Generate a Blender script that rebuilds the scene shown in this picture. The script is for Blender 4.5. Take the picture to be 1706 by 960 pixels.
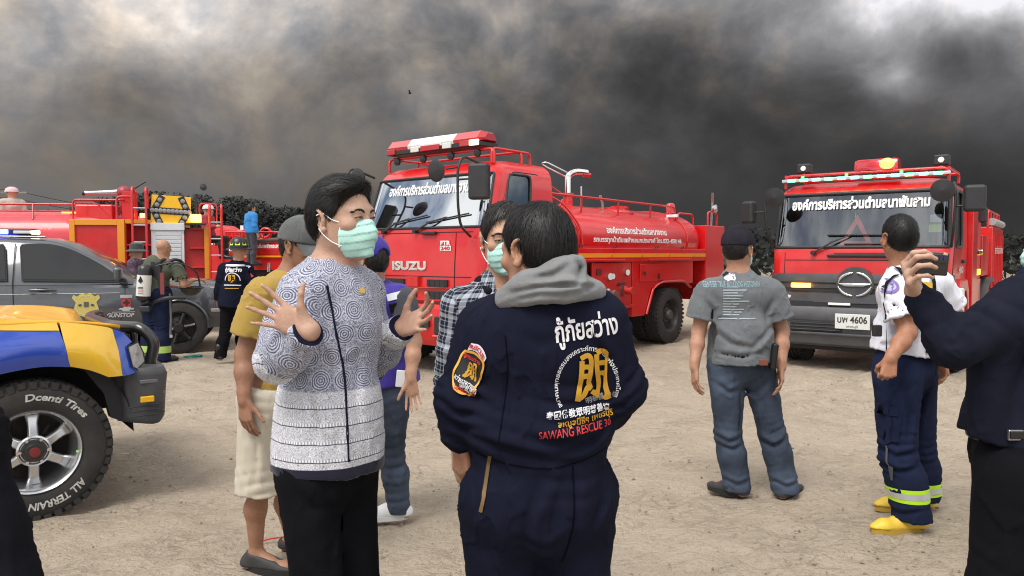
import bpy, bmesh, math, random
import numpy as np
from mathutils import Vector, Matrix
from mathutils.bvhtree import BVHTree

for _o in list(bpy.data.objects):
    bpy.data.objects.remove(_o)
SC = bpy.context.scene
COL = SC.collection
PI = math.pi
R = math.radians
random.seed(7)

# ------------------------------------------------------------------ camera
CAM_H, FPX, W_PX, H_PX, HORIZ = 1.48, 1281.0, 1706.0, 960.0, 422.0
PITCH = math.atan((H_PX / 2 - HORIZ) / FPX)
cam_d = bpy.data.cameras.new('camera')
cam_d.sensor_width = 36.0
cam_d.lens = 36.0 * FPX / W_PX
cam_d.clip_start = 0.05
cam_d.clip_end = 3000
cam = bpy.data.objects.new('camera', cam_d)
COL.objects.link(cam)
cam.location = (0, 0, CAM_H)
cam.rotation_euler = (PI / 2 - PITCH, 0, 0)
SC.camera = cam

# ------------------------------------------------------------------ render / exposure
SC.render.engine = 'CYCLES'
SC.cycles.use_denoising = True
SC.cycles.filter_width = 1.1
SC.cycles.max_bounces = 6
SC.cycles.transparent_max_bounces = 12
SC.view_settings.view_transform = 'Standard'
SC.view_settings.look = 'None'
SC.view_settings.gamma = 1.0
SC.view_settings.use_curve_mapping = False
SC.view_settings.exposure = 0.40

SUN_EL, SUN_AZ = R(58), R(215)      # azimuth clockwise from +Y: behind the camera, a little to its left

# ------------------------------------------------------------------ node helpers
class NT:
    """short-hand for wiring shader nodes"""
    def __init__(self, tree):
        self.t = tree; self.n = tree.nodes; self.l = tree.links
    def new(self, typ, **kw):
        nd = self.n.new(typ)
        for k, v in kw.items():
            setattr(nd, k, v)
        return nd
    def put(self, sock, v):
        if isinstance(v, bpy.types.NodeSocket):
            self.l.new(v, sock)
        else:
            if isinstance(v, tuple) and len(v) == 3 and sock.type == 'RGBA':
                v = (*v, 1.0)
            sock.default_value = v
    def math(self, op, a, b=None, c=None, clamp=False):
        nd = self.new('ShaderNodeMath', operation=op, use_clamp=clamp)
        self.put(nd.inputs[0], a)
        if b is not None: self.put(nd.inputs[1], b)
        if c is not None: self.put(nd.inputs[2], c)
        return nd.outputs[0]
    def mix(self, f, a, b, blend='MIX'):
        nd = self.new('ShaderNodeMix', data_type='RGBA', blend_type=blend)
        self.put(nd.inputs[0], f); self.put(nd.inputs[6], a); self.put(nd.inputs[7], b)
        return nd.outputs[2]
    def mapr(self, v, a, b, c=0.0, d=1.0, smooth=False):
        nd = self.new('ShaderNodeMapRange', clamp=True)
        if smooth: nd.interpolation_type = 'SMOOTHSTEP'
        self.put(nd.inputs[0], v)
        for i, x in enumerate((a, b, c, d)): nd.inputs[i + 1].default_value = x
        return nd.outputs[0]
    def noise(self, vec, scale, detail=4, rough=0.55, dist=0.0):
        nd = self.new('ShaderNodeTexNoise')
        if vec is not None: self.put(nd.inputs['Vector'], vec)
        nd.inputs['Scale'].default_value = scale
        nd.inputs['Detail'].default_value = detail
        nd.inputs['Roughness'].default_value = rough
        nd.inputs['Distortion'].default_value = dist
        return nd.outputs['Fac']
    def xyz(self, vec):
        nd = self.new('ShaderNodeSeparateXYZ'); self.put(nd.inputs[0], vec); return nd.outputs
    def comb(self, x, y, z):
        nd = self.new('ShaderNodeCombineXYZ')
        for i, v in enumerate((x, y, z)): self.put(nd.inputs[i], v)
        return nd.outputs[0]
    def vmul(self, vec, s):
        nd = self.new('ShaderNodeVectorMath', operation='MULTIPLY')
        self.put(nd.inputs[0], vec); nd.inputs[1].default_value = s
        return nd.outputs[0]
    def coord(self, which='Object'):
        return self.new('ShaderNodeTexCoord').outputs[which]
    def bump(self, h, strength=0.3, dist=0.01):
        nd = self.new('ShaderNodeBump')
        nd.inputs['Strength'].default_value = strength
        nd.inputs['Distance'].default_value = dist
        self.put(nd.inputs['Height'], h)
        return nd.outputs[0]

def px_dir(px, py):
    """unit direction in the world of a photograph pixel"""
    v = Vector(((px - W_PX / 2) / FPX, 1.0, -(py - H_PX / 2) / FPX))
    v.rotate(Matrix.Rotation(-PITCH, 3, 'X'))
    return v.normalized()
def U(px, py, depth):
    """point at world distance y=depth seen at that pixel"""
    d = px_dir(px, py)
    return Vector((0, 0, CAM_H)) + d * (depth / d.y)
def G(px, py):
    d = px_dir(px, py)
    return Vector((0, 0, CAM_H)) + d * (-CAM_H / d.z)

# ------------------------------------------------------------------ world: smoke-filled sky ahead, broken bright cloud behind
def make_world():
    w = bpy.data.worlds.new('World'); SC.world = w; w.use_nodes = True
    N = NT(w.node_tree); N.n.clear()
    out = N.new('ShaderNodeOutputWorld'); bg = N.new('ShaderNodeBackground')
    N.l.new(bg.outputs[0], out.inputs[0])
    sky = N.new('ShaderNodeTexSky', sky_type='NISHITA', sun_disc=False)
    sky.sun_elevation = SUN_EL; sky.sun_rotation = SUN_AZ
    sky.air_density = 1.0; sky.dust_density = 2.0
    d = N.coord('Generated')
    x, y, z = N.xyz(d)
    az = N.math('ARCTAN2', x, y)
    hor = N.math('SQRT', N.math('ADD', N.math('MULTIPLY', x, x), N.math('MULTIPLY', y, y)))
    el = N.math('ARCTAN2', z, hor)
    # bright broken cloud over clear sky (what the windscreens mirror)
    cl = N.noise(d, 4.2, 7, 0.55, 0.5)
    clf = N.mapr(cl, 0.37, 0.53, 0, 1, True)
    clouds = N.mix(clf, sky.outputs[0], (15.0, 14.9, 14.7))
    # the smoke: a bank over the whole quarter ahead, thinning upwards; it billows in azimuth / elevation
    q = N.comb(az, N.math('MULTIPLY', el, 1.15), 0.0)
    wx = N.noise(q, 3.4, 3, .5); wy = N.noise(N.vmul(q, (1, 1, 1)), 2.7, 3, .5, .3)
    dv = N.new('ShaderNodeVectorMath', operation='ADD')
    N.put(dv.inputs[0], q); N.put(dv.inputs[1], N.comb(N.math('MULTIPLY', N.math('SUBTRACT', wx, .5), .12), N.math('MULTIPLY', N.math('SUBTRACT', wy, .5), .14), 0.0))
    n1 = N.noise(dv.outputs[0], 5.5, 6, 0.52)
    n2 = N.noise(dv.outputs[0], 14.0, 6, 0.55)
    n3 = N.noise(dv.outputs[0], 46.0, 4, 0.55)
    def blob(px, py, sx, sy, amp):
        v = px_dir(px, py); a0 = math.atan2(v.x, v.y); e0 = math.asin(v.z)
        a = N.math('DIVIDE', N.math('SUBTRACT', az, a0), sx / FPX)
        e = N.math('DIVIDE', N.math('SUBTRACT', el, e0), sy / FPX)
        qq = N.math('ADD', N.math('MULTIPLY', a, a), N.math('MULTIPLY', e, e))
        return N.math('MULTIPLY', N.math('EXPONENT', N.math('MULTIPLY', qq, -1.0)), amp)
    t = None
    for b in SMOKE_BLOBS:
        g = blob(*b); t = g if t is None else N.math('ADD', t, g)
    low = N.mapr(az, -.50, .25, -2.65, -4.35)                      # log2 of the brightness at the foot of the bank
    lg = N.math('ADD', N.math('ADD', low, N.mapr(el, .05, .34, 0.0, 1.95)), t)
    amp = N.mapr(el, 0.02, 0.26, 0.5, 4.4, True)
    var = N.math('ADD', N.math('MULTIPLY', N.math('SUBTRACT', n1, .5), 1.0), N.math('ADD', N.math('MULTIPLY', N.math('SUBTRACT', n2, .5), .60), N.math('MULTIPLY', N.math('SUBTRACT', n3, .5), .12)))
    lg = N.math('ADD', lg, N.math('MULTIPLY', var, amp))
    lum = N.math('MINIMUM', N.math('POWER', 2.0, lg), 0.95)
    hue = N.mapr(N.math('SUBTRACT', N.math('ADD', n2, N.math('MULTIPLY', N.math('SUBTRACT', wx, .5), .6)), N.mapr(az, -.02, .16, 0.0, .14)), 0.36, 0.66)
    tint = N.mix(hue, (0.98, 0.985, 1.03), (1.13, 1.0, 0.865))
    smoke = N.mix(1.0, N.comb(lum, lum, lum), tint, 'MULTIPLY')
    smoke = N.mix(1.0, smoke, (9.6, 9.5, 9.45), 'MULTIPLY')
    # where the bank ends: to the sides / overhead it opens into the bright sky
    front = N.mapr(N.math('ADD', N.math('ADD', y, N.math('MULTIPLY', z, -.55)), N.math('MULTIPLY', N.math('SUBTRACT', n1, .5), .5)), 0.15, 0.55, 0, 1, True)
    col = N.mix(front, clouds, smoke)
    N.put(bg.inputs[0], col)
    bg.inputs[1].default_value = 0.078
    w.cycles.sampling_method = 'MANUAL'; w.cycles.sample_map_resolution = 256
# (pixel x, y, width, height, brighter / darker)
SMOKE_BLOBS = [
    (60, 60, 190, 100, -.15), (410, 15, 150, 80, .55), (610, 70, 170, 80, .30), (1500, 132, 44, 38, 1.5), (1640, -20, 200, 66, 3.4), (1690, 160, 90, 60, .9), (1120, 0, 220, 40, .7),
    (1010, 170, 210, 110, -.6), (1330, 190, 130, 70, -.35), (250, 190, 200, 80, -.25), (1640, 300, 260, 90, -.55), (560, 230, 260, 110, .15), (740, 190, 60, 40, .45), (1250, 60, 120, 60, .2),
]
make_world()

sun_d = bpy.data.lights.new('sun', 'SUN')
sun_d.energy = 2.4
sun_d.angle = R(30)
sun_d.color = (1.0, 0.96, 0.90)
sun = bpy.data.objects.new('sun', sun_d); COL.objects.link(sun)
_sd = Vector((math.sin(SUN_AZ) * math.cos(SUN_EL), math.cos(SUN_AZ) * math.cos(SUN_EL), math.sin(SUN_EL)))
sun.rotation_euler = _sd.to_track_quat('Z', 'Y').to_euler()

# ------------------------------------------------------------------ materials
MATS = {}
def mat(name, col, rough=0.5, metal=0.0, var=0.0, vscale=8.0, bump=0.0, bscale=60.0, coat=0.0, spec=0.5, dirt=0.0, dirtcol=(0.30, 0.25, 0.19), emit=None, estr=0.0, sheen=0.0, sss=0.0):
    if name in MATS: return MATS[name]
    m = bpy.data.materials.new(name); m.use_nodes = True
    N = NT(m.node_tree); b = N.n['Principled BSDF']
    c = (*col, 1.0)
    b.inputs['Base Color'].default_value = c
    b.inputs['Roughness'].default_value = rough
    b.inputs['Metallic'].default_value = metal
    b.inputs['Coat Weight'].default_value = coat
    b.inputs['Coat Roughness'].default_value = 0.06
    b.inputs['Specular IOR Level'].default_value = spec
    b.inputs['Sheen Weight'].default_value = sheen
    if sss:
        b.inputs['Subsurface Weight'].default_value = sss
        b.inputs['Subsurface Radius'].default_value = (0.010, 0.004, 0.002)
        b.inputs['Subsurface Scale'].default_value = 0.6
    obj = N.coord('Object')
    colsock = None
    if var > 0:
        f = N.noise(obj, vscale, 5, 0.6)
        lo = tuple(max(0, x * (1 - var)) for x in col); hi = tuple(min(1, x * (1 + var)) for x in col)
        colsock = N.mix(N.mapr(f, .3, .7), lo, hi)
    if dirt > 0:
        f2 = N.noise(obj, 3.1, 8, 0.68)
        f3 = N.noise(obj, 21.0, 4, 0.7)
        fz = N.math('MULTIPLY', N.mapr(f2, 0.42, 0.75), N.mapr(f3, .25, .75, .3, 1.0))
        fz = N.math('MULTIPLY', fz, dirt)
        colsock = N.mix(fz, colsock if colsock else c[:3], dirtcol)
        N.put(b.inputs['Roughness'], N.math('ADD', N.math('MULTIPLY', fz, .6), rough, clamp=True))
        N.put(b.inputs['Coat Weight'], N.math('MULTIPLY', N.math('SUBTRACT', 1.0, fz), coat))
    if colsock: N.put(b.inputs['Base Color'], colsock)
    if bump > 0:
        N.put(b.inputs['Normal'], N.bump(N.noise(obj, bscale, 4, .6), bump, .01))
    if emit:
        b.inputs['Emission Color'].default_value = (*emit, 1); b.inputs['Emission Strength'].default_value = estr
    MATS[name] = m
    return m

def glass_mat(name, tint=(0.55, 0.62, 0.62), refl=0.28, rough=0.02):
    if name in MATS: return MATS[name]
    m = bpy.data.materials.new(name); m.use_nodes = True
    N = NT(m.node_tree); N.n.clear()
    out = N.new('ShaderNodeOutputMaterial')
    tr = N.new('ShaderNodeBsdfTransparent'); tr.inputs[0].default_value = (*tint, 1)
    gl = N.new('ShaderNodeBsdfGlossy'); gl.inputs['Roughness'].default_value = rough
    gl.inputs[0].default_value = (.93, .97, 1, 1)
    lw = N.new('ShaderNodeLayerWeight'); lw.inputs[0].default_value = .35
    f = N.math('ADD', N.math('MULTIPLY', lw.outputs['Fresnel'], .7), refl, clamp=True)
    mx = N.new('ShaderNodeMixShader')
    N.put(mx.inputs[0], f); N.l.new(tr.outputs[0], mx.inputs[1]); N.l.new(gl.outputs[0], mx.inputs[2])
    N.l.new(mx.outputs[0], out.inputs[0])
    MATS[name] = m
    return m

# ------------------------------------------------------------------ object helpers
def link(o, parent=None):
    COL.objects.link(o)
    if parent is not None: o.parent = parent
    return o
def tag(o, label=None, cat=None, group=None, kind=None):
    if label: o['label'] = label
    if cat: o['category'] = cat
    if group: o['group'] = group
    if kind: o['kind'] = kind
    return o
def thing(name, label, cat, loc=(0, 0, 0), rz=0.0, group=None):
    o = bpy.data.objects.new(name, None)
    o.empty_display_size = .1
    link(o); o.location = loc; o.rotation_euler = (0, 0, rz)
    return tag(o, label, cat, group)
def mesh_obj(name, verts, faces, m=None, parent=None, smooth=None, bevel=0.0, bseg=2):
    me = bpy.data.meshes.new(name)
    me.from_pydata([tuple(v) for v in verts] if not isinstance(verts, np.ndarray) else verts.tolist(), [], faces if isinstance(faces, list) else faces.tolist())
    me.validate()
    return finish(name, me, m, parent, smooth, bevel, bseg)
def finish(name, me, m=None, parent=None, smooth=None, bevel=0.0, bseg=2):
    if m is not None: me.materials.append(m)
    if smooth is not None:
        me.polygons.foreach_set('use_smooth', [True] * len(me.polygons))
        if smooth < 179: me.set_sharp_from_angle(angle=R(smooth))
    me.update()
    o = bpy.data.objects.new(name, me); link(o, parent)
    if bevel > 0:
        b = o.modifiers.new('edge', 'BEVEL'); b.width = bevel; b.segments = bseg; b.limit_method = 'ANGLE'; b.angle_limit = R(35)
        if smooth is None:
            me.polygons.foreach_set('use_smooth', [True] * len(me.polygons)); b.harden_normals = True
    return o
def copy_tree(o, parent=None):
    c = o.copy(); COL.objects.link(c); c.parent = parent
    for ch in o.children: copy_tree(ch, c)
    return c

class MB:
    def __init__(self): self.v = []; self.f = []
    def add(self, vs, fs):
        k = len(self.v); self.v += [Vector(v) for v in vs]; self.f += [tuple(i + k for i in q) for q in fs]; return self
    def box(self, c, s, rot=None):
        hx, hy, hz = s[0] / 2, s[1] / 2, s[2] / 2
        vs = [Vector((sx * hx, sy * hy, sz * hz)) for sz in (-1, 1) for sy in (-1, 1) for sx in (-1, 1)]
        if rot is not None:
            vs = [rot @ v for v in vs]
        vs = [v + Vector(c) for v in vs]
        return self.add(vs, [(0, 2, 3, 1), (4, 5, 7, 6), (0, 1, 5, 4), (2, 6, 7, 3), (0, 4, 6, 2), (1, 3, 7, 5)])
    def bb(self, x0, x1, y0, y1, z0, z1):
        return self.box(((x0 + x1) / 2, (y0 + y1) / 2, (z0 + z1) / 2), (abs(x1 - x0), abs(y1 - y0), abs(z1 - z0)))
    def prism(self, poly, fn, a, b):
        """poly of 2-D points, fn(u, v, w) -> 3-D, extruded w from a to b"""
        n = len(poly)
        vs = [fn(p[0], p[1], a) for p in poly] + [fn(p[0], p[1], b) for p in poly]
        fs = [tuple(range(n))[::-1], tuple(range(n, 2 * n))] + [(i, (i + 1) % n, n + (i + 1) % n, n + i) for i in range(n)]
        return self.add(vs, fs)
    def rings(self, rings, closed=True, cap0=True, cap1=True):
        n = len(rings[0]); vs = [v for r in rings for v in r]; fs = []
        for i in range(len(rings) - 1):
            for j in range(n if closed else n - 1):
                k = (j + 1) % n
                fs.append((i * n + j, i * n + k, (i + 1) * n + k, (i + 1) * n + j))
        if closed and cap0: fs.append(tuple(range(n))[::-1])
        if closed and cap1: fs.append(tuple(range((len(rings) - 1) * n, len(rings) * n)))
        return self.add(vs, fs)
    def tube(self, pts, r, n=8, loop=False):
        pts = [Vector(p) for p in pts]; m = len(pts)
        rs = r if isinstance(r, (list, tuple)) else [r] * m
        rings = []; up = None
        for i, p in enumerate(pts):
            a = pts[(i - 1) % m] if (loop or i > 0) else p
            b = pts[(i + 1) % m] if (loop or i < m - 1) else p
            t = (b - a).normalized()
            if up is None:
                up = Vector((0, 0, 1)) if abs(t.z) < .9 else Vector((1, 0, 0))
            s = t.cross(up)
            if s.length < 1e-5: s = t.cross(Vector((1, .3, 0)))
            s.normalize(); up = s.cross(t).normalized()
            rings.append([p + (s * math.cos(2 * PI * k / n) + up * math.sin(2 * PI * k / n)) * rs[i] for k in range(n)])
        if loop:
            rings.append(rings[0]); return self.rings(rings, True, False, False)
        return self.rings(rings)
    def cyl(self, p0, p1, r0, r1=None, n=20):
        return self.tube([p0, p1], [r0, r0 if r1 is None else r1], n)
    def lathe(self, prof, o, ax, n=32, ref=None, caps=True):
        """prof of (radius, along) turned about the axis ax through o"""
        ax = Vector(ax).normalized(); o = Vector(o)
        ref = Vector(ref) if ref is not None else (Vector((0, 0, 1)) if abs(ax.z) < .9 else Vector((1, 0, 0)))
        s = ax.cross(ref).normalized(); t = s.cross(ax).normalized()
        rings = [[o + ax * h + (s * math.cos(2 * PI * k / n) + t * math.sin(2 * PI * k / n)) * r for k in range(n)] for r, h in prof]
        return self.rings(rings, True, caps and prof[0][0] > 1e-4, caps and prof[-1][0] > 1e-4)
    def ball(self, c, r, nu=12, nv=8, sc=(1, 1, 1)):
        rings = []
        for i in range(1, nv):
            th = PI * i / nv
            rings.append([Vector(c) + Vector((math.sin(th) * math.cos(2 * PI * k / nu) * sc[0], math.sin(th) * math.sin(2 * PI * k / nu) * sc[1], -math.cos(th) * sc[2])) * r for k in range(nu)])
        return self.rings(rings)
    def build(self, name, m=None, parent=None, smooth=35, bevel=0.0, bseg=2):
        return mesh_obj(name, self.v, self.f, m, parent, smooth, bevel, bseg)

def arc_path(pts, rad=0.06, n=5):
    """polyline with its corners rounded"""
    pts = [Vector(p) for p in pts]; out = [pts[0]]
    for i in range(1, len(pts) - 1):
        a, b, c = pts[i - 1], pts[i], pts[i + 1]
        r = min(rad, (a - b).length * .49, (c - b).length * .49)
        p0 = b + (a - b).normalized() * r; p1 = b + (c - b).normalized() * r
        for k in range(n + 1):
            t = k / n
            out.append(p0 * (1 - t) ** 2 + b * 2 * t * (1 - t) + p1 * t * t)
    out.append(pts[-1])
    return out
def smooth_path(pts, n=6):
    """Catmull-Rom through the points"""
    P = [Vector(p) for p in pts]; out = []
    for i in range(len(P) - 1):
        a = P[max(i - 1, 0)]; b = P[i]; c = P[i + 1]; d = P[min(i + 2, len(P) - 1)]
        for k in range(n):
            t = k / n
            out.append(.5 * ((2 * b) + (c - a) * t + (2 * a - 5 * b + 4 * c - d) * t * t + (3 * b - a - 3 * c + d) * t ** 3))
    out.append(P[-1]); return out

# ------------------------------------------------------------------ lettering
_TXT = {}
def text_mesh(s, bold=0.0, res=3, shear=0.0, spacing=1.0):
    """letters as a flat triangle mesh: (verts Nx2, faces), height of a capital about 0.7"""
    key = (s, bold, shear, spacing)
    if key in _TXT: return _TXT[key]
    cu = bpy.data.curves.new('lettering', 'FONT'); cu.body = s; cu.resolution_u = res
    cu.offset = bold; cu.shear = shear; cu.space_character = spacing; cu.align_x = 'CENTER'
    o = bpy.data.objects.new('lettering', cu); COL.objects.link(o)
    dg = bpy.context.evaluated_depsgraph_get(); dg.update()
    me = bpy.data.meshes.new_from_object(o.evaluated_get(dg))
    v = np.array([tuple(x.co)[:2] for x in me.vertices]).reshape(-1, 2); f = [tuple(p.vertices) for p in me.polygons]
    bpy.data.objects.remove(o); bpy.data.curves.remove(cu); bpy.data.meshes.remove(me)
    _TXT[key] = (v, f)
    return v, f
def fit_text(s, width, height=None, **kw):
    v, f = text_mesh(s, **kw)
    v = v.copy(); lo, hi = v.min(0), v.max(0)
    v -= (lo + hi) / 2
    k = width / (hi[0] - lo[0]); v[:, 0] *= k
    v[:, 1] *= (height / (hi[1] - lo[1])) if height else k
    return v, f
def plane_text(name, s, width, m, parent, origin, xd, yd, height=None, lift=0.0, **kw):
    v, f = fit_text(s, width, height, **kw)
    o = Vector(origin); xd = Vector(xd).normalized(); yd = Vector(yd).normalized(); n = xd.cross(yd)
    return mesh_obj(name, [o + xd * a + yd * b + n * (lift + random.random() * 4e-4) for a, b in v], f, m, parent)
def cut_grid(v2, f, step):
    """slice a flat mesh by a grid so that it can follow a curved surface"""
    bm = bmesh.new()
    vs = [bm.verts.new((a, b, 0)) for a, b in v2]
    for q in f:
        try: bm.faces.new([vs[i] for i in q])
        except ValueError: pass
    lo, hi = v2.min(0), v2.max(0)
    for ax in (0, 1):
        c = lo[ax] + step
        while c < hi[ax]:
            co = [0, 0, 0]; co[ax] = c; no = [0, 0, 0]; no[ax] = 1
            bmesh.ops.bisect_plane(bm, geom=bm.verts[:] + bm.edges[:] + bm.faces[:], plane_co=co, plane_no=no)
            c += step
    out = (np.array([tuple(v.co)[:2] for v in bm.verts]), None)
    bm.verts.index_update()
    fs = [tuple(x.index for x in q.verts) for q in bm.faces]
    bm.free(); return out[0], fs
def wrap_flat(name, v2, f, tree, origin, xd, yd, m, parent, lift=0.003, step=0.02, warp=None, near=.5):
    """lay a flat pattern on the surface held in a BVH tree by projecting it along its normal"""
    v2 = np.asarray(v2, float)
    if step: v2, f = cut_grid(v2, f, step)
    if warp is not None: v2 = np.array([warp(a, b) for a, b in v2])
    o = Vector(origin); xd = Vector(xd).normalized(); yd = Vector(yd); yd = (yd - xd * yd.dot(xd)).normalized(); n = xd.cross(yd)
    out = []
    for a, b in v2:
        p = o + xd * a + yd * b
        hit = tree.ray_cast(p + n * near, -n, 1.2)
        if hit[0] is None:
            hit = tree.find_nearest(p)
        nn = hit[1] if hit[1].dot(n) > 0 else -hit[1]
        out.append(hit[0] + nn * (lift + random.random() * 3e-4))
    return mesh_obj(name, out, f, m, parent, 180)
def circle2(r, n=32, a0=0.0, a1=2 * PI, sx=1.0, sy=1.0):
    return [(math.cos(a0 + (a1 - a0) * k / n) * r * sx, math.sin(a0 + (a1 - a0) * k / n) * r * sy) for k in range(n)]
def ring2(r0, r1, n=48, a0=0.0, a1=2 * PI, sx=1.0, sy=1.0):
    v = []; f = []
    for k in range(n + 1):
        a = a0 + (a1 - a0) * k / n
        v += [(math.cos(a) * r0 * sx, math.sin(a) * r0 * sy), (math.cos(a) * r1 * sx, math.sin(a) * r1 * sy)]
    for k in range(n): f.append((2 * k, 2 * k + 1, 2 * k + 3, 2 * k + 2))
    return np.array(v), f
def band2(path, w, closed=False):
    """flat ribbon of width w along a 2-D path"""
    P = [Vector((a, b)) for a, b in path]; n = len(P); v = []; f = []
    for i, p in enumerate(P):
        a = P[i - 1] if (i > 0 or closed) else p; b = P[(i + 1) % n] if (i < n - 1 or closed) else p
        t = (b - a).normalized(); s = Vector((-t.y, t.x)) * (w / 2)
        v += [tuple(p + s), tuple(p - s)]
    for i in range(n if closed else n - 1):
        k = (i + 1) % n; f.append((2 * i, 2 * i + 1, 2 * k + 1, 2 * k))
    return np.array(v), f
def bvh_of(o):
    me = o.data; n = len(me.vertices); co = np.empty(n * 3, np.float32); me.vertices.foreach_get('co', co)
    return BVHTree.FromPolygons(co.reshape(-1, 3).tolist(), [tuple(p.vertices) for p in me.polygons])

# ================================================================== ground
def np_noise2(x, y, s, seed=0):
    rs = np.random.RandomState(seed); T = rs.rand(64, 64); x = x * s; y = y * s
    i = np.floor(x).astype(int); j = np.floor(y).astype(int); fx = x - i; fy = y - j; fx = fx * fx * (3 - 2 * fx); fy = fy * fy * (3 - 2 * fy)
    a = T[i & 63, j & 63]; b = T[(i + 1) & 63, j & 63]; c = T[i & 63, (j + 1) & 63]; d = T[(i + 1) & 63, (j + 1) & 63]
    return (a * (1 - fx) + b * fx) * (1 - fy) + (c * (1 - fx) + d * fx) * fy - .5
def sand_mat():
    m = bpy.data.materials.new('sand'); m.use_nodes = True; N = NT(m.node_tree); b = N.n['Principled BSDF']
    o = N.coord('Object')
    big = N.noise(o, .35, 5, .6); mid = N.noise(o, 2.6, 6, .62); fine = N.noise(o, 38, 5, .7); grit = N.noise(o, 160, 2, .6)
    str_ = N.noise(N.vmul(o, (1, 6, 1)), 1.4, 6, .65, .6)
    c = N.mix(N.mapr(big, .32, .68), (.385, .316, .240), (.458, .386, .302))
    c = N.mix(N.math('MULTIPLY', N.mapr(mid, .42, .72), .55), c, (.44, .375, .30))
    c = N.mix(N.math('MULTIPLY', N.mapr(str_, .52, .75), .35), c, (.27, .21, .155))
    c = N.mix(N.math('MULTIPLY', N.mapr(fine, .54, .70), .50), c, (.17, .135, .10))
    c = N.mix(N.math('MULTIPLY', N.mapr(grit, .60, .72), .7), c, (.10, .08, .065))
    c = N.mix(N.math('MULTIPLY', N.mapr(grit, .36, .28), .35), c, (.58, .52, .44))
    clod_shade = N.noise(N.vmul(o, (1, 1.6, 1)), 13, 4, .65, .4); scuff = N.noise(o, 5.2, 5, .7, .8)
    c = N.mix(N.math('MULTIPLY', N.mapr(clod_shade, .58, .72), .25), c, (.205, .158, .112))  # moist clods, plus the shade of small hollows painted into the colour
    c = N.mix(N.math('MULTIPLY', N.mapr(scuff, .50, .36), .25), c, (.50, .43, .345))
    rg = N.math('ABSOLUTE', N.math('SUBTRACT', N.noise(N.vmul(o, (1, 1.5, 1)), 9.5, 5, .62, .5), .5)); gate = N.mapr(N.noise(o, 1.9, 4, .6), .44, .60)
    crack = N.math('MULTIPLY', N.mapr(rg, .004, .020, 1, 0), gate)
    c = N.mix(N.math('MULTIPLY', crack, .10), c, (.10, .078, .056))
    N.put(b.inputs['Base Color'], c)
    b.inputs['Roughness'].default_value = .95; b.inputs['Specular IOR Level'].default_value = .15
    h = N.math('ADD', N.math('MULTIPLY', fine, 1.0), N.math('ADD', N.math('MULTIPLY', grit, .35), N.math('ADD', N.math('MULTIPLY', mid, 1.2), N.math('ADD', N.math('MULTIPLY', clod_shade, -1.4), N.math('MULTIPLY', crack, -.3)))))
    N.put(b.inputs['Normal'], N.bump(h, .8, .03))
    return m
def rut_fields(X, Y):
    """pressed wheel tracks: (centre-line function, width)"""
    z = np.zeros_like(X)
    tracks = [(-.9, 4.0, 1.05, .11, .20), (-.4, 4.0, 1.05, .11, .2), (3.2, 6.0, -.55, .13, -.25), (2.3, 6.0, -.55, .13, -.25), (-2.2, 5.0, 2.2, .12, .5), (1.0, 6.5, 3.2, .14, -.6), (1.0, 7.6, 3.0, .14, -.6), (4.5, 5.0, .3, .12, .1), (-1.6, 7.5, 4.0, .12, .2)]
    for x0, y0, sl, w, cv in tracks:
        dirx, diry = sl, 1.0
        L = math.hypot(dirx, diry); nx, ny = diry / L, -dirx / L
        s = (X - x0) * dirx / L + (Y - y0) * diry / L
        d = (X - x0) * nx + (Y - y0) * ny - cv * .05 * s * s + .06 * np_noise2(X, Y, .8, 4)
        prof = -np.exp(-(d / w) ** 4) * .014 + .010 * np.exp(-((np.abs(d) - w * 1.35) / .05) ** 2)
        tread = .004 * np.sin(s * 2 * PI / .055 + np.sign(d) * np.abs(d) * 30) * np.exp(-(d / w) ** 4)
        z += (prof + tread) * np.clip(.5 + np_noise2(X, Y, .5, 9) * 2.2, 0, 1)
    return z
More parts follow.
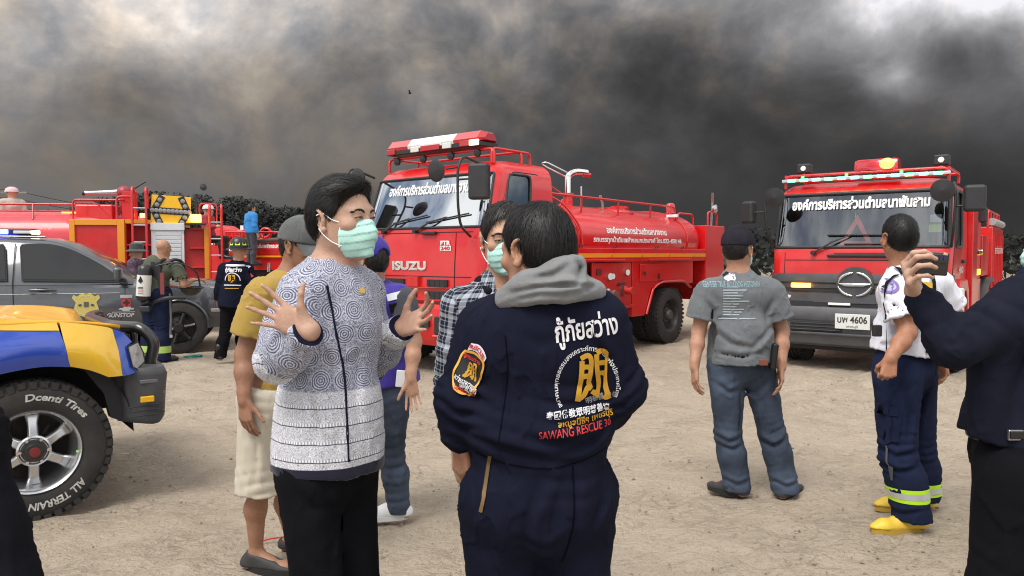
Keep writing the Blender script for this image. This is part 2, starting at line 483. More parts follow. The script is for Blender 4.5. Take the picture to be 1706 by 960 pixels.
def make_ground():
    xs = np.concatenate([-np.geomspace(400, 7.6, 40), np.arange(-7.5, 8.5, .035), np.geomspace(8.6, 400, 40)])
    ys = [-40., -10., -3., 0.0, 1.0]; y = 1.5
    while y < 16: ys.append(y); y += max(.016, .0075 * y)
    ys = np.concatenate([ys, np.geomspace(16.2, 900, 60)])
    X, Y = np.meshgrid(xs, ys, indexing='xy')
    near = np.clip((17 - Y) / 4, 0, 1) * np.clip((8.6 - np.abs(X)) * 2, 0, 1)
    Z = np_noise2(X, Y, .6, 1) * .035 + np_noise2(X, Y, 2.3, 2) * .022 + np_noise2(X, Y, 6.5, 3) * .016 + np_noise2(X, Y, 15, 5) * .012 + np_noise2(X, Y, 33, 6) * .007
    fp = np_noise2(X, Y, 4.2, 11); Z += -.018 * np.clip(fp - .22, 0, 1) * 3
    Z = (Z * 1.5 + rut_fields(X, Y) * 2.6) * near - .006
    V = np.stack([X, Y, Z], -1).reshape(-1, 3).astype(np.float32); nx, ny = len(xs), len(ys)
    i = np.arange(nx - 1)[None, :] + (np.arange(ny - 1) * nx)[:, None]; i = i.ravel()
    F = np.stack([i, i + 1, i + nx + 1, i + nx], 1)
    me = bpy.data.meshes.new('ground'); me.vertices.add(len(V)); me.vertices.foreach_set('co', V.ravel()); me.loops.add(F.size); me.loops.foreach_set('vertex_index', F.astype(np.int32).ravel())
    me.polygons.add(len(F)); me.polygons.foreach_set('loop_start', np.arange(0, F.size, 4, dtype=np.int32)); me.polygons.foreach_set('use_smooth', np.ones(len(F), bool)); me.update(calc_edges=True)
    me.materials.append(sand_mat())
    o = bpy.data.objects.new('ground', me); link(o); tag(o, 'wide dry sandy ground with wheel tracks and footprints', 'ground', kind='structure')
    # loose stones and crumbs
    rs = np.random.RandomState(2); n = 5200
    d = 1.7 * (13 / 1.7) ** rs.rand(n); x = (rs.rand(n) * 2 - 1) * .74 * d; r = .003 + .009 * rs.rand(n) ** 3 * (1 + d * .06)
    base = np.array([(1, 0, 0), (-1, 0, 0), (0, 1, 0), (0, -1, 0), (0, 0, 1), (0, 0, -.6)], np.float32)
    tri = np.array([(0, 2, 4), (2, 1, 4), (1, 3, 4), (3, 0, 4), (2, 0, 5), (1, 2, 5), (3, 1, 5), (0, 3, 5)])
    V = base[None] * (r[:, None, None] * (.6 + .8 * rs.rand(n, 6, 1))); a = rs.rand(n) * 6.28; c, s = np.cos(a), np.sin(a)
    V = np.stack([V[..., 0] * c[:, None] - V[..., 1] * s[:, None], V[..., 0] * s[:, None] + V[..., 1] * c[:, None], V[..., 2] * .7], -1)
    V += np.stack([x, d, np.zeros(n)], 1)[:, None]
    F = (tri[None] + (np.arange(n) * 6)[:, None, None]).reshape(-1, 3)
    mm = mat('grit stone', (.22, .175, .13), .95, var=.5, vscale=3)
    g = mesh_obj('gravel', V.reshape(-1, 3), F, mm); tag(g, 'loose crumbs of stone and clods scattered over the sand', 'gravel', kind='stuff')
make_ground()

# ================================================================== far trees, pole, wires
def leaf_mat(name, c):
    return mat(name, c, .9, var=.5, vscale=.35, spec=.1)
def make_tree(px, base_d, top_py, wid_px, seed, label):
    rs = np.random.RandomState(seed); d = base_d; X = (px - 853) / FPX * d; top = CAM_H + (HORIZ - top_py) / FPX * d; W = wid_px / FPX * d
    t = thing('tree', label, 'tree', (X, d, 0), 0, 'trees beyond the fire engines')
    M = MB(); h = top * .55; tr = [(0, 0, 0), (.1 * rs.randn(), .1, h * .5), (.2 * rs.randn(), 0, h)]
    M.tube(smooth_path(tr, 4), [.22 - .016 * k for k in range(9)], 8)
    for k in range(6):
        a = rs.rand() * 6.28; b = Vector((0, 0, h * (.5 + .4 * rs.rand()))); e = Vector((math.cos(a) * W * .33, math.sin(a) * W * .33, top * (.6 + .25 * rs.rand())))
        M.tube(smooth_path([b, (b + e) / 2 + Vector((0, 0, -.2)), e], 4), [.09 - .009 * q for q in range(9)], 6)
    M.build('trunk', mat('bark', (.05, .042, .035), .95), t, 180)
    # foliage: leaf-sized faces in clumps
    nc = 42; C = []
    for k in range(nc):
        a = rs.rand() * 6.28; z = rs.rand(); rr = W * .5 * math.sqrt(max(0, 1 - (z * 1.1 - .35) ** 2 / .75)) * (.35 + .65 * rs.rand())
        C.append((math.cos(a) * rr, math.sin(a) * rr, top * (.38 + .60 * z * (1 - .12 * rs.rand())), W * (.09 + .08 * rs.rand())))
    C = np.array(C); n = 6500; k = rs.randint(0, nc, n); v = rs.randn(n, 3); v /= np.linalg.norm(v, axis=1)[:, None]; P = C[k, :3] + v * (C[k, 3] * (.55 + .55 * rs.rand(n)))[:, None]
    P[:, 2] = np.minimum(P[:, 2], top)
    sz = (.05 + .08 * rs.rand(n)) * max(1.0, d / 45)
    a1 = rs.randn(n, 3); a1 /= np.linalg.norm(a1, axis=1)[:, None]; a2 = np.cross(a1, v); a2 /= np.maximum(np.linalg.norm(a2, axis=1), 1e-6)[:, None]
    V = np.stack([P + a1 * sz[:, None], P + a2 * sz[:, None] * .6, P - a1 * sz[:, None], P - a2 * sz[:, None] * .6], 1).reshape(-1, 3)
    F = np.arange(n * 4).reshape(-1, 4)
    mesh_obj('crown', V, F, leaf_mat('far foliage', (.050, .054, .050)), t)
TREES = [(205, 52, 330, 120), (262, 56, 322, 130), (318, 50, 336, 90), (366, 58, 326, 120), (405, 62, 332, 110), (447, 60, 340, 100), (487, 66, 348, 110), (535, 70, 352, 110), (130, 60, 352, 110), (60, 64, 356, 120), (585, 72, 362, 90), (232, 64, 344, 140), (345, 68, 345, 150), (510, 75, 362, 160)]
_tl = ['broad tree with the tallest crown behind the arrow board', 'round dark tree just left of the standing man in blue', 'tree whose crown rises above the seated man in red', 'dark tree directly behind the man in blue']
for i, (px, d, ty, w) in enumerate(TREES):
    lb = {0: 'dark tree rising behind the water cannon of the tanker', 1: 'tallest dark tree directly behind the yellow arrow board', 2: 'small dark tree between the arrow board and the seated man in red', 3: 'round dark tree behind the seated man in red', 4: 'dark tree behind the standing man in the blue shirt', 5: 'dark tree just beyond the man in the blue shirt', 6: 'low dark tree above the grey cap of the man in yellow', 7: 'low dark tree behind the head of the batik-shirted man', 8: 'low dark tree behind the rails of the tanker', 9: 'low dark tree beside the power pole', 10: 'lowest dark tree beside the windscreen of the large fire engine', 11: 'wide dark tree behind the tanker monitor, farther off', 12: 'wide dark tree farther off behind the seated man in red', 13: 'wide low tree farthest off behind the batik-shirted man'}[i]
    make_tree(px, d, ty, w, 20 + i, lb)
def make_pole():
    d = 48; X = (27 - 853) / FPX * d; top = CAM_H + (HORIZ - 314) / FPX * d
    t = thing('power_pole', 'slim concrete power pole with a cross arm at the far edge', 'power pole', (X, d, 0))
    MB().tube([(0, 0, 0), (0, 0, top)], [.16, .11], 8).build('pole', mat('concrete', (.22, .22, .21), .9), t)
    MB().box((0, 0, top - .25), (1.6, .1, .1)).build('crossarm', mat('concrete', (.2, .2, .2)), t)
    for k, (dy, y1) in enumerate(((0, 352), (.5, 358), (1.0, 366))):
        a = Vector((X, d, top - .1 - dy)); b = Vector(((330 - 853) / FPX * 62, 62, CAM_H + (HORIZ - y1) / FPX * 62))
        pts = [a.lerp(b, s / 12) - Vector((0, 0, .5 * 4 * (s / 12) * (1 - s / 12))) for s in range(13)]
        pts = [a + Vector((-9, -2, .3))] + pts
        lb = ['uppermost thin black wire strung from the pole', 'middle thin black wire strung from the pole', 'lowest thin black wire strung from the pole'][k]
        tag(MB().tube(pts, .018, 5).build('power_line', mat('black wire', (.015, .015, .015), .7)), lb, 'wire', 'overhead wires')
make_pole()

def make_scrub():
    """low dark growth closing the horizon"""
    rs = np.random.RandomState(31); n = 26000
    x = rs.uniform(-75, 75, n); y = 42 + 20 * rs.rand(n); h = (1.2 + 1.6 * np.clip(np_noise2(x, y * .4, .18, 7) + .5, 0, 1)) * (y / 45); z = h * rs.rand(n) ** .7
    P = np.stack([x, y, z], 1); a1 = rs.randn(n, 3); a1 /= np.linalg.norm(a1, axis=1)[:, None]; a2 = np.cross(a1, rs.randn(n, 3)); a2 /= np.linalg.norm(a2, axis=1)[:, None]; sz = .14 + .2 * rs.rand(n)
    V = np.stack([P + a1 * sz[:, None], P + a2 * sz[:, None] * .6, P - a1 * sz[:, None], P - a2 * sz[:, None] * .6], 1).reshape(-1, 3)
    tag(mesh_obj('undergrowth', V, np.arange(n * 4).reshape(-1, 4), leaf_mat('far scrub', (.022, .024, .022))), 'low dark scrub along the far edge of the sand', 'scrub', kind='stuff')
make_scrub()

def make_bank():
    xs = np.linspace(-260, 260, 120); prof = [(64, -.05), (67, .9), (70, 1.5), (76, 1.7), (90, 1.6), (140, 1.5)]
    V = [(x, y + 3 * math.sin(x * .07), z * (1 + .25 * math.sin(x * .21) + .15 * math.sin(x * .53 + 1))) for y, z in prof for x in xs]; n = len(xs)
    F = [(i * n + j, i * n + j + 1, (i + 1) * n + j + 1, (i + 1) * n + j) for i in range(len(prof) - 1) for j in range(n - 1)]
    tag(mesh_obj('hill', V, F, mat('dark bank', (.024, .026, .022), .95, var=.6, vscale=.6, bump=.6, bscale=3), None, 180), 'low dark overgrown bank at the far edge of the sand', 'bank', kind='structure')
make_bank()
# ================================================================== fire engines
RED = mat('fire red', (.56, .004, .007), .30, var=.06, vscale=1.5, coat=.4, dirt=.14)
RED_D = mat('fire red dull', (.52, .008, .010), .45, var=.12, vscale=2.5, dirt=.22)
BLACKP = mat('black plastic', (.018, .018, .020), .5, var=.2, bump=.1, bscale=200)
RUBBER = mat('tyre rubber', (.020, .020, .021), .85, var=.25, vscale=9, dirt=.35, dirtcol=(.16, .13, .10))
DGREY = mat('dark grey plastic', (.045, .048, .055), .55, var=.15, dirt=.2)
CHROME = mat('chrome', (.75, .76, .78), .12, 1.0)
STEEL = mat('bright steel', (.55, .56, .58), .28, 1.0)
WHITEP = mat('white vinyl', (.80, .80, .80), .5)
YEL = mat('orange stripe', (.75, .27, .01), .4, dirt=.1)
DARKIN = mat('cab lining', (.020, .020, .023), .8)
SEATM = mat('seat cloth', (.03, .032, .04), .9)
GLASS = glass_mat('windscreen glass', (.36, .42, .43), .55)
GLASS_D = glass_mat('tinted glass', (.12, .13, .14), .16)
CLEARL = mat('clear lamp lens', (.62, .62, .60), .12, coat=.5)
REDL = mat('red lamp lens', (.42, .008, .015), .15, coat=.8)
AMBER = mat('amber lamp', (.8, .3, .02), .3, emit=(1, .45, .08), estr=6)
def lamp_mat(name, col, s): return mat(name, col, .3, emit=col, estr=s)

def wheel(parent, c, out, Rr, Wd, rim, rim_m, n=40, dual=False, hub_m=None, tread=True, lugs=8):
    """tyre (part) with rim and hub (sub-parts); out = +-1 along local y"""
    c = Vector(c); ax = Vector((0, out, 0)); w = Wd
    prof = [(rim * .98, -w * .42), (rim * 1.06, -w * .5), (Rr * .86, -w * .5), (Rr * .965, -w * .44)]
    g = 5
    for k in range(g):
        a = -w * .40 + w * .80 * k / g; b = a + w * .80 / g
        prof += [(Rr, a + .006), (Rr, b - .012), (Rr * .975, b - .008), (Rr * .975, b + .002)] if tread else [(Rr, a), (Rr, b)]
    prof += [(Rr * .965, w * .44), (Rr * .86, w * .5), (rim * 1.06, w * .5), (rim * .98, w * .42)]
    t = MB().lathe(prof, c, ax, n, None, False).build('wheel', RUBBER, parent, 40)
    if tread:
        M = MB()
        for k in range(n):
            a = 2 * PI * k / n; e = Vector((math.cos(a), 0, math.sin(a))); ta = Vector((-math.sin(a), 0, math.cos(a)))
            for sd in (-1, 1):
                rot = Matrix((ta, Vector((0, 1, 0)), e)).transposed()
                M.box(c + e * (Rr * .985) + Vector((0, sd * w * .43, 0)), (2 * PI * Rr / n * .55, w * .13, Rr * .05), rot)
        k = M.build('tread', RUBBER, t, None); k['kind'] = 'stuff'
    o = c + ax * (w * .40)
    dish = -.10 if dual else -.02
    MB().lathe([(rim * 1.02, .01), (rim * .97, .015), (rim * .93, -.02), (rim * .88, dish), (rim * .5, dish + (.0 if dual else .03)), (rim * .46, dish + .05), (.0, dish + .05)], o, ax, 28, None, False).build('rim', rim_m, t, 40)
    M = MB()
    for k in range(lugs):
        a = 2 * PI * k / lugs; p = o + Vector((math.cos(a) * rim * .62, 0, math.sin(a) * rim * .62)) + ax * (dish + .02)
        M.cyl(p, p + ax * .03, .014, .012, 6)
    M.lathe([(rim * .34, dish + .04), (rim * .33, .05 + dish + .05), (rim * .26, dish + .13), (0, dish + .13)], o, ax, 16)
    h = M.build('hub', hub_m or rim_m, t, 40); h['kind'] = 'stuff'
    return t

class Cab:
    """lofted cab: rows of height, columns running front centre -> corner -> side, both hands"""
    def __init__(s, prof, rear, r=.16, zs=None, ts=(0, .25, .5, .75, 1), nf=6, nc=6):
        s.prof = prof; s.rear = rear; s.r = r; s.zs = zs; s.ts = list(ts); s.nf = nf; s.nc = nc
        s.ncol = nf + nc + len(ts)
    def at(s, z):
        P = s.prof
        for a, b in zip(P, P[1:]):
            if z <= b[0]: t = (z - a[0]) / max(b[0] - a[0], 1e-9); return a[1] + (b[1] - a[1]) * t, a[2] + (b[2] - a[2]) * t
        return P[-1][1], P[-1][2]
    def half(s, z, bulge=.03):
        xf, hw = s.at(z); r = s.r; out = []
        for k in range(s.nf):
            t = k / s.nf; y = t * (hw - r); out.append((xf - bulge * (y / hw) ** 2, y))
        for k in range(s.nc + 1):
            a = PI / 2 * k / s.nc; out.append((xf - bulge * ((hw - r) / hw) ** 2 - r + r * math.cos(a), hw - r + r * math.sin(a)))
        x0 = out[-1][0]
        for t in s.ts[1:]: out.append((x0 + (s.rear - x0) * t, hw))
        return out
    def pt(s, c, z, side=1, off=0.0):
        h = s.half(z); x, y = h[c]; return Vector((x, y * side, z))
    def fx(s, z, y=0.0):
        """x of the front face"""
        xf, hw = s.at(z); return xf - .03 * (y / hw) ** 2
    def shell(s, holes):
        M = MB(); n = len(s.half(s.zs[0])); rows = []
        for z in s.zs:
            h = s.half(z); rows.append([Vector((x, y, z)) for x, y in h[::-1]] + [Vector((x, -y, z)) for x, y in h[1:]])
        m = 2 * n - 1; vs = [v for r_ in rows for v in r_]; fs = []
        for i in range(len(s.zs) - 1):
            zc = (s.zs[i] + s.zs[i + 1]) / 2
            for j in range(m - 1):
                c0, c1 = abs(n - 1 - j), abs(n - 1 - (j + 1)); c = min(c0, c1)
                if any(h[0] <= c < h[1] and h[2] < zc < h[3] for h in holes): continue
                fs.append((i * m + j, (i + 1) * m + j, (i + 1) * m + j + 1, i * m + j + 1))
            fs.append((i * m + m - 1, (i + 1) * m + m - 1, (i + 1) * m, i * m))
        top = (len(s.zs) - 1) * m
        fs.append(tuple(range(top, top + m))[::-1])
        fs.append(tuple(range(0, m)))
        M.add(vs, fs); return M
    def pane(s, c0, c1, z0, z1, inset=.012, both=True, side=1, nz=4):
        """surface patch over columns c0..c1 on one side, or across the front when both"""
        M = MB(); rows = []
        for k in range(nz + 1):
            z = z0 + (z1 - z0) * k / nz; h = s.half(z)
            r_ = [Vector((x, y * side, z)) for x, y in h[c0:c1 + 1]]
            if both: r_ = [Vector((x, -y, z)) for x, y in h[c0:c1 + 1]][::-1][:-1] + r_
            rows.append(r_)
        M.rings(rows, False)
        cx = Vector((s.rear * .5, 0, (z0 + z1) / 2))
        M.v = [v + (cx - v).normalized() * inset for v in M.v]
        return M, rows
    def rim_path(s, rows):
        n = len(rows[0]); p = list(rows[0]) + [r_[-1] for r_ in rows[1:]] + list(rows[-1])[::-1][1:] + [r_[0] for r_ in rows[::-1]][1:-1]
        return p

def round_loop(pts, rad=.07):
    """closed path with its sharpest four corners cut round"""
    n = len(pts); out = []
    for i in range(n):
        a, b, c = pts[i - 1], pts[i], pts[(i + 1) % n]
        u, v = (a - b), (c - b)
        if u.length > 1e-6 and v.length > 1e-6 and u.normalized().dot(v.normalized()) > -.5:
            r = min(rad, u.length * .49, v.length * .49); p0 = b + u.normalized() * r; p1 = b + v.normalized() * r
            for k in range(4):
                t = k / 3; out.append(p0 * (1 - t) ** 2 + b * 2 * t * (1 - t) + p1 * t * t)
        else: out.append(b)
    return out
def wiper(parent, base, tip, blade0, blade1):
    M = MB(); M.tube([base, Vector(base).lerp(Vector(tip), .5) + Vector((.03, 0, .02)), tip], [.016, .011, .007], 6); M.tube([blade0, blade1], .010, 6); M.cyl(Vector(base) - Vector((.03, 0, 0)), Vector(base) + Vector((.03, 0, 0)), .028, None, 10)
    return M.build('wiper', BLACKP, parent, 60)
def mirror_box(parent, c, s, bev=.03, rz=0.0):
    M = MB().box((0, 0, 0), s); o = M.build('mirror', BLACKP, parent, None, bev, 3); o.location = c; o.rotation_euler = (0, 0, rz); return o
def rail(parent, pts, r=.018, m=None, rad=.08, name='rail'):
    return MB().tube(arc_path(pts, rad), r, 8).build(name, m or RED, parent, 60)

def cab_inside(root, cab, zfloor, zdash, hw, seats=((-.5,), (.5,))):
    rear = cab.rear
    MB().bb(rear + .04, rear + .07, -hw, hw, zfloor, zdash + .75).build('cab_wall', DARKIN, root, None)
    M = MB().prism([(cab.fx(zdash) - .10, zdash - .30), (cab.fx(zdash) - .07, zdash - .02), (cab.fx(zdash) - .40, zdash + .04), (cab.fx(zdash) - .50, zdash - .30)], lambda a, b, w: (a, w, b), -hw, hw); M.build('dashboard', mat('dash', (.03, .03, .033), .7), root, None, .02)
    for (y,) in seats:
        s = MB().box((rear + .32, y, zdash - .22), (.5, .48, .16)).build('seat', SEATM, root, None, .05, 3)
        MB().box((rear + .14, y, zdash + .12), (.14, .46, .62)).build('backrest', SEATM, s, None, .05, 3)
        MB().box((rear + .14, y, zdash + .52), (.10, .26, .16)).build('headrest', SEATM, s, None, .04, 3)
    st = [Vector((cab.fx(zdash) - .52 + .05 * math.sin(2 * PI * k / 20), -.5 + .2 * math.cos(2 * PI * k / 20), zdash + .06 + .17 * math.sin(2 * PI * k / 20))) for k in range(20)]
    MB().tube(st, .014, 6, True).build('steering_wheel', DARKIN, root, 60)

# ---------------------------------------------------------------- the large tanker in the middle
def engine_middle():
    a = R(39.5); u = Vector((-math.sin(a), -math.cos(a), 0)); C = Vector((-1.21, 9.63, 0))
    T = thing('fire_engine', 'large red fire engine with clouds mirrored in its windscreen and silver water tank body', 'fire engine', C, math.atan2(u.y, u.x), 'red fire engines')
    T['label'] = 'large red tanker fire engine in the middle with a red and clear roof light bar'
    HW = 1.13; rear = -1.40
    prof = [(.62, -.02, 1.10), (.88, 0.0, 1.12), (1.30, -.01, HW), (1.72, -.04, HW), (1.80, -.06, HW), (2.45, -.26, 1.07), (2.54, -.33, 1.03), (2.61, -.44, .94), (2.64, -.60, .80)]
    zs = [.62, .88, 1.1, 1.3, 1.5, 1.72, 1.80, 1.96, 2.12, 2.28, 2.45, 2.54, 2.61, 2.64]
    cab = Cab(prof, rear, .17, zs, (0, .10, .30, .55, .78, 1.0), 6, 6)
    # columns: 0..6 front, 6..12 corner, 12.. side
    cab.shell([(0, 9, 1.80, 2.45), (13, 15, 1.80, 2.45)]).build('cab', RED, T, 38)
    M, rows = cab.pane(0, 9, 1.80, 2.45); M.build('windscreen', GLASS, T, 60)
    MB().tube(round_loop(cab.rim_path(rows)), .017, 8, True).build('window_seal', BLACKP, T, 60)
    for sd in (1, -1):
        M, rows = cab.pane(13, 15, 1.80, 2.45, .012, False, sd); M.build('side_window', glass_mat('side glass', (.22, .25, .26), .16), T, 60)
        MB().tube(round_loop(cab.rim_path(rows), .10), .015, 8, True).build('window_seal', BLACKP, T, 60)
        # door outline
        p = [cab.pt(12, .80, sd), cab.pt(12, 1.3, sd), cab.pt(12, 1.8, sd), cab.pt(12, 2.48, sd) + Vector((-.10, 0, 0)), cab.pt(16, 2.48, sd), cab.pt(16, .80, sd)]
        MB().tube(arc_path(p, .12), .007, 5).build('door_gap', DARKIN, T, 60)
        h = MB().box((rear + .42, sd * (HW + .012), 1.55), (.20, .03, .045)).build('door_handle', BLACKP, T, None, .01)
        MB().box((-.55, sd * 1.02, .46), (.62, .20, .06)).build('cab_step', DGREY, T, None, .01)
        MB().prism([(-.38, .62), (-.30, .88), (-.38, 1.10), (-.55, 1.20), (-1.05, 1.20), (-1.25, 1.05), (-1.34, .62)], lambda x, z, w: (x, w, z), sd * 1.02, sd * 1.115).build('wheel_arch', RED, T, None, .02)
    cab_inside(T, cab, .7, 1.80, 1.0)
    # paper on the dash, seen through the glass
    MB().box((-.24, .35, 1.85), (.22, .55, .006)).build('paper', mat('paper', (.62, .72, .70), .8), T)
    fx = lambda z, y=0: cab.fx(z, y)
    # the front: panel seams, slots, name, badge
    for z0 in (1.20, 1.74):
        MB().tube([Vector((fx(z0, y) + .002, y, z0)) for y in np.linspace(-.92, .92, 13)], .006, 5).build('panel_gap', DARKIN, T, 60)
    for y in (.66, -.66): MB().tube([Vector((fx(z, y) + .004, y, z)) for z in (.9, 1.1, 1.3, 1.5, 1.73)], .005, 5).build('panel_gap', DARKIN, T, 60)
    for z, h in ((1.12, .085), (.96, .085)):
        for y0, y1 in ((-.58, -.20), (.22, .56)) if z > 1 else ((-.58, .02), (.22, .56)):
            s = MB().box((.004, (y0 + y1) / 2, z), (.03, y1 - y0, h)).build('grille_slot', DARKIN, T, None)
            for k in range(4): MB().box((.018, y0 + (y1 - y0) * (k + .5) / 4, z), (.012, .012, h)).build('grille_bar', BLACKP, s, None)
        MB().box((.012, 0, z - .062), (.05, 1.34, .022)).build('grille_bar', RED, T, None, .006)
    MB().box((.02, -.02, 1.13), (.05, .20, .13)).build('name_plate', RED_D, T, None, .008)
    nm = plane_text('lettering', 'ISUZU', .62, CHROME, T, (fx(1.30) + .014, -.12, 1.33), (0, 1, 0), (0, 0, 1), .115, bold=.05)
    nm.modifiers.new('thick', 'SOLIDIFY').thickness = .02
    plane_text('lettering', 'FTR', .17, WHITEP, T, (fx(1.6, .5) + .012, .50, 1.610), (0, 1, 0), (0, 0, 1), .055, bold=.04)
    MB().box((fx(1.55, .5) + .006, .50, 1.545), (.008, .18, .06)).build('badge', WHITEP, T)
    plane_text('lettering', '240', .16, RED_D, T, (fx(1.55, .5) + .012, .50, 1.545), (0, 1, 0), (0, 0, 1), .048, bold=.05)
    tx, f = fit_text('องค์การบริหารส่วนตำบลบางจาน', 1.42, .16, bold=.03)
    mesh_obj('lettering', [Vector((fx(2.33 + b, q) + .012 + random.random() * 1e-3, q, 2.31 + b)) for q, b in tx], f, WHITEP, T)
    # bumper with lamp openings
    bm = [(.34, .03), (.42, .09), (.78, .10), (.85, .06)]
    B = MB(); rings = []
    for z, x in bm:
        rings.append([Vector((x - .06 * (y / 1.08) ** 2 - (.22 if abs(y) > 1.02 else 0), y, z)) for y in np.linspace(-1.10, 1.10, 15)])
    B.rings(rings, False); B.rings([[v - Vector((.12, 0, 0)) for v in r_] for r_ in rings[::-1]], False); B.build('bumper', RED, T, 40)
    for sd in (1, -1):
        l = MB().box((.095, sd * .66, .60), (.035, .46, .22)).build('lamp_recess', DARKIN, T, None, .02)
        MB().box((.108, sd * .76, .60), (.03, .20, .13)).build('headlight', mat('smoked lens', (.20, .20, .20), .15, coat=.6), l, None, .02)
        MB().box((.10, sd * .56, .60), (.03, .10, .10)).build('fog_lamp', mat('smoked lens', (.20, .20, .20), .15, coat=.6), l, None, .02)
        MB().box((.10, sd * .66, .475), (.04, .50, .02)).build('lamp_trim', mat('pale red', (.7, .12, .12), .4), l, None, .004)
        MB().box((-.10, sd * .98, .70), (.06, .10, .14)).build('side_lamp', AMBER if False else mat('amber lens', (.55, .20, .02), .2), T, None, .01)
    MB().box((.11, 0, .62), (.02, .70, .10)).build('bumper_slot', DARKIN, T, None)
    # wipers and mirrors
    for y, dy in ((-.62, .55), (-.02, .62)):
        wiper(T, (fx(1.76, y) + .03, y, 1.76), (fx(1.98, y + dy) + .02, y + dy * .75, 1.93), (fx(1.88, y + dy * .4) + .02, y + dy * .25, 1.87), (fx(1.97, y + dy * 1.2) + .02, y + dy * 1.35, 1.96))
    MB().box((fx(1.74, .1) + .03, .22, 1.735), (.05, .26, .035)).build('washer_bar', BLACKP, T, None, .01)
    for sd in (1, -1):
        p = [(-.02, sd * .92, 1.68), (.22, sd * .98, 1.80), (.28, sd * 1.0, 2.05), (.28, sd * 1.0, 2.45), (.20, sd * 1.0, 2.60), (-.22, sd * 1.02, 2.50)]
        MB().tube(arc_path(p, .10), .016, 8).build('mirror_arm', BLACKP, T, 60)
        MB().tube([(.28, sd * 1.0, 2.32), (.27, sd * 1.30, 2.32)], .012, 6).build('mirror_arm', BLACKP, T, 60)
        mirror_box(T, (.27, sd * 1.32, 2.28), (.12, .24, .40), .035, sd * R(20))
        MB().tube([(.28, sd * 1.0, 2.46), (.30, sd * .84, 2.45)], .012, 6).build('mirror_arm', BLACKP, T, 60)
        MB().lathe([(0, -.03), (.07, -.03), (.125, .01), (.13, .03), (.10, .045), (0, .05)], (.30, sd * .70, 2.44), (1, 0, -.12), 22).build('round_mirror', BLACKP, T, 60)
    # roof rack and light bar
    for sd in (1, -1):
        rail(T, [(-.40, sd * .92, 2.60), (-.40, sd * .92, 2.76), (-1.15, sd * .92, 2.76), (-1.15, sd * .92, 2.60)])
    rail(T, [(-.42, -.94, 2.58), (-.42, -.94, 2.755), (-.42, .94, 2.755), (-.42, .94, 2.58)], .020)
    rail(T, [(-.95, -.94, 2.60), (-.95, -.94, 2.76), (-.95, .94, 2.76), (-.95, .94, 2.60)])
    for y in (-.75, -.25, .25, .7): MB().lathe([(0, -.02), (.035, -.02), (.05, .0), (.05, .03), (0, .04)], (-.40, y, 2.715), (1, 0, -.1), 14).build('rack_lamp', BLACKP, T, 60)
    L = thing_part('light_bar', T)
    seg = [(-.93, -.48, REDL), (-.48, -.27, CLEARL), (-.27, .14, mat('white lamp dome', (.85, .85, .83), .25)), (.14, .35, CLEARL), (.35, .82, REDL)]
    for y0, y1, m in seg:
        e0, e1 = (.07 if y0 < -.9 else 0), (.07 if y1 > .8 else 0)
        rings = []
        for y, k in ((y0, 1 - e0 * 6), (y0 + .07, 1), (y1 - .07, 1), (y1, 1 - e1 * 6)) if (e0 or e1) else ((y0, 1), (y1, 1)):
            rings.append([Vector((-.50 + x * k, y, 2.90 + z * k)) for x, z in ((.17, -.05), (.18, -.01), (.10, .085), (-.10, .085), (-.18, -.01), (-.17, -.05))])
        MB().rings(rings).build('lamp_dome', m, L, 30)
    MB().bb(-.67, -.33, -.90, .79, 2.795, 2.852).build('lamp_base', BLACKP, L, None, .01)
    for y, m in ((-.80, REDL), (-.34, CLEARL), (-.06, REDL), (.24, CLEARL), (.54, REDL), (.70, lamp_mat('lit lamp', (.9, .85, .5), 1.2))):
        MB().box((-.325, y, 2.835), (.03, .15 if abs(y) > .1 else .34, .07)).build('lamp', m, L, None, .008)
    # chassis, tank and lockers: x runs back from the cab
    MB().bb(-5.45, -.3, -.40, .40, .55, .75).build('chassis', BLACKP, T, None)
    x0, x1 = -1.50, -5.05; cz, hz, hy = 1.69, .53, 1.02
    rings = []
    for x, k in ((x0, .90), (x0 - .06, .98), (x0 - .12, 1.0), (x1 + .14, 1.0), (x1 + .05, .975), (x1, .88)):
        rings.append([Vector((x, hy * k * math.copysign(abs(math.cos(t)) ** .8, math.cos(t)), cz + hz * k * math.copysign(abs(math.sin(t)) ** .9, math.sin(t)))) for t in np.linspace(0, 2 * PI, 48, endpoint=False)])
    tk = MB().rings(rings).build('water_tank', RED, T, 40)
    for x in (-1.98, -4.6): MB().tube([Vector((x, (hy + .004) * math.copysign(abs(math.cos(t)) ** .8, math.cos(t)), cz + (hz + .004) * math.copysign(abs(math.sin(t)) ** .9, math.sin(t)))) for t in np.linspace(0, 2 * PI, 48, endpoint=False)], .012, 6, True).build('tank_band', RED, tk, 60)
    tree = bvh_of(tk)
    for s, w_, h_, x_, z_ in (('องค์การบริหารส่วนตำบลบางจาน', 1.45, .11, -3.30, 1.83), ('รถบรรทุกน้ำดับเพลิงเอนกประสงค์ โทร.032-450146', 2.15, .11, -3.35, 1.68)):
        v, f = fit_text(s, w_, h_, bold=.035); wrap_flat('lettering', v, f, tree, (x_, 1.6, z_), (-1, 0, 0), (0, 0, 1), WHITEP, tk, .004, .05)
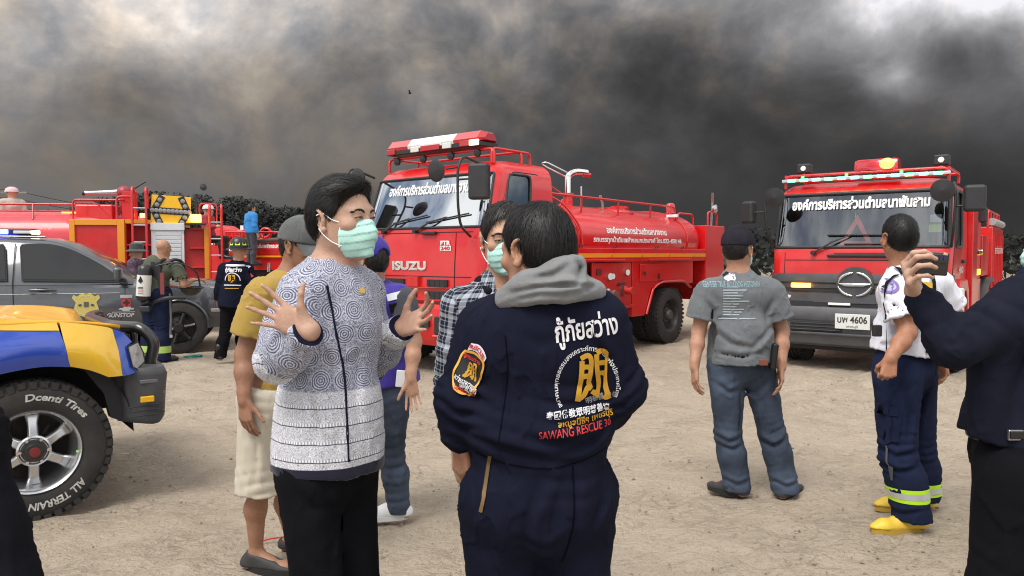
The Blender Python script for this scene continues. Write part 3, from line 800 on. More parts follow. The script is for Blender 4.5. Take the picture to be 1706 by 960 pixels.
    # fender beam with the orange stripe
    for sd in (1, -1):
        MB().bb(-5.25, -1.48, sd * .86, sd * 1.07, 1.36, 1.56).build('side_beam', RED, T, None, .008)
        st = MB().bb(-5.24, -1.50, sd * 1.071, sd * 1.076, 1.425, 1.485).build('stripe', YEL, T, None)
        for x in (-1.9, -2.6, -3.3, -4.0, -4.7): MB().box((x, sd * 1.078, 1.455), (.03, .012, .035)).build('marker', mat('amber lens', (.55, .2, .02), .2), T, None, .003)
        for x, w_ in ((-2.3, 1.1), (-4.0, 1.1)):
            MB().bb(x - w_ / 2, x + w_ / 2, sd * 1.075, sd * 1.13, 1.375, 1.40).build('locker_flap', RED, T, None, .006)
            for q in (-.35, .35): MB().tube(arc_path([(x + q - .03, sd * 1.075, 1.56), (x + q - .03, sd * 1.10, 1.60), (x + q + .03, sd * 1.10, 1.60), (x + q + .03, sd * 1.075, 1.56)], .01), .006, 5).build('flap_hook', BLACKP, T, 60)
        # front post, dark bay and pump panel
        MB().bb(-1.62, -1.50, sd * .9, sd * 1.06, .70, 1.36).build('bay_post', RED_D, T, None, .006)
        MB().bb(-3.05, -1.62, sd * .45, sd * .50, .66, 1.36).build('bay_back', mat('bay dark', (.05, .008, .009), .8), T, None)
        MB().tube(smooth_path([(-1.75, sd * .95, 1.30), (-1.95, sd * .97, 1.0), (-2.15, sd * 1.0, .88), (-2.5, sd * 1.0, .88)], 5), .014, 6).build('bay_pipe', RED_D, T, 60)
        P = thing_part('pump_panel', T)
        y = sd * 1.05
        MB().bb(-3.08, -2.22, sd * 1.02, y, .70, 1.35).build('panel', RED_D, P, None, .008)
        for q in ((-2.56, 1.15, .06), (-2.62, 1.15, .05), (-2.95, 1.20, .055)):
            g = MB().cyl((q[0], y, q[1]), (q[0], y + sd * .035, q[1]), q[2], None, 20).build('gauge', CHROME, P, 40); MB().cyl((q[0], y + sd * .036, q[1]), (q[0], y + sd * .038, q[1]), q[2] * .82, None, 20).build('dial', WHITEP, g, 40)
        for q, m in (((-2.50, .88), STEEL), ((-2.88, .92), RED_D)):
            M = MB(); M.lathe([(.085, 0), (.085, .05), (.06, .06), (.055, .14), (.068, .145), (.068, .19), (0, .19)], (q[0], y, q[1]), (0, sd, 0), 20); c_ = M.build('outlet', m, P, 40)
            MB().tube(arc_path([(q[0] + .13, y, q[1] + .1), (q[0] + .13, y + sd * .1, q[1] + .1), (q[0] + .13, y + sd * .1, q[1] - .06)], .03), .012, 6).build('lever', BLACKP, c_, 60)
        for q in ((-2.35, 1.22, .10, .09), (-2.85, 1.04, .16, .03), (-2.36, 1.0, .05, .16), (-2.75, .82, .04, .10), (-2.42, .78, .06, .06)):
            MB().box((q[0], y + sd * .008, q[1]), (q[2], .016, q[3])).build('panel_plate', mat('plate dark', (.10, .02, .02), .5), P, None, .004)
        MB().bb(-3.09, -2.21, sd * 1.0, sd * 1.085, .655, .70).build('panel_sill', RED, P, None, .006)
        # lower locker and rear wheel arch
        MB().prism([(-3.12, 1.36), (-4.75, 1.36), (-4.75, .98), (-4.62, .98), (-4.42, 1.02), (-3.78, 1.02), (-3.60, .92), (-3.42, .50), (-3.12, .50)], lambda x, z, w: (x, w, z), sd * .60, sd * 1.04).build('side_locker', RED, T, None, .012)
        d = MB().bb(-4.05, -3.28, sd * 1.042, sd * 1.062, 1.05, 1.32).build('locker_door', RED, T, None, .008)
        MB().box((-3.38, sd * 1.07, 1.18), (.05, .02, .05)).build('latch', BLACKP, d, None, .006); MB().box((-3.75, sd * 1.07, 1.12), (.03, .02, .09)).build('latch', BLACKP, d, None, .006)
        MB().tube(arc_path([(-3.44, sd * 1.06, .52), (-3.62, sd * 1.06, .95), (-3.82, sd * 1.06, 1.03), (-4.45, sd * 1.06, 1.03), (-4.66, sd * 1.06, .90)], .1), .022, 6).build('arch_trim', RED, T, 60)
        MB().bb(-2.05, -1.72, sd * .62, sd * 1.0, .38, .64).build('battery_box', BLACKP, T, None, .03)
    # rear box
    MB().bb(-5.70, -5.08, -1.08, 1.08, .95, 1.98).build('rear_body', RED, T, None, .015)
    MB().bb(-5.72, -5.4, -1.10, 1.10, .62, .95).build('rear_skirt', RED_D, T, None, .02)
    # rails on top
    for sd in (1, -1):
        rail(T, [(-1.52, sd * .80, 2.30), (-4.55, sd * .80, 2.28), (-4.60, sd * .82, 1.98)], .016)
        for x in (-2.3, -3.1, -3.9): rail(T, [(x, sd * .80, 2.29), (x, sd * .78, 1.98)], .013)
        rail(T, [(-1.52, sd * .80, 2.30), (-1.75, sd * .95, 2.18), (-2.0, sd * 1.04, 1.85), (-2.02, sd * 1.06, 1.56)], .014, rad=.3)
        rail(T, [(-1.55, sd * .98, 1.92), (-1.85, sd * .86, 2.22)], .012)
        rail(T, [(-4.65, sd * .80, 1.92), (-4.65, sd * .80, 2.18), (-5.12, sd * .80, 2.18), (-5.12, sd * .80, 1.98)], .016)
        rail(T, [(-5.35, sd * .95, 1.98), (-5.35, sd * .95, 2.24), (-5.65, sd * .95, 2.24), (-5.65, sd * .95, 1.98)], .016)
    h = MB().lathe([(.34, 0), (.34, .05), (.28, .09), (.24, .10), (.24, .13), (.0, .14)], (-3.45, .40, 2.08), (0, 0, 1), 24).build('hatch', RED, T, 40)
    MB().lathe([(.14, 0), (.14, .04), (.0, .05)], (-3.65, .40, 2.21), (0, 0, 1), 18).build('hatch_lid', RED, h, 40)
    # water cannon
    W = thing_part('water_cannon', T); b = Vector((-2.42, .45, 2.08))
    MB().lathe([(.18, 0), (.16, .06), (.075, .10), (.065, .24), (.085, .25), (.085, .29), (0, .29)], b, (0, 0, 1), 18).build('cannon_base', RED, W, 40)
    MB().tube(arc_path([b + Vector((0, 0, .28)), b + Vector((0, 0, .56)), b + Vector((-.10, .06, .62)), b + Vector((-.26, .12, .61))], .1), .045, 12).build('cannon_pipe', CHROME, W, 60)
    MB().tube(arc_path([b + Vector((.02, 0, .52)), b + Vector((.22, -.18, .66)), b + Vector((.30, -.22, .71)), b + Vector((.28, -.14, .73)), b + Vector((.04, .04, .58))], .06), .010, 6).build('cannon_handle', CHROME, W, 60)
    MB().cyl(b + Vector((-.20, .10, .575)), b + Vector((-.30, .14, .575)), .03, .035, 14).build('nozzle', RED, W, 40)
    MB().tube([b + Vector((-.16, .1, .0)), b + Vector((-.16, .1, .40))], .015, 8).build('lever', STEEL, W, 60)
    MB().tube([b + Vector((.04, 0, .24)), b + Vector((.30, -.05, .38))], .010, 6).build('lever', RED, W, 60)
    MB().tube([b + Vector((-.52, .2, .0)), b + Vector((-.50, .2, .18)), b + Vector((-.45, .2, .28))], .020, 8).build('valve_handle', STEEL, T, 60)
    # rear beacon, lamps and mast
    MB().lathe([(.085, 0), (.085, .03), (.075, .04), (.075, .17), (.05, .20), (0, .21)], (-4.75, .60, 2.16), (0, 0, 1), 18).build('beacon', REDL, T, 40)
    MB().box((-4.50, .80, 2.12), (.06, .20, .05)).build('work_lamp', WHITEP, T, None, .01)
    MB().tube([(-5.55, .90, 1.98), (-5.55, .92, 2.40), (-5.50, .95, 2.58)], .020, 8).build('lamp_mast', STEEL, T, 60)
    MB().lathe([(.0, -.02), (.06, -.02), (.07, .03), (0, .05)], (-5.52, .98, 2.30), (0, 1, 0), 14).build('work_lamp', STEEL, T, 40)
    rim = mat('dark wheel steel', (.05, .05, .055), .5, .3, dirt=.3)
    for sd in (1, -1):
        wheel(T, (-.86, sd * .93, .46), sd, .46, .27, .27, rim)
        wheel(T, (-4.08, sd * .94, .46), sd, .46, .25, .27, rim, dual=True); wheel(T, (-4.08, sd * .66, .46), sd, .46, .25, .27, rim, dual=True)
    MB().cyl((-.86, -.8, .46), (-.86, .8, .46), .07, None, 12).build('axle', BLACKP, T, 40); MB().cyl((-4.08, -.8, .46), (-4.08, .8, .46), .10, None, 12).build('axle', BLACKP, T, 40)
    MB().bb(-.35, -.20, -.5, .5, .36, .60).build('underframe', DGREY, T, None, .03)
    MB().box((.02, .55, .32), (.10, .10, .14)).build('tow_hook', STEEL, T, None, .02)
    stretch(T, -1.45, 1.24)
    return T
def stretch(T, x0, k):
    """lengthen everything behind x0; wheels and axles only move"""
    def each(o, rigid):
        if o.type == 'MESH':
            if rigid is None and o.name.split('.')[0] in ('wheel', 'axle'): rigid = (o.data.vertices[0].co.x if o.name.startswith('axle') else sum(v.co.x for v in o.data.vertices) / len(o.data.vertices))
            for v in o.data.vertices:
                if rigid is not None:
                    if rigid < x0: v.co.x += (rigid - x0) * (k - 1)
                elif v.co.x < x0: v.co.x = x0 + (v.co.x - x0) * k
        for c in o.children: each(c, rigid)
    for c in T.children: each(c, None)
def thing_part(name, parent):
    o = bpy.data.objects.new(name, None); o.empty_display_size = .05; link(o, parent); return o

# ---------------------------------------------------------------- the engine on the right, lamps lit
def engine_right():
    a = R(36.5); u = Vector((-math.sin(a), -math.cos(a), 0)); C = Vector((4.23, 9.48, 0))
    T = thing('fire_engine', 'red fire engine with a lit green light strip and dark grey grille', 'fire engine', C, math.atan2(u.y, u.x), 'red fire engines')
    HW = 1.04; rear = -1.45
    prof = [(.80, .0, 1.02), (1.20, .02, 1.03), (1.52, -.01, HW), (1.56, -.03, HW), (2.24, -.20, 1.02), (2.32, -.26, .98), (2.38, -.36, .90), (2.41, -.52, .76)]
    zs = [.80, 1.0, 1.2, 1.36, 1.52, 1.56, 1.73, 1.90, 2.07, 2.24, 2.32, 2.38, 2.41]
    cab = Cab(prof, rear, .13, zs, (0, .08, .30, .55, .78, 1.0), 6, 6); fx = lambda z, y=0: cab.fx(z, y)
    cab.shell([(0, 9, 1.56, 2.24), (13, 15, 1.56, 2.24)]).build('cab', RED, T, 38)
    M, rows = cab.pane(0, 9, 1.56, 2.24); M.build('windscreen', glass_mat('clear windscreen', (.60, .66, .66), .15), T, 60)
    MB().tube(round_loop(cab.rim_path(rows)), .022, 8, True).build('window_seal', BLACKP, T, 60)
    for sd in (1, -1):
        M, rows = cab.pane(13, 15, 1.56, 2.24, .012, False, sd); M.build('side_window', GLASS_D, T, 60)
        MB().tube(round_loop(cab.rim_path(rows), .10), .018, 8, True).build('window_seal', BLACKP, T, 60)
        p = [cab.pt(12, .85, sd), cab.pt(12, 1.3, sd), cab.pt(12, 1.6, sd), cab.pt(12, 2.26, sd) + Vector((-.08, 0, 0)), cab.pt(16, 2.26, sd), cab.pt(16, .85, sd)]
        MB().tube(arc_path(p, .12), .007, 5).build('door_gap', DARKIN, T, 60)
        MB().box((rear + .40, sd * (HW + .012), 1.38), (.20, .03, .045)).build('door_handle', BLACKP, T, None, .01)
        MB().prism([(-.30, .45), (-.26, .80), (-.36, 1.06), (-.55, 1.16), (-1.10, 1.16), (-1.30, 1.0), (-1.38, .45), (-1.26, .45), (-1.18, .88), (-1.05, 1.0), (-.60, 1.0), (-.48, .88), (-.42, .45)], lambda x, z, w: (x, w, z), sd * .95, sd * 1.09).build('wheel_arch', RED, T, None, .015)
        plane_text('lettering', 'HINO', .42, mat('pale sticker', (.65, .6, .6), .4), T, (-.85, sd * (HW + .004), 1.28), (-sd, 0, 0), (0, 0, 1), .09, bold=.03)
        plane_text('lettering', 'FC9J', .40, mat('pale sticker', (.65, .6, .6), .4), T, (-1.05, sd * (HW + .006), 1.02), (-sd, 0, 0), (0, 0, 1), .16, bold=.03)
    cab_inside(T, cab, .8, 1.56, .98)
    # things on the dash: red triangle, papers; charm, stickers
    def frame_tri(s, w):
        o = [(0, s * .62), (-s * .52, -s * .38), (s * .52, -s * .38)]; i = [(a_ * w, b_ * w) for a_, b_ in o]; v = o + i
        return np.array(v), [(0, 1, 4, 3), (1, 2, 5, 4), (2, 0, 3, 5)]
    v, f = frame_tri(.40, .55); tri = mesh_obj('warning_triangle', [Vector((-.12 - b * .18, q - .02, 1.72 + b)) for q, b in v], f, mat('reflector red', (.80, .12, .08), .3), T); tri.modifiers.new('t', 'SOLIDIFY').thickness = .02
    MB().box((-.14, -.02, 1.585), (.04, .30, .05)).build('dash_card', mat('paper', (.62, .72, .70), .8), T, None)
    ch = MB().tube([(-.20, -.05, 2.16), (-.20, -.05, 1.93)], .006, 5); ch.build('charm_cord', WHITEP, T, 60)
    g = MB(); rr = random.Random(4)
    for k in range(16): p = Vector((-.20, -.05, 2.06)); e = p + Vector((rr.uniform(-.03, .03), rr.uniform(-.07, .07), rr.uniform(-.09, .07))); g.tube([p, e], [.012, .003], 5)
    g.build('garland', mat('leaf garland', (.25, .38, .03), .7), T, 60)
    MB().box((fx(1.75, .84) - .055, .84, 1.78), (.008, .13, .09)).build('sticker', mat('lime sticker', (.42, .65, .10), .5), T)
    MB().box((fx(1.9, .84) - .06, .84, 1.90), (.008, .12, .09)).build('sticker', mat('grey sticker', (.45, .5, .62), .5), T)
    MB().lathe([(0, 0), (.09, 0), (.10, .02), (.09, .05), (0, .05)], (-.30, .62, 1.98), (.6, -.1, 0), 18).build('interior_mirror', BLACKP, T, 60)
    tx, f = fit_text('องค์การบริหารส่วนตำบลนาพันสาม', 1.60, .16, bold=.045); mesh_obj('lettering', [Vector((fx(2.12 + b, q) + .012 + random.random() * 1e-3, q - .02, 2.12 + b)) for q, b in tx], f, WHITEP, T)
    # bonnet panel seams
    for y in (.86, -.86): MB().tube([Vector((fx(z, y) - .0, y, z)) for z in (1.22, 1.36, 1.5)], .005, 5).build('panel_gap', DARKIN, T, 60)
    MB().tube([Vector((fx(1.40, y) + .003, y, 1.40)) for y in np.linspace(-.86, .86, 9)], .005, 5).build('panel_gap', DARKIN, T, 60)
    MB().box((fx(1.45) + .02, .10, 1.455), (.05, .86, .035)).build('wiper_cowl', BLACKP, T, None, .012)
    MB().box((fx(1.49) + .01, .10, 1.49), (.04, .70, .03)).build('cowl_vent', RED_D, T, None, .01)
    # dark grille band, emblem, amber lamp
    gp = [(1.21, .03), (1.23, .06), (1.16, .085), (1.02, .075), (.98, .06), (.97, .10), (.86, .11), (.82, .06)]
    B = MB(); rings = [[Vector((x - .05 * (y / 1.06) ** 2 - (.14 * max(0, abs(y) - .93) / .13), y, z)) for y in np.linspace(-1.06, 1.06, 17)] for z, x in gp]
    B.rings(rings, False); B.build('grille', DGREY, T, 50)
    for z in (1.12, 1.045): MB().tube([Vector((.085 - .05 * (y / 1.06) ** 2, y, z)) for y in np.linspace(-.95, .95, 15)], .012, 6).build('grille_bar', BLACKP, T, 60)
    E = thing_part('emblem', T); ez, ey = 1.10, .02
    MB().lathe([(0, 0), (.222, 0), (.212, .03), (0, .035)], (.07, ey, ez), (1, 0, 0), 40).build('emblem_back', DGREY, E, 40)
    for k, (a0, a1) in enumerate(((R(14), R(76)), (R(104), R(166)), (R(194), R(256)), (R(284), R(346)))):
        pts = [Vector((.112, ey + math.cos(t) * .190, ez + math.sin(t) * .148)) for t in np.linspace(a0 - .12, a1 + .12, 10)]
        MB().tube(pts, [.006 + .012 * math.sin(PI * (i + .7) / 10.4) for i in range(10)], 8).build('emblem_ring', CHROME, E, 60)
    MB().tube([(.115, ey - .182, ez + .012), (.118, ey - .10, ez), (.118, ey + .10, ez), (.115, ey + .182, ez + .012)], [.006, .024, .024, .006], 8).build('emblem_bar', CHROME, E, 60)
    MB().box((.10, -.62, 1.08), (.03, .24, .055)).build('amber_lamp', lamp_mat('amber lit', (1.0, .38, .04), 9), T, None, .01)
    # bumper
    bp = [(.30, .0), (.34, .10), (.44, .14), (.60, .13), (.64, .16), (.74, .17), (.80, .14), (.82, .04)]
    B = MB(); rings = [[Vector((x - .07 * (y / 1.08) ** 2 - (.25 * max(0, abs(y) - .90) / .18), y, z)) for y in np.linspace(-1.08, 1.08, 19)] for z, x in bp]
    B.rings(rings, False); B.build('bumper', mat('bumper grey', (.075, .080, .090), .5, var=.1, dirt=.2), T, 40)
    MB().box((.13, -.42, .56), (.06, .62, .13)).build('bumper_slot', DARKIN, T, None, .01)
    MB().box((.13, .60, .56), (.06, .36, .13)).build('bumper_slot', DARKIN, T, None, .01)
    for z in (.52, .56, .60): MB().box((.163, -.42, z), (.012, .60, .010)).build('slat', DGREY, T, None)
    MB().tube([Vector((.165 - .07 * (y / 1.08) ** 2, y, .47)) for y in np.linspace(-.88, .88, 13)], .018, 6).build('bumper_lip', DGREY, T, 60)
    for y in (-.15, .45): MB().box((.12, y, .845), (.03, .26, .03)).build('strip_lamp', WHITEP, T, None, .008)
    MB().bb(.0, .10, -.95, .95, .79, .87).build('air_intake', DARKIN, T, None)
    PL = MB().box((.18, .02, .64), (.02, .40, .185)).build('number_plate', mat('plate white', (.62, .64, .62), .4), T, None, .006)
    blk = mat('plate black', (.02, .02, .02), .5)
    plane_text('lettering', 'บพ 4606', .34, blk, PL, (.193, .02, .665), (0, 1, 0), (0, 0, 1), .085, bold=.02); plane_text('lettering', 'เพชรบุรี', .13, blk, PL, (.193, .02, .578), (0, 1, 0), (0, 0, 1), .04)
    for sd in (1, -1):
        MB().box((.05, sd * .86, .90), (.06, .26, .10)).build('headlight', CLEARL, T, None, .02); MB().box((-.02, sd * .995, .60), (.05, .07, .09)).build('lit_lamp', lamp_mat('warm lamp', (1, .8, .45), 3), T, None, .01)
    MB().box((-.28, 1.11, .82), (.10, .07, .50)).build('corner_lamp', CLEARL, T, None, .02)
    # wipers, mirrors
    wiper(T, (fx(1.5, -.45) + .03, -.50, 1.49), (fx(1.70, -.1) + .02, -.05, 1.72), (fx(1.70, 0) + .02, -.35, 1.715), (fx(1.69, 0) + .02, .48, 1.71))
    wiper(T, (fx(1.5, .45) + .03, .62, 1.50), (fx(1.60, .3) + .02, .28, 1.60), (fx(1.62, 0) + .02, -.14, 1.60), (fx(1.62, 0) + .02, .60, 1.60))
    for sd in (1, -1):
        MB().tube(arc_path([(-.10, sd * 1.02, 1.56), (.10, sd * 1.06, 1.75), (.14, sd * 1.08, 2.10), (.08, sd * 1.06, 2.30), (-.25, sd * .99, 2.28)], .10), .016, 8).build('mirror_arm', BLACKP, T, 60)
        MB().tube([(.12, sd * 1.08, 2.02), (.12, sd * 1.26, 2.02)], .014, 6).build('mirror_arm', BLACKP, T, 60)
        mirror_box(T, (.10, sd * (1.30 if sd < 0 else 1.26), 2.02 if sd < 0 else 2.10), (.14, .17 if sd < 0 else .22, .30), .04, sd * R(15))
        MB().lathe([(0, -.04), (.07, -.04), (.125, .0), (.13, .03), (0, .05)], (.14, sd * .95, 2.20), (1, 0, -.12), 22).build('round_mirror', BLACKP, T, 60)
    # roof rack with the green strip, speakers and red lamp
    rail(T, [(-.30, -.95, 2.34), (-.30, -.95, 2.50), (-.30, .95, 2.50), (-.30, .95, 2.34)], .020)
    for sd in (1, -1): rail(T, [(-.30, sd * .95, 2.50), (-1.2, sd * .95, 2.50), (-1.2, sd * .95, 2.38)], .018)
    rail(T, [(-1.2, -.95, 2.50), (-1.2, .95, 2.50)], .018)
    L = thing_part('light_strip', T)
    MB().bb(-.27, -.22, -.98, .98, 2.415, 2.455).build('strip_body', STEEL, L, None, .006)
    for k in range(12):
        y = -.85 + 1.70 * k / 11
        MB().box((-.212, y, 2.435), (.02, .095, .038)).build('green_lamp', lamp_mat('green lit', (.10, 1.0, .36), 4.5), L, None, .006)
    for y in (-.72, -.18, .45): MB().box((-.25, y, 2.475), (.02, .03, .03)).build('green_lamp', lamp_mat('green small', (.05, .9, .1), 5), L, None)
    for y in (-.74, .86):
        s = MB().box((-.42, y, 2.60), (.16, .17, .13)).build('loudspeaker', BLACKP, T, None, .02); MB().lathe([(0, 0), (.035, 0), (.03, .012), (0, .016)], (-.338, y, 2.60), (1, 0, 0), 14).build('speaker_cone', WHITEP, s, 40)
        MB().box((-.40, y, 2.52), (.03, .03, .06)).build('speaker_post', STEEL, s, None)
    rings = [[Vector((-.40 + x * k, y, 2.58 + z * k)) for x, z in ((.12, -.06), (.11, .05), (.08, .08), (-.08, .08), (-.11, .05), (-.12, -.06))] for y, k in ((-.10, .8), (-.06, 1), (.36, 1), (.40, .9))]
    b = MB().rings(rings).build('beacon_bar', REDL, T, 40)
    MB().ball((-.28, .28, 2.59), .082, 16, 10, (.6, 1.1, .85)).build('lit_beacon', lamp_mat('red lit', (1.0, .06, .02), 11), b, 180)
    # body behind
    MB().bb(-5.9, -.5, -.40, .40, .52, .72).build('chassis', BLACKP, T, None)
    for sd in (1, -1):
        MB().bb(-2.05, -1.52, sd * .80, sd * 1.10, .62, 2.22).build('crew_locker', RED, T, None, .012)
        P = MB().bb(-2.86, -2.12, sd * .70, sd * 1.06, .62, 1.95).build('pump_locker', RED_D, T, None, .012)
        for k in range(3): MB().box((-2.30 - k * .20, sd * 1.07, 1.22), (.11, .02, .085)).build('marker', lamp_mat('yellow marker', (.9, .6, .05), 1.2), P, None, .006)
        for k in range(4): MB().cyl((-2.25 - k * .17, sd * 1.06, 1.50), (-2.25 - k * .17, sd * 1.10, 1.50), .045, None, 12).build('gauge', CHROME, P, 40)
        MB().bb(-2.86, -2.12, sd * 1.062, sd * 1.07, .70, 1.12).build('locker_door', RED, P, None)
        MB().bb(-3.9, -2.92, sd * .70, sd * 1.08, 1.15, 1.75).build('side_locker', RED, T, None, .012)
        bx = MB().bb(-5.9, -3.95, sd * .55, sd * 1.12, .80, 1.90).build('rear_body', RED, T, None, .012)
        for k in range(7):
            x = -4.05 - k * .29; MB().box((x, sd * 1.125, 1.30), (.02, .02, 1.0)).build('body_rib', RED_D, bx, None)
        rail(T, [(-3.95, sd * 1.05, 1.90), (-3.95, sd * 1.05, 2.16), (-5.85, sd * 1.05, 2.16), (-5.85, sd * 1.05, 1.90)], .016)
        for x in (-4.4, -4.9, -5.4): rail(T, [(x, sd * 1.05, 2.16), (x, sd * 1.05, 1.90)], .012)
        plane_text('lettering', 'องค์การบริหารส่วนตำบลนาพันสาม', 1.5, WHITEP, T, (-4.9, sd * 1.14, 1.55), (-sd, 0, 0), (0, 0, 1), .14)
        MB().tube([(-4.0, sd * 1.10, 1.98), (-5.8, sd * 1.10, 1.98)], .06, 10).build('suction_hose', mat('grey hose', (.3, .3, .3), .6), T, 60)
        mirror_box(T, (-2.5, sd * 1.12, 2.02), (.12, .10, .22), .03)
        MB().prism([(-3.15, .62), (-3.35, 1.02), (-3.6, 1.12), (-4.2, 1.12), (-4.45, 1.0), (-4.6, .62), (-4.52, .62), (-4.35, .95), (-4.15, 1.04), (-3.65, 1.04), (-3.42, .95), (-3.25, .62)], lambda x, z, w: (x, w, z), sd * .75, sd * 1.13).build('arch_trim', DGREY, T, None)
    MB().bb(-3.9, -1.6, -.68, .68, .75, 2.05).build('tank', RED_D, T, None, .03); MB().bb(-5.9, -3.95, -.54, .54, .8, 1.85).build('hose_bed', RED_D, T, None)
    for k in range(5): rail(T, [(-2.1 - k * .06, -.3 + k * .18, 2.05), (-2.1 - k * .06, -.3 + k * .18, 2.24)], .02)
    rim = mat('dark wheel steel', (.05, .05, .055), .5, .3, dirt=.3)
    for sd in (1, -1):
        wheel(T, (-.82, sd * .90, .47), sd, .47, .30, .28, rim); wheel(T, (-3.9, sd * .92, .46), sd, .46, .25, .27, rim, dual=True)
    MB().cyl((-.82, -.8, .46), (-.82, .8, .46), .08, None, 12).build('axle', BLACKP, T, 40); MB().cyl((-3.9, -.8, .46), (-3.9, .8, .46), .10, None, 12).build('axle', BLACKP, T, 40)
    MB().bb(-.5, -.08, -.82, .82, .24, .46).build('underframe', DARKIN, T, None, .02)
    MB().box((-1.32, 1.0, .36), (.03, .26, .34)).build('mud_flap', BLACKP, T, None)
    return T
# ---------------------------------------------------------------- the tanker at the left, seen from its rear corner
PINKRED = mat('faded tank red', (.62, .045, .06), .35, var=.12, vscale=1.2, coat=.3, dirt=.15)
ORANGE = mat('orange edge', (.72, .27, .01), .45, dirt=.1)
def tanker_left():
    # local x back-to-front of the truck, origin at the rear corner nearest to the camera
    T = thing('fire_tanker', 'red tanker with orange edged rear body, water cannon and yellow arrow board', 'fire engine', (0, 0, 0), 0, 'red fire engines')
    d = 13.6; sc = d / FPX
    def q(px, py, dd=0.0): return U(px, py, d + dd)
    zt = q(205, 368).z; z0 = .55
    ang = R(7)
    o = q(206, 420); T.location = (o.x, o.y, 0); T.rotation_euler = (0, 0, ang)
    w_side = 80 * sc * 1.02; w_rear = 128 * sc * 1.02          # side panel runs to the left, rear face to the right
    # side face lies in local -x, rear face in local +x turned away a little
    MB().bb(-w_side, 0, .002, 1.2, z0, zt).build('side_panel', RED_D, T, None)
    for x0, x1, a0, a1 in ((-w_side - .02, -w_side + .07, z0, zt + .03), (-.09, .03, z0, zt + .03), (-w_side + .07, -.09, zt - .07, zt + .03)):
        MB().bb(x0, x1, -.03, .03, a0, a1).build('orange_frame', ORANGE, T, None, .006)
    RZ = Matrix.Rotation(R(14), 3, 'Z')
    def rear(name, x0, x1, y0, y1, za, zb, m, parent=T, bev=.006):
        M = MB().bb(x0, x1, y0, y1, za, zb); M.v = [RZ @ v for v in M.v]; return M.build(name, m, parent, None, bev)
    zr = zt - .02
    # shelves bay, shutter, right bay
    rear('bay_back', .02, .46, .42, .46, z0, zr, RED_D); rear('rear_panel', .46, .98, .02, .9, z0, zr - .14, RED_D); rear('rear_panel', .98, w_rear, .10, .9, z0, zr - .10, RED_D)
    rear('bay_side', .02, .05, .0, .45, z0, zr, RED_D)
    for z in (zr, zr - .38, zr - .72, zr - 1.0): rear('shelf', .04, .46, .02, .42, z - .03, z, RED)
    rear('orange_frame', .03, .47, -.02, .03, zr - .02, zr + .05, ORANGE)
    S = rear('roller_shutter', .45, .99, -.03, .02, z0 + .1, zr - .02, mat('shutter white', (.62, .64, .66), .4, var=.05), T)
    for z in np.arange(z0 + .2, zr - .2, .07): rear('slat', .52, .94, -.042, -.028, z, z + .062, mat('shutter slat', (.56, .58, .60), .4), S, .008)
    rear('shutter_box', .44, 1.0, -.06, .03, zr - .13, zr, mat('shutter white', (.62, .64, .66), .4), S)
    rear('orange_frame', w_rear - .06, w_rear + .02, -.03, .06, z0 - .1, zr - .06, ORANGE)
    for z in (zr - .10, zr - .45, zr - .80): rear('shelf', 1.08, w_rear - .06, .0, .10, z - .015, z + .01, RED_D)
    # ladders
    def ladder(xa, xb, zb, ztop, y=-.10):
        Lp = []
        for x in (xa, xb):
            M = MB().tube(arc_path([RZ @ Vector((x, y, zb)), RZ @ Vector((x, y, ztop)), RZ @ Vector((x, y + .35, ztop)), RZ @ Vector((x, y + .35, ztop - .35))], .12), .022, 8); M.build('ladder_rail', RED, T, 60)
        for z in np.arange(zb + .1, ztop - .15, .30): MB().tube([RZ @ Vector((xa, y, z)), RZ @ Vector((xb, y, z))], .016, 6).build('ladder_rung', STEEL, T, 60)
    ladder(.16, .38, zr - .75, zr + .62); ladder(w_rear + .04, w_rear + .24, .45, zr + .34)
    # arrow board above
    bw, bh = 61 * sc, 52 * sc; c = RZ @ Vector((.78, -.02, 0)); bz = q(278, 350).z
    BR = Matrix.Rotation(R(14), 3, 'Z')
    Bd = thing_part('arrow_board', T); Bd.location = (c.x, c.y, bz); Bd.rotation_euler = (0, R(3), R(14))
    MB().box((0, .02, 0), (bw, .04, bh)).build('board_plate', mat('arrow yellow', (.85, .47, .01), .45), Bd, None, .004)
    blk = mat('board black', (.015, .015, .016), .5)
    def strip(p0, p1, w):
        p0, p1 = Vector(p0), Vector(p1); t = (p1 - p0).normalized(); n = Vector((-t.y, t.x)) * w / 2
        MB().prism([tuple(p0 + n), tuple(p0 - n), tuple(p1 - n), tuple(p1 + n)], lambda a, b, w_: (a, w_, b), -.008, .0).build('arrow_mark', blk, Bd, None)
    k = bh * .21
    X = bw * .47; strip((-X * .98, 0), (X * .98, 0), k); lamps = [(-X + 2 * X * i / 9, 0) for i in range(10)]
    for s in (1, -1):
        for sg in (1, -1):
            strip((s * X * .92, 0), (s * X * .50, sg * bh * .48), k * .95)
            lamps += [(s * (X * .92 - X * .42 * f_), sg * bh * .48 * f_) for f_ in (.38, .72)]
    for i, (x, z) in enumerate(lamps):
        l = MB().lathe([(0, 0), (.034, 0), (.040, .008), (.034, .014), (0, .012)], (x, -.010, z), (0, -1, 0), 12).build('board_lamp', mat('lamp grey', (.24, .24, .25), .3), Bd, 60)
    for s in (-1, 1): MB().bb(s * bw * .35 - .02, s * bw * .35 + .02, .03, .07, -bh * .7, bh * .4).build('board_post', BLACKP, Bd, None)
    rear('amber_beacon', 1.10, 1.28, -.10, .05, zr + .02, zr + .16, lamp_mat('amber beacon lit', (1, .5, .06), 7)); rear('beacon_tray', 1.0, 1.36, -.14, .1, zr - .03, zr + .0, BLACKP)
    MB().tube([RZ @ Vector((1.20, .2, zr)), RZ @ Vector((1.20, .2, zr + .55))], .025, 8).build('lamp_post', BLACKP, T, 60)
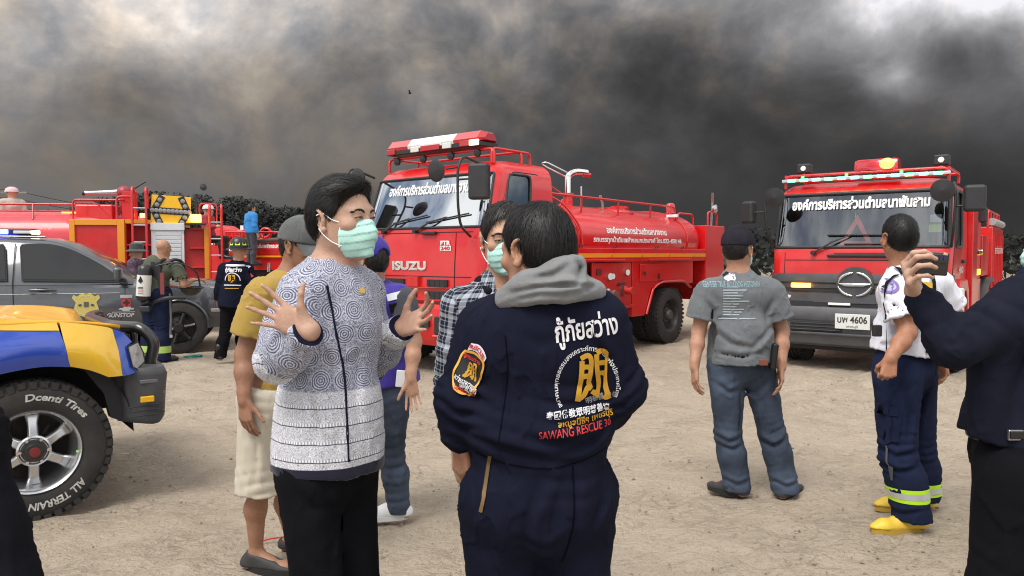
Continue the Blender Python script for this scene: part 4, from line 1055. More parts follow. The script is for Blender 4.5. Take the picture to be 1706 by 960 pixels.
    MB().lathe([(.0, -.03), (.05, -.02), (.065, .03), (0, .05)], RZ @ Vector((1.32, .1, zr + .66)), (.5, -1, .2), 14).build('spot_lamp', BLACKP, T, 40)
    rail(T, [RZ @ Vector((1.25, .3, zr)), RZ @ Vector((1.25, .3, zr + .38)), RZ @ Vector((1.55, .3, zr + .38)), RZ @ Vector((1.55, .3, zr))], .016)
    rear('amber_lamp', .26, .34, .15, .2, zr + .10, zr + .17, lamp_mat('amber lit', (1.0, .38, .04), 9)); rear('hose_reel', .48, .62, .1, .3, zr, zr + .24, RED)
    # the long tank running out of frame to the left
    ty = 1.15; r = 1.02; hz = .56; tz = U(80, 351, d + 1).z - hz
    rings = []
    for x, kk in ((.05, .62), (-.10, .80), (-.35, .95), (-.7, 1.0), (-7.5, 1.0)): rings.append([Vector((x, ty + r * kk * math.copysign(abs(math.cos(t)) ** .8, math.cos(t)), tz + hz * kk * math.copysign(abs(math.sin(t)) ** .85, math.sin(t)))) for t in np.linspace(0, 2 * PI, 44, endpoint=False)])
    tk = MB().rings(rings).build('water_tank', PINKRED, T, 40); tree = bvh_of(tk)
    v, f = fit_text('องค์การบริหารส่วนตำบลหัวสะพานเพชรบุรีอำเภอ', 3.4, .15, bold=.03, shear=.25); wrap_flat('lettering', v, f, tree, (-w_side - .34 - 1.72, -.6, tz + .45), (1, 0, 0), (0, 0, 1), WHITEP, tk, .005, .08)
    MB().bb(-7.5, -w_side - .03, .12, 2.1, .9, tz - .36).build('lower_body', RED, T, None, .01)
    MB().tube([(-7.5, .10, tz - .30), (-w_side, .10, tz - .30)], .014, 6).build('trim_rod', mat('pale pink', (.6, .25, .25), .5), T, 60)
    # rails along the top
    zr2 = q(60, 338).z
    MB().tube([(-7.5, .45, zr2), (-w_side - .02, .45, zr2)], .020, 8).build('rail', RED, T, 60); MB().tube([(-7.5, .50, zr2 - .12), (-w_side + .1, .50, zr2 - .12)], .014, 8).build('rail', RED, T, 60)
    for x in (-w_side - .82, -w_side - 2.4, -w_side - 4): rail(T, [(x, .45, zr2), (x + .06, .30, zr2 - .28)], .018)
    rail(T, [(-w_side + .02, .05, zt), (-w_side + .02, .05, zr2 + .06), (-.1, .05, zr2 + .06), (.02, .05, zr2 + .06)], .018); rail(T, [(-w_side + .05, .07, zr2 + .0), (-w_side + .42, .07, zr2 - .0), (-w_side + .66, .07, zr2 - .26), (-w_side + .66, .07, zt)], .014)
    rail(T, [(-.10, .0, zt), (-.10, .0, zr2 + .12), (.16, .04, zr2 + .12), (.16, .04, zt)], .020)
    hb = MB().bb(-.95, -.30, .35, .9, zt + .02, zr2 + .0).build('hatch', RED, T, None, .04)
    MB().bb(-1.10, -.95, .5, .75, zr2 - .16, zr2 - .02).build('valve_box', DGREY, T, None, .02); MB().box((-.98, .2, zr2 - .16), (.22, .06, .03)).build('marker_strip', lamp_mat('orange strip', (1, .25, .05), 2), T, None)
    # water cannon
    W = thing_part('water_cannon', T); cp = q(207, 320, .6) - Vector(T.location); cp.rotate(Matrix.Rotation(-ang, 3, 'Z'))
    b = Vector((cp.x, cp.y, zt)); top = cp.z
    MB().tube([b, Vector((b.x - .02, b.y, top - .1))], .045, 10).build('cannon_base', BLACKP, W, 60)
    MB().ball((b.x, b.y, top), .13, 16, 10, (1, 1, .9)).build('cannon_swivel', mat('maroon', (.30, .02, .035), .4), W, 180)
    MB().tube([(b.x - .10, b.y, top + .01), (b.x - .22, b.y - .01, top + .0), (b.x - .60, b.y - .03, top - .015), (b.x - .66, b.y - .03, top - .02)], [.05, .042, .034, .045], 14).build('cannon_barrel', STEEL, W, 60)
    MB().cyl((b.x - .66, b.y - .03, top - .02), (b.x - .71, b.y - .03, top - .025), .045, .04, 14).build('nozzle', BLACKP, W, 40)
    MB().tube([(b.x + .09, b.y, top + .02), (b.x + .38, b.y, top + .20)], [.016, .012], 8).build('cannon_handle', BLACKP, W, 60)
    MB().cyl((b.x, b.y, top - .35), (b.x, b.y, top - .1), .075, .09, 14).build('cannon_neck', mat('maroon', (.30, .02, .035), .4), W, 40)
    rear('coil_stand', -.04, .2, .3, .5, zt, zt + .55, RED)
    MB().bb(-7.4, w_rear * .9, .4, 1.9, .5, .85).build('chassis', BLACKP, T, None)
    rim = mat('grey wheel steel', (.35, .36, .36), .5, .3, dirt=.3)
    for x in (-1.1, -5.6):
        for y, s in ((.35, -1), (1.95, 1)): wheel(T, (x, y, .50), s, .50, .28, .29, rim, tread=False)
    return T

# ---------------------------------------------------------------- red engines farther back
def engine_far():
    d = 20.0; o = U(352, 460, d)
    T = thing('fire_engine', 'red fire engine beyond the arrow board with hose coils on its low tank', 'fire engine', (o.x, o.y, 0), R(-10), 'red fire engines')
    z = lambda py: CAM_H + (HORIZ - py) / FPX * d; X = lambda px: (px - 352) / FPX * d
    MB().bb(X(300), X(570), .1, 2.2, z(449), z(428)).build('lower_body', RED, T, None, .02)
    rings = []
    for x, k in ((X(372), .85), (X(380), 1), (X(562), 1), (X(570), .85)): rings.append([Vector((x, 1.1 + 1.05 * k * math.copysign(abs(math.cos(t)) ** .7, math.cos(t)), z(415) + .32 * k * math.copysign(abs(math.sin(t)) ** .7, math.sin(t)))) for t in np.linspace(0, 2 * PI, 32, endpoint=False)])
    tk = MB().rings(rings).build('water_tank', RED, T, 40); tree = bvh_of(tk)
    v, f = fit_text('รถบรรทุกน้ำดับเพลิงเอนกประสงค์', 1.5, .15, bold=.03); wrap_flat('lettering', v, f, tree, (X(447), -.5, z(410)), (1, 0, 0), (0, 0, 1), WHITEP, tk, .006, .1)
    MB().bb(X(410), X(500), .03, .09, z(428), z(425)).build('stripe', YEL, T, None)
    MB().bb(X(300), X(370), .0, 2.2, z(470), z(394)).build('front_body', RED_D, T, None, .03)
    v, f = fit_text('032-591776', 1.0, .24, bold=.04); mesh_obj('lettering', [Vector((X(346) + a, -.006, z(400) + b)) for a, b in v], f, WHITEP, T)
    h = MB().lathe([(.55, 0), (.50, .22), (.30, .34), (0, .36)], (X(340), .9, z(396)), (0, 0, 1), 24).build('tank_end', RED, T, 40)
    MB().tube([(X(372), .2, z(386)), (X(500), .2, z(387))], .03, 8).build('rail', RED, T, 60)
    for p in (372, 385, 398, 402, 415, 440, 470): MB().tube([(X(p), .2, z(386)), (X(p), .2, z(402))], .02, 6).build('rail', RED, T, 60)
    M = MB()
    for k in range(3): M.tube([Vector((X(384) + .35 * math.cos(t), .8 + .35 * math.sin(t), z(392) + .05 * k)) for t in np.linspace(0, 2 * PI, 16, endpoint=False)], .05, 6, True)
    M.build('hose_coil', RED, T, 60)
    MB().tube([Vector((X(434) + .14 * math.cos(t), .5, z(387) + .12 * math.sin(t))) for t in np.linspace(0, 2 * PI, 16, endpoint=False)], .04, 6, True).build('valve_wheel', RED, T, 60)
    MB().tube(smooth_path([(X(400), .1, z(397)), (X(430), .05, z(402)), (X(470), .1, z(399)), (X(500), .1, z(403))], 6), .05, 8).build('hose', mat('dull hose', (.10, .07, .06), .8), T, 60)
    MB().bb(X(372), X(560), .3, .4, z(478), z(449)).build('bay_back', DARKIN, T, None); M = MB().ball((X(432), .2, z(437)), .16, 14, 9); M.build('pump', mat('pump red', (.35, .03, .03), .5), T, 180)  # bay_back is a dark sheet standing in for the shaded undercarriage
    MB().cyl((X(452), .1, z(452)), (X(452), .1, z(437)), .05, None, 10).build('pump_pipe', STEEL, T, 40)
    rim = mat('grey wheel steel', (.35, .36, .36), .5, .3, dirt=.3)
    for p in (347, 525): wheel(T, (X(p), .2, .52), -1, .52, .28, .30, rim, tread=False); wheel(T, (X(p), 2.0, .52), 1, .52, .28, .30, rim, tread=False)
    MB().box((X(388), .6, z(378)), (.08, .08, .12)).build('work_lamp', WHITEP, T, None)
    rail(T, [(X(330), .1, .6), (X(330), .1, z(398))], .03)
    return T
# ================================================================== pickups
def body_loft(stations, half=False):
    """stations: list of (x, [(y, z), ...]) near-side profiles bottom to top; mirrored"""
    rings = []
    for x, pf in stations:
        rings.append([Vector((x, -y, z)) for y, z in pf] + [Vector((x, y, z)) for y, z in pf[::-1]])
    return MB().rings(rings)
def pickup_grey():
    d = 11.3; o = U(300, 592, d); ang = R(17)
    T = thing('pickup_truck', 'dark grey pickup truck with lit blue roof light and yellow door shield', 'pickup truck', (o.x, o.y, 0), ang, 'pickup trucks')
    GREY = mat('grey car paint', (.062, .068, .080), .30, .3, var=.05, coat=.9, dirt=.10); LINE = mat('shut line', (.01, .01, .012), .7)
    # local: x forward from the front axle, near side at y=0, body reaching to y=1.8
    W = 1.80
    xs = [-4.6, -3.3, -2.9, -2.0, -1.15, -.75, -.30, 0, .30, .52, .66, .72]
    def sec(x):
        # body side: sill, belt, and hood height
        if x < -.95: belt = 1.07; 
        else: belt = 1.07 - .10 * ((x + .95) / 1.6) ** 1.6
        tuck = max(0, (x - .2)) ** 2 * .75
        bot = .42 if x < .3 else .36
        hood = belt + .045 if x > -1.0 else belt + .01
        nose = -.10 * max(0, (x - .45) / .27) ** 1.5
        return [(.05 + tuck, bot), (.0 + tuck, bot + .10), (-.005 + tuck, .72), (.015 + tuck, .95 + nose * .6), (.05 + tuck, belt + nose), (.16 + tuck, hood + nose), (.55 + tuck * .5, hood + .03 + nose), (.90, hood + .04 + nose)]
    M = MB(); rings = []
    for x in xs:
        pf = sec(x); rings.append([Vector((x, y, z)) for y, z in pf] + [Vector((x, W - y, z)) for y, z in pf[::-1]])
    M.rings(rings); M.build('body', GREY, T, 50)
    # cabin
    roof = [(-3.25, 1.10), (-3.05, 1.52), (-2.85, 1.66), (-2.3, 1.70), (-1.75, 1.68), (-1.45, 1.60), (-1.05, 1.37), (-.62, 1.09)]
    R2 = []
    for x, z in roof:
        t = max(0, (z - 1.07) / .63); yb = .03 + .0; yt = .03 + .20 * t
        R2.append([Vector((x, yb, 1.04)), Vector((x, yt - .0, z - .06 if z > 1.2 else z - .01)), Vector((x, yt + .10, z)), Vector((x, W / 2, z + .03)), Vector((x, W - yt - .10, z)), Vector((x, W - yt, z - .06 if z > 1.2 else z - .01)), Vector((x, W - yb, 1.04))])
    MB().rings(R2).build('cabin', GREY, T, 45)
    def side(pts, name, m, par=T, lift=.012, th=.0):
        def P(x, z): t = max(0, (z - 1.07) / .63); return Vector((x, .03 + .20 * t * (z - 1.04) / max(z - 1.04, .001) - lift, z))
        return mesh_obj(name, [P(x, z) for x, z in pts], [tuple(range(len(pts)))], m, par)
    def crv(p, n=5): return [(v.x, v.y) for v in smooth_path([(a, b, 0) for a, b in p], n)]
    f_win = [(-2.00, 1.12), (-2.05, 1.56)] + crv([(-2.03, 1.60), (-1.75, 1.61), (-1.45, 1.54), (-1.1, 1.36), (-.86, 1.19)]) + [(-.84, 1.10)]
    r_win = [(-3.0, 1.12), (-2.98, 1.45), (-2.88, 1.57), (-2.30, 1.60), (-2.27, 1.56), (-2.22, 1.12)]
    for w in (f_win, r_win):
        c = (sum(p[0] for p in w) / len(w), sum(p[1] for p in w) / len(w))
        side([(c[0] + (p[0] - c[0]) * 1.05, c[1] + (p[1] - c[1]) * 1.08) for p in w], 'window_seal', LINE, T, .014)
        side(w, 'side_window', mat('dark tint glass', (.010, .011, .013), .04, spec=.5), T, .019)
    for pl in ([(-2.12, .45), (-2.13, .8), (-2.14, 1.07), (-2.14, 1.62)], [(-.80, .45), (-.72, .75), (-.72, 1.0), (-.80, 1.08)], [(-2.14, .46), (-.80, .46)]):
        MB().tube([Vector((x, (-.004 if z < 1.0 else (.02 if z < 1.1 else .03 + .20 * (z - 1.07) / .63 - .004)), z)) for x, z in pl], .006, 5).build('shut_line', LINE, T, 60)
    MB().tube([Vector((x, -.004, .90)) for x in (-4.6, -2.0, -.75)], .004, 5).build('crease', GREY, T, 60)
    hd = MB().tube([(-1.93, -.02, .955), (-1.86, -.045, .96), (-1.68, -.045, .96), (-1.61, -.02, .955)], .016, 8).build('door_handle', GREY, T, 60); MB().ball((-1.77, -.004, .965), .07, 14, 8, (1, .15, .5)).build('handle_cup', LINE, hd, 180)
    m_ = MB().box((-.78, -.13, 1.19), (.10, .20, .19)).build('mirror', GREY, T, None, .04, 3); MB().box((-.74, -.05, 1.10), (.08, .12, .05)).build('mirror_foot', BLACKP, m_, None, .01)
    # front lamp, bumper trims, arch
    mesh_obj('headlight', [Vector(p) for p in ((.34, .075, .93), (.60, .20, .80), (.66, .24, .86), (.58, .17, .98), (.40, .09, 1.0))], [(0, 1, 2, 3, 4)], CLEARL, T)
    mesh_obj('headlight', [Vector(p) for p in ((.36, .05, .92), (.62, .16, .80), (.69, .25, .84), (.62, .18, .96), (.44, .07, .985))], [(0, 1, 2, 3, 4)], CLEARL, T)
    MB().box((.50, .045, .62), (.14, .02, .05)).build('trim', STEEL, T, None, .008)
    ap = [Vector((.405 * math.cos(t), -.012, .385 + .40 * math.sin(t))) for t in np.linspace(-.05, PI + .05, 20)]
    MB().add([Vector((0, .0, .40))] + [v + Vector((0, .0, 0)) for v in ap], [(0, i, i + 1) for i in range(1, 20)]).build('wheel_well', mat('well black', (.006, .006, .006), .9), T, None)  # flat black sheet standing in for the shaded hollow above the tyre
    MB().tube(ap, .022, 6).build('arch_lip', GREY, T, 60)
    rim = mat('black alloy', (.03, .03, .033), .35, .5)
    for x in (0, -3.1):
        for y, s in ((.02, -1), (W - .02, 1)):
            t = wheel(T, (x, y + .070 * (-s), .375), s, .375, .25, .23, mat('alloy dark back', (.008, .008, .008), .6), tread=False)
            if s < 0 and x == 0:
                for k in range(6):
                    a = 2 * PI * k / 6 + .2; M = MB(); p0 = Vector((x, y - .06, .375)); e = Vector((math.cos(a), 0, math.sin(a))); M.tube([p0 + e * .05, p0 + e * .15, p0 + e * .225], [.035, .022, .028], 6); M.build('spoke', rim, t, 40)
    # roof lights
    L = thing_part('light_bar', T); L.location = (-2.55, .55, 1.80)
    MB().box((0, .3, 0), (1.0, .30, .10)).build('lamp_housing', BLACKP, L, None, .03); MB().box((.10, .14, .0), (.17, .04, .07)).build('blue_lamp', lamp_mat('blue lit', (.07, .12, 1.0), 9), L, None, .015)
    MB().box((.36, .15, -.005), (.22, .05, .045)).build('clear_lens', CLEARL, L, None, .01); MB().box((.53, .16, -.005), (.11, .06, .055)).build('amber_lamp', lamp_mat('warm white lit', (1, .75, .5), 6), L, None, .01)
    MB().box((.15, .15, -.06), (.30, .05, .03)).build('blue_lamp', lamp_mat('blue dim', (.03, .03, .8), 2), L, None, .01)
    MB().tube([(-3.0, .35, 1.73), (-1.8, .35, 1.72)], .015, 6).build('roof_rail', GREY, T, 60)
    # badges
    sh = [(-.17, .15), (-.12, .12), (-.06, .17), (0, .15), (.06, .17), (.12, .12), (.17, .15), (.19, .10), (.14, .04), (.17, -.06), (.12, -.14), (0, -.18), (-.12, -.14), (-.17, -.06), (-.14, .04), (-.19, .10)]
    C0 = Vector((-1.22, -.012, .735)); gold = mat('badge gold', (.50, .42, .10), .45); blk = mat('plate black', (.02, .02, .02), .5)
    mesh_obj('badge', [C0 + Vector((a * .95, 0, b)) for a, b in sh], [tuple(range(len(sh)))], gold, T)
    v, f = band2([(a * .82, b * .82) for a, b in sh], .010, True); mesh_obj('badge_line', [C0 + Vector((a * .95, -.004, b)) for a, b in v], f, mat('badge pale', (.60, .55, .25), .5), T)
    MB().box(C0 + Vector((0, -.005, .01)), (.06, .008, .07)).build('badge_emblem', mat('badge grey', (.08, .08, .10), .5), T); 
    for s in (-1, 1): MB().box(C0 + Vector((s * .08, -.005, .0)), (.04, .008, .025), Matrix.Rotation(s * .3, 3, 'Y')).build('badge_emblem', mat('badge blue', (.05, .04, .12), .5), T)
    def lab(s, w, h, x, z, m, **k): return plane_text('lettering', s, w, m, T, (x, -.012, z), (1, 0, 0), (0, 0, 1), h, **k)
    lab('POLICE', .17, .035, C0.x, C0.z - .07, mat('badge pink', (.55, .35, .25), .5)); lab('NARESUAN', .20, .026, C0.x, C0.z + .09, mat('badge pale', (.60, .55, .25), .5)) if False else None
    silver = mat('sticker silver', (.55, .56, .58), .3, .6)
    MB().box((-.70, -.012, .85), (.16, .006, .045)).build('sticker', silver, T); lab('RALLIART', .14, .028, -.76, .83, blk) if False else None
    MB().cyl((-.70, -.010, .76), (-.70, -.014, .76), .065, None, 20).build('sticker', mat('sticker red', (.45, .03, .03), .5), T, 40); MB().box((-.70, -.017, .76), (.09, .004, .03)).build('sticker', blk, T); MB().box((-.70, -.018, .76), (.03, .004, .09)).build('sticker', blk, T)
    bow = [(-.10, -.012), (-.05, -.012), (-.05, -.03), (.05, -.03), (.05, -.012), (.10, -.012), (.09, .012), (.05, .012), (.05, .03), (-.05, .03), (-.05, .012), (-.09, .012)]
    mesh_obj('sticker', [Vector((-.70 + a + b * .4, -.013, .67 + b)) for a, b in bow], [tuple(range(12))], silver, T)
    lab('GUNSTOP', .36, .06, -.78, .58, silver, bold=.03, shear=.25); MB().box((-.74, -.012, .625), (.30, .004, .008)).build('sticker', silver, T)
    return T

# ---------------------------------------------------------------- blue and yellow pickup, near left
def pickup_blue():
    d = 4.18; o = U(60, 868, d); ANG = R(38)
    T = thing('pickup_truck', 'blue and yellow pickup truck with a black bull bar and white lettered tyre', 'pickup truck', (o.x, o.y + .02, 0), ANG, 'pickup trucks')
    BLUE = mat('blue car paint', (.014, .058, .40), .25, var=.05, coat=.9, dirt=.06); YELL = mat('yellow car paint', (.72, .43, .02), .28, var=.05, coat=.8, dirt=.06); ORG = mat('bonnet paint', (.72, .36, .015), .42, var=.08, coat=.25)
    def X(px):
        k = (px - W_PX / 2) / FPX; return (k * o.y - o.x) / (math.cos(ANG) - k * math.sin(ANG))
    def Z(py, px=190): return U(px, py, o.y + X(px) * math.sin(ANG)).z
    W = 1.66
    # wing (near side) as one curved skin cut by the wheel opening; the colours are separate panels
    def side_y(x, z):
        """near-side surface: flares over the arch, rounds in to the bonnet and the nose"""
        y = -.02
        y += .20 * max(0, (z - .92)) ** 1.5 * 2.2
        y += .9 * max(0, x - .30) ** 2.0
        r = math.hypot(x, (z - .39) * 1.0); y -= .05 * math.exp(-((r - .56) / .10) ** 2)
        return y
    def panel(name, poly, m, lift=0.0, step=.05):
        v, f = cut_grid(np.array(poly), [tuple(range(len(poly)))], step)
        return mesh_obj(name, [Vector((a, side_y(a, b) - lift, b)) for a, b in v], f, m, T, 60)
    def crv(p, n=5): return [(v.x, v.y) for v in smooth_path([(a, b, 0) for a, b in p], n)]
    P = lambda px, py: (X(px), Z(py, px))
    top_edge = [P(-260, 528), P(-120, 528), P(0, 534), P(60, 537), P(90, 538)]
    arch = crv([P(-95, 720), P(-85, 668), P(-40, 634), P(0, 622), P(60, 612), P(108, 612)], 4)
    # blue rear of the wing
    panel('wing_panel', crv([P(-260, 547), P(0, 553), P(92, 553)], 4) + crv([P(97, 570), P(104, 600), P(106, 611)], 2) + arch[::-1] + [P(-260, 780)], BLUE)
    panel('wing_panel', crv([P(-260, 526), P(0, 532), P(88, 537)], 4) + [P(92, 552)] + crv([P(0, 552), P(-260, 546)], 4), YELL)
    # yellow block
    panel('wing_panel', crv([P(93, 538), P(130, 541), P(170, 546), P(182, 550)], 3) + crv([P(190, 585), P(194, 626)], 3) + crv([P(170, 628), P(140, 617), P(107, 611)], 3) + crv([P(104, 600), P(97, 565)], 2), YELL, .001)
    # blue corner behind the lamp
    panel('wing_panel', crv([P(183, 550), P(200, 556), P(216, 572)], 3) + [P(206, 577), P(212, 612), P(226, 616)] + crv([P(222, 622), P(195, 627)], 2) + crv([P(190, 585)], 1), BLUE)
    mesh_obj('headlight', [Vector((a, side_y(a, b) - .012, b)) for a, b in [P(207, 580), P(226, 573), P(234, 590), P(236, 604), P(222, 615), P(214, 612)]], [(0, 1, 2, 3, 4, 5)], mat('headlamp glass', (.34, .33, .32), .10, var=.5, vscale=18, coat=1), T)
    MB().tube([Vector((a, side_y(a, b) - .012, b)) for a, b in [P(206, 578), P(226, 572), P(235, 590), P(237, 605), P(222, 617), P(213, 613)]], .004, 6, True).build('lamp_trim', BLACKP, T, 60)
    # bonnet: crowned sheet
    V = []; Fc = []; xs = np.linspace(X(-300), X(196), 16); ysn = np.linspace(0, 1, 13)
    for x in xs:
        for s in ysn:
            z = Z(541) + .02 * math.sin(PI * min(1, max(0, (s * .5 + .02))) ) ** .6 * (1 - .15 * max(0, x)) - .30 * max(0, x - .05) ** 2 - .17 * max(0, (x - X(-20)) / (X(190) - X(-20))) ** 1.4 * s
            y = side_y(x, Z(534)) + s * (W / 2); V.append(Vector((x, y, z + .012)))
    n = len(ysn)
    for i in range(len(xs) - 1):
        for j in range(n - 1): Fc.append((i * n + j, i * n + j + 1, (i + 1) * n + j + 1, (i + 1) * n + j))
    M = MB(); M.add(V, Fc); M.add([Vector((v.x, W - v.y, v.z)) for v in V], [q[::-1] for q in Fc]); b = M.build('bonnet', ORG, T, 60); b.modifiers.new('t', 'SOLIDIFY').thickness = .02
    MB().tube([Vector((x, side_y(x, Z(534)) + .0, Z(541) + .006 - .30 * max(0, x - .05) ** 2)) for x in xs], .008, 6).build('bonnet_gap', DARKIN, T, 60)
    # cabin to the left, mostly out of frame
    MB().bb(X(-900), X(-270), .02, W - .02, .45, 1.10).build('body', BLUE, T, None, .04)
    MB().prism([(X(-860), 1.10), (X(-800), 1.62), (X(-470), 1.66), (X(-290), 1.12)], lambda a, c, w: (a, w, c), .12, W - .12).build('cabin', BLUE, T, None, .05)
    MB().prism([(X(-800), 1.14), (X(-770), 1.56), (X(-480), 1.58), (X(-340), 1.16)], lambda a, c, w: (a, w, c), .105, .118).build('side_window', mat('dark tint glass', (.010, .011, .013), .04), T, None)
    # black wheel well and far side
    MB().bb(X(-270), X(205), .45, W - .05, .50, .98).build('engine_bay', DARKIN, T, None)
    wl = [Vector((.50 * math.cos(t), .0, .42 + .52 * math.sin(t))) for t in np.linspace(0, PI, 18)]
    MB().rings([[v + Vector((0, .02, 0)) for v in wl], [v + Vector((0, .45, 0)) for v in wl]], False).build('wheel_well', mat('well black', (.006, .006, .006), .9), T, 60)
    MB().prism([P(120, 612), P(200, 624), P(212, 650), P(196, 706), P(178, 700), P(168, 660), P(140, 625)], lambda a, c, w: (a, w, c), .05, .12).build('inner_guard', DARKIN, T, None)
    # bumper
    bx = []
    for z, g in ((Z(714), -.02), (Z(705), .0), (Z(660), .01), (Z(632), .02), (Z(618), .0)):
        row = []
        for t in np.linspace(0, 1, 12):
            if t < .45: k = t / .45; x = X(196 if z < Z(690) else 190) + k * (X(250) - X(196)); y = .06 - .09 * math.sin(k * PI / 2)
            elif t < .7: k = (t - .45) / .25; x = X(250) + .075 * math.sin(k * PI / 2); y = -.03 + .14 * (1 - math.cos(k * PI / 2))
            else: k = (t - .7) / .3; x = X(250) + .075 + .04 * k; y = .11 + .75 * k
            row.append(Vector((x + g, y, z + (.03 * (1 - t / .45) if t < .45 and z < Z(690) else 0))))
        bx.append(row)
    M = MB().rings(bx, False); full = M.build('bumper', DGREY, T, 50); full.modifiers.new('t', 'SOLIDIFY').thickness = .03
    M = MB(); M.rings([[Vector((v.x, W - v.y, v.z)) for v in r_] for r_ in bx[::-1]], False); M.build('bumper', DGREY, T, 50)
    topb = MB(); topb.add([v for v in bx[-1]] + [Vector((v.x - .12, max(v.y + .10, .12), v.z + .012)) for v in bx[-1]], [(i, i + 1, 13 + i, 12 + i) for i in range(11)]); topb.build('bumper_top', DGREY, T, 60)
    MB().box((X(235), -.045, Z(670)), (.075, .02, .035)).build('side_marker', mat('amber lens bright', (.75, .40, .01), .3), T, None, .005); MB().box((X(262), .02, Z(661)), (.03, .05, .028)).build('reflector', WHITEP, T, None, .005); MB().box((X(240), -.02, Z(641)), (.10, .02, .022)).build('bumper_vent', mat('vent grey', (.12, .12, .13), .5), T, None, .004)
    for k in range(3): MB().tube([Vector((X(205 + 0), -.035, Z(682 + k * 8))), Vector((X(255), -.045, Z(680 + k * 8))), Vector((X(268), .02, Z(681 + k * 8)))], .004, 5).build('bumper_rib', BLACKP, T, 60)
    # bull bar
    bar = mat('bull bar black', (.012, .012, .014), .3, coat=.5)
    def BR(pts, r=.034): return MB().tube(arc_path(pts, .12, 7), r, 14).build('bull_bar_tube', bar, B, 60)
    B = thing_part('bull_bar', T)
    y0 = .16
    BR([(X(246), y0 - .03, Z(640)), (X(262), y0 - .04, Z(578)), (X(240), y0 + .0, Z(553)), (X(206), y0 + .25, Z(554)), (X(206), W - .41, Z(554)), (X(240), W - y0, Z(553)), (X(262), W - y0, Z(578)), (X(246), W - y0, Z(640))])
    BR([(X(232), .30, Z(640)), (X(236), .30, Z(562)), (X(214), .32, Z(552))], .026); BR([(X(232), W - .30, Z(640)), (X(236), W - .30, Z(562)), (X(214), W - .32, Z(552))], .026)
    MB().tube([(X(250), .20, Z(612)), (X(252), W - .20, Z(612))], .022, 10).build('bull_bar_tube', bar, B, 60)
    MB().bb(X(200), X(228), .25, W - .25, Z(640), Z(565)).build('front_grille', BLACKP, T, None, .01)
    # the wheel
    c = Vector((-.01, .10, .386)); Rr = .386; w = .27; ax = Vector((0, -1, 0))
    prof = [(.205, -w * .4), (.22, -w * .5), (.32, -w * .53), (.365, -w * .48), (.385, -w * .40), (.388, 0), (.385, w * .40), (.366, w * .47), (.34, w * .515), (.29, w * .525), (.245, w * .50), (.232, w * .46), (.222, w * .42)]
    ty = MB().lathe(prof, c, ax, 64, None, False).build('wheel', RUBBER, T, 60)
    M = MB()
    for k in range(44):
        a = 2 * PI * k / 44; e = Vector((math.cos(a), 0, math.sin(a))); ta = Vector((-math.sin(a), 0, math.cos(a)))
        for j, yy in enumerate((-.115, -.07, -.023, .023, .07, .115)):
            aa = a + (.5 if j % 2 else 0) * 2 * PI / 44; e = Vector((math.cos(aa), 0, math.sin(aa))); ta = Vector((-math.sin(aa), 0, math.cos(aa))); rot = Matrix((ta, Vector((0, 1, 0)), e)).transposed()
            M.box(c + e * (Rr - (.010 if j in (0, 5) else .004)) + Vector((0, yy, 0)), (.040, .040, .022), rot)
        if k % 1 == 0:
            e = Vector((math.cos(a), 0, math.sin(a))); ta = Vector((-math.sin(a), 0, math.cos(a))); rot = Matrix((ta, Vector((0, 1, 0)), e)).transposed()
            M.box(c + e * .368 + Vector((0, -.133, 0)), (.034, .012, .035 if k % 2 else .022), rot)
    tr = M.build('tread', RUBBER, ty, None); tr['kind'] = 'stuff'
    ALLOY = mat('polished alloy', (.62, .63, .65), .22, .9, var=.06, dirt=.10)
    o2 = c + ax * (w * .42)
    MB().lathe([(.234, .012), (.228, .022), (.216, .012), (.205, -.02), (.198, -.06), (.19, -.075), (.186, -.16)], o2, ax, 56, None, False).build('rim', ALLOY, ty, 40)
    MB().lathe([(.19, -.15), (.0, -.15)], o2, ax, 40).build('brake_disc', mat('brake dark', (.05, .045, .04), .6, .4), ty, 40)
    for k in range(6):
        a = 2 * PI * k / 6 + R(30); e = Vector((math.cos(a), 0, math.sin(a))); ta = Vector((-math.sin(a), 0, math.cos(a)))
        M = MB(); rings = []
        for r_, hw_, dp in ((.06, .030, -.035), (.10, .026, -.040), (.15, .027, -.055), (.195, .038, -.07)):
            p = o2 + e * r_ + ax * dp; rings.append([p + ta * hw_, p + ta * hw_ * .7 + ax * .012, p - ta * hw_ * .7 + ax * .012, p - ta * hw_, p - ta * hw_ - ax * .03, p + ta * hw_ - ax * .03])
        M.rings(rings).build('spoke', ALLOY, ty, 30, .003)
    MB().lathe([(.085, -.045), (.085, -.025), (.075, -.018), (.06, -.03), (.0, -.03)], o2, ax, 32).build('hub', ALLOY, ty, 40)
    MB().lathe([(.052, -.03), (.050, .012), (.044, .020), (.0, .022)], o2, ax, 24).build('hub_cap', mat('hub black', (.02, .02, .02), .4), ty, 40); MB().lathe([(.028, .0), (.026, .004), (0, .005)], o2 + ax * .021, ax, 20).build('cap_badge', mat('badge maroon', (.18, .02, .02), .4), ty, 40)
    for k in range(6):
        a = 2 * PI * k / 6; p = o2 + Vector((math.cos(a) * .068, 0, math.sin(a) * .068)) + ax * -.03; MB().cyl(p, p + ax * .022, .010, .009, 6).build('lug_nut', CHROME, ty, 40)
    MB().cyl(o2 + Vector((.205, 0, -.03)), o2 + Vector((.21, -.02, -.03)), .006, None, 8).build('valve', mat('green cap', (.4, .7, .2), .5), ty, 40)
    # raised white letters round the tyre wall
    WL = mat('tyre white', (.50, .50, .47), .8, var=.35, vscale=30)
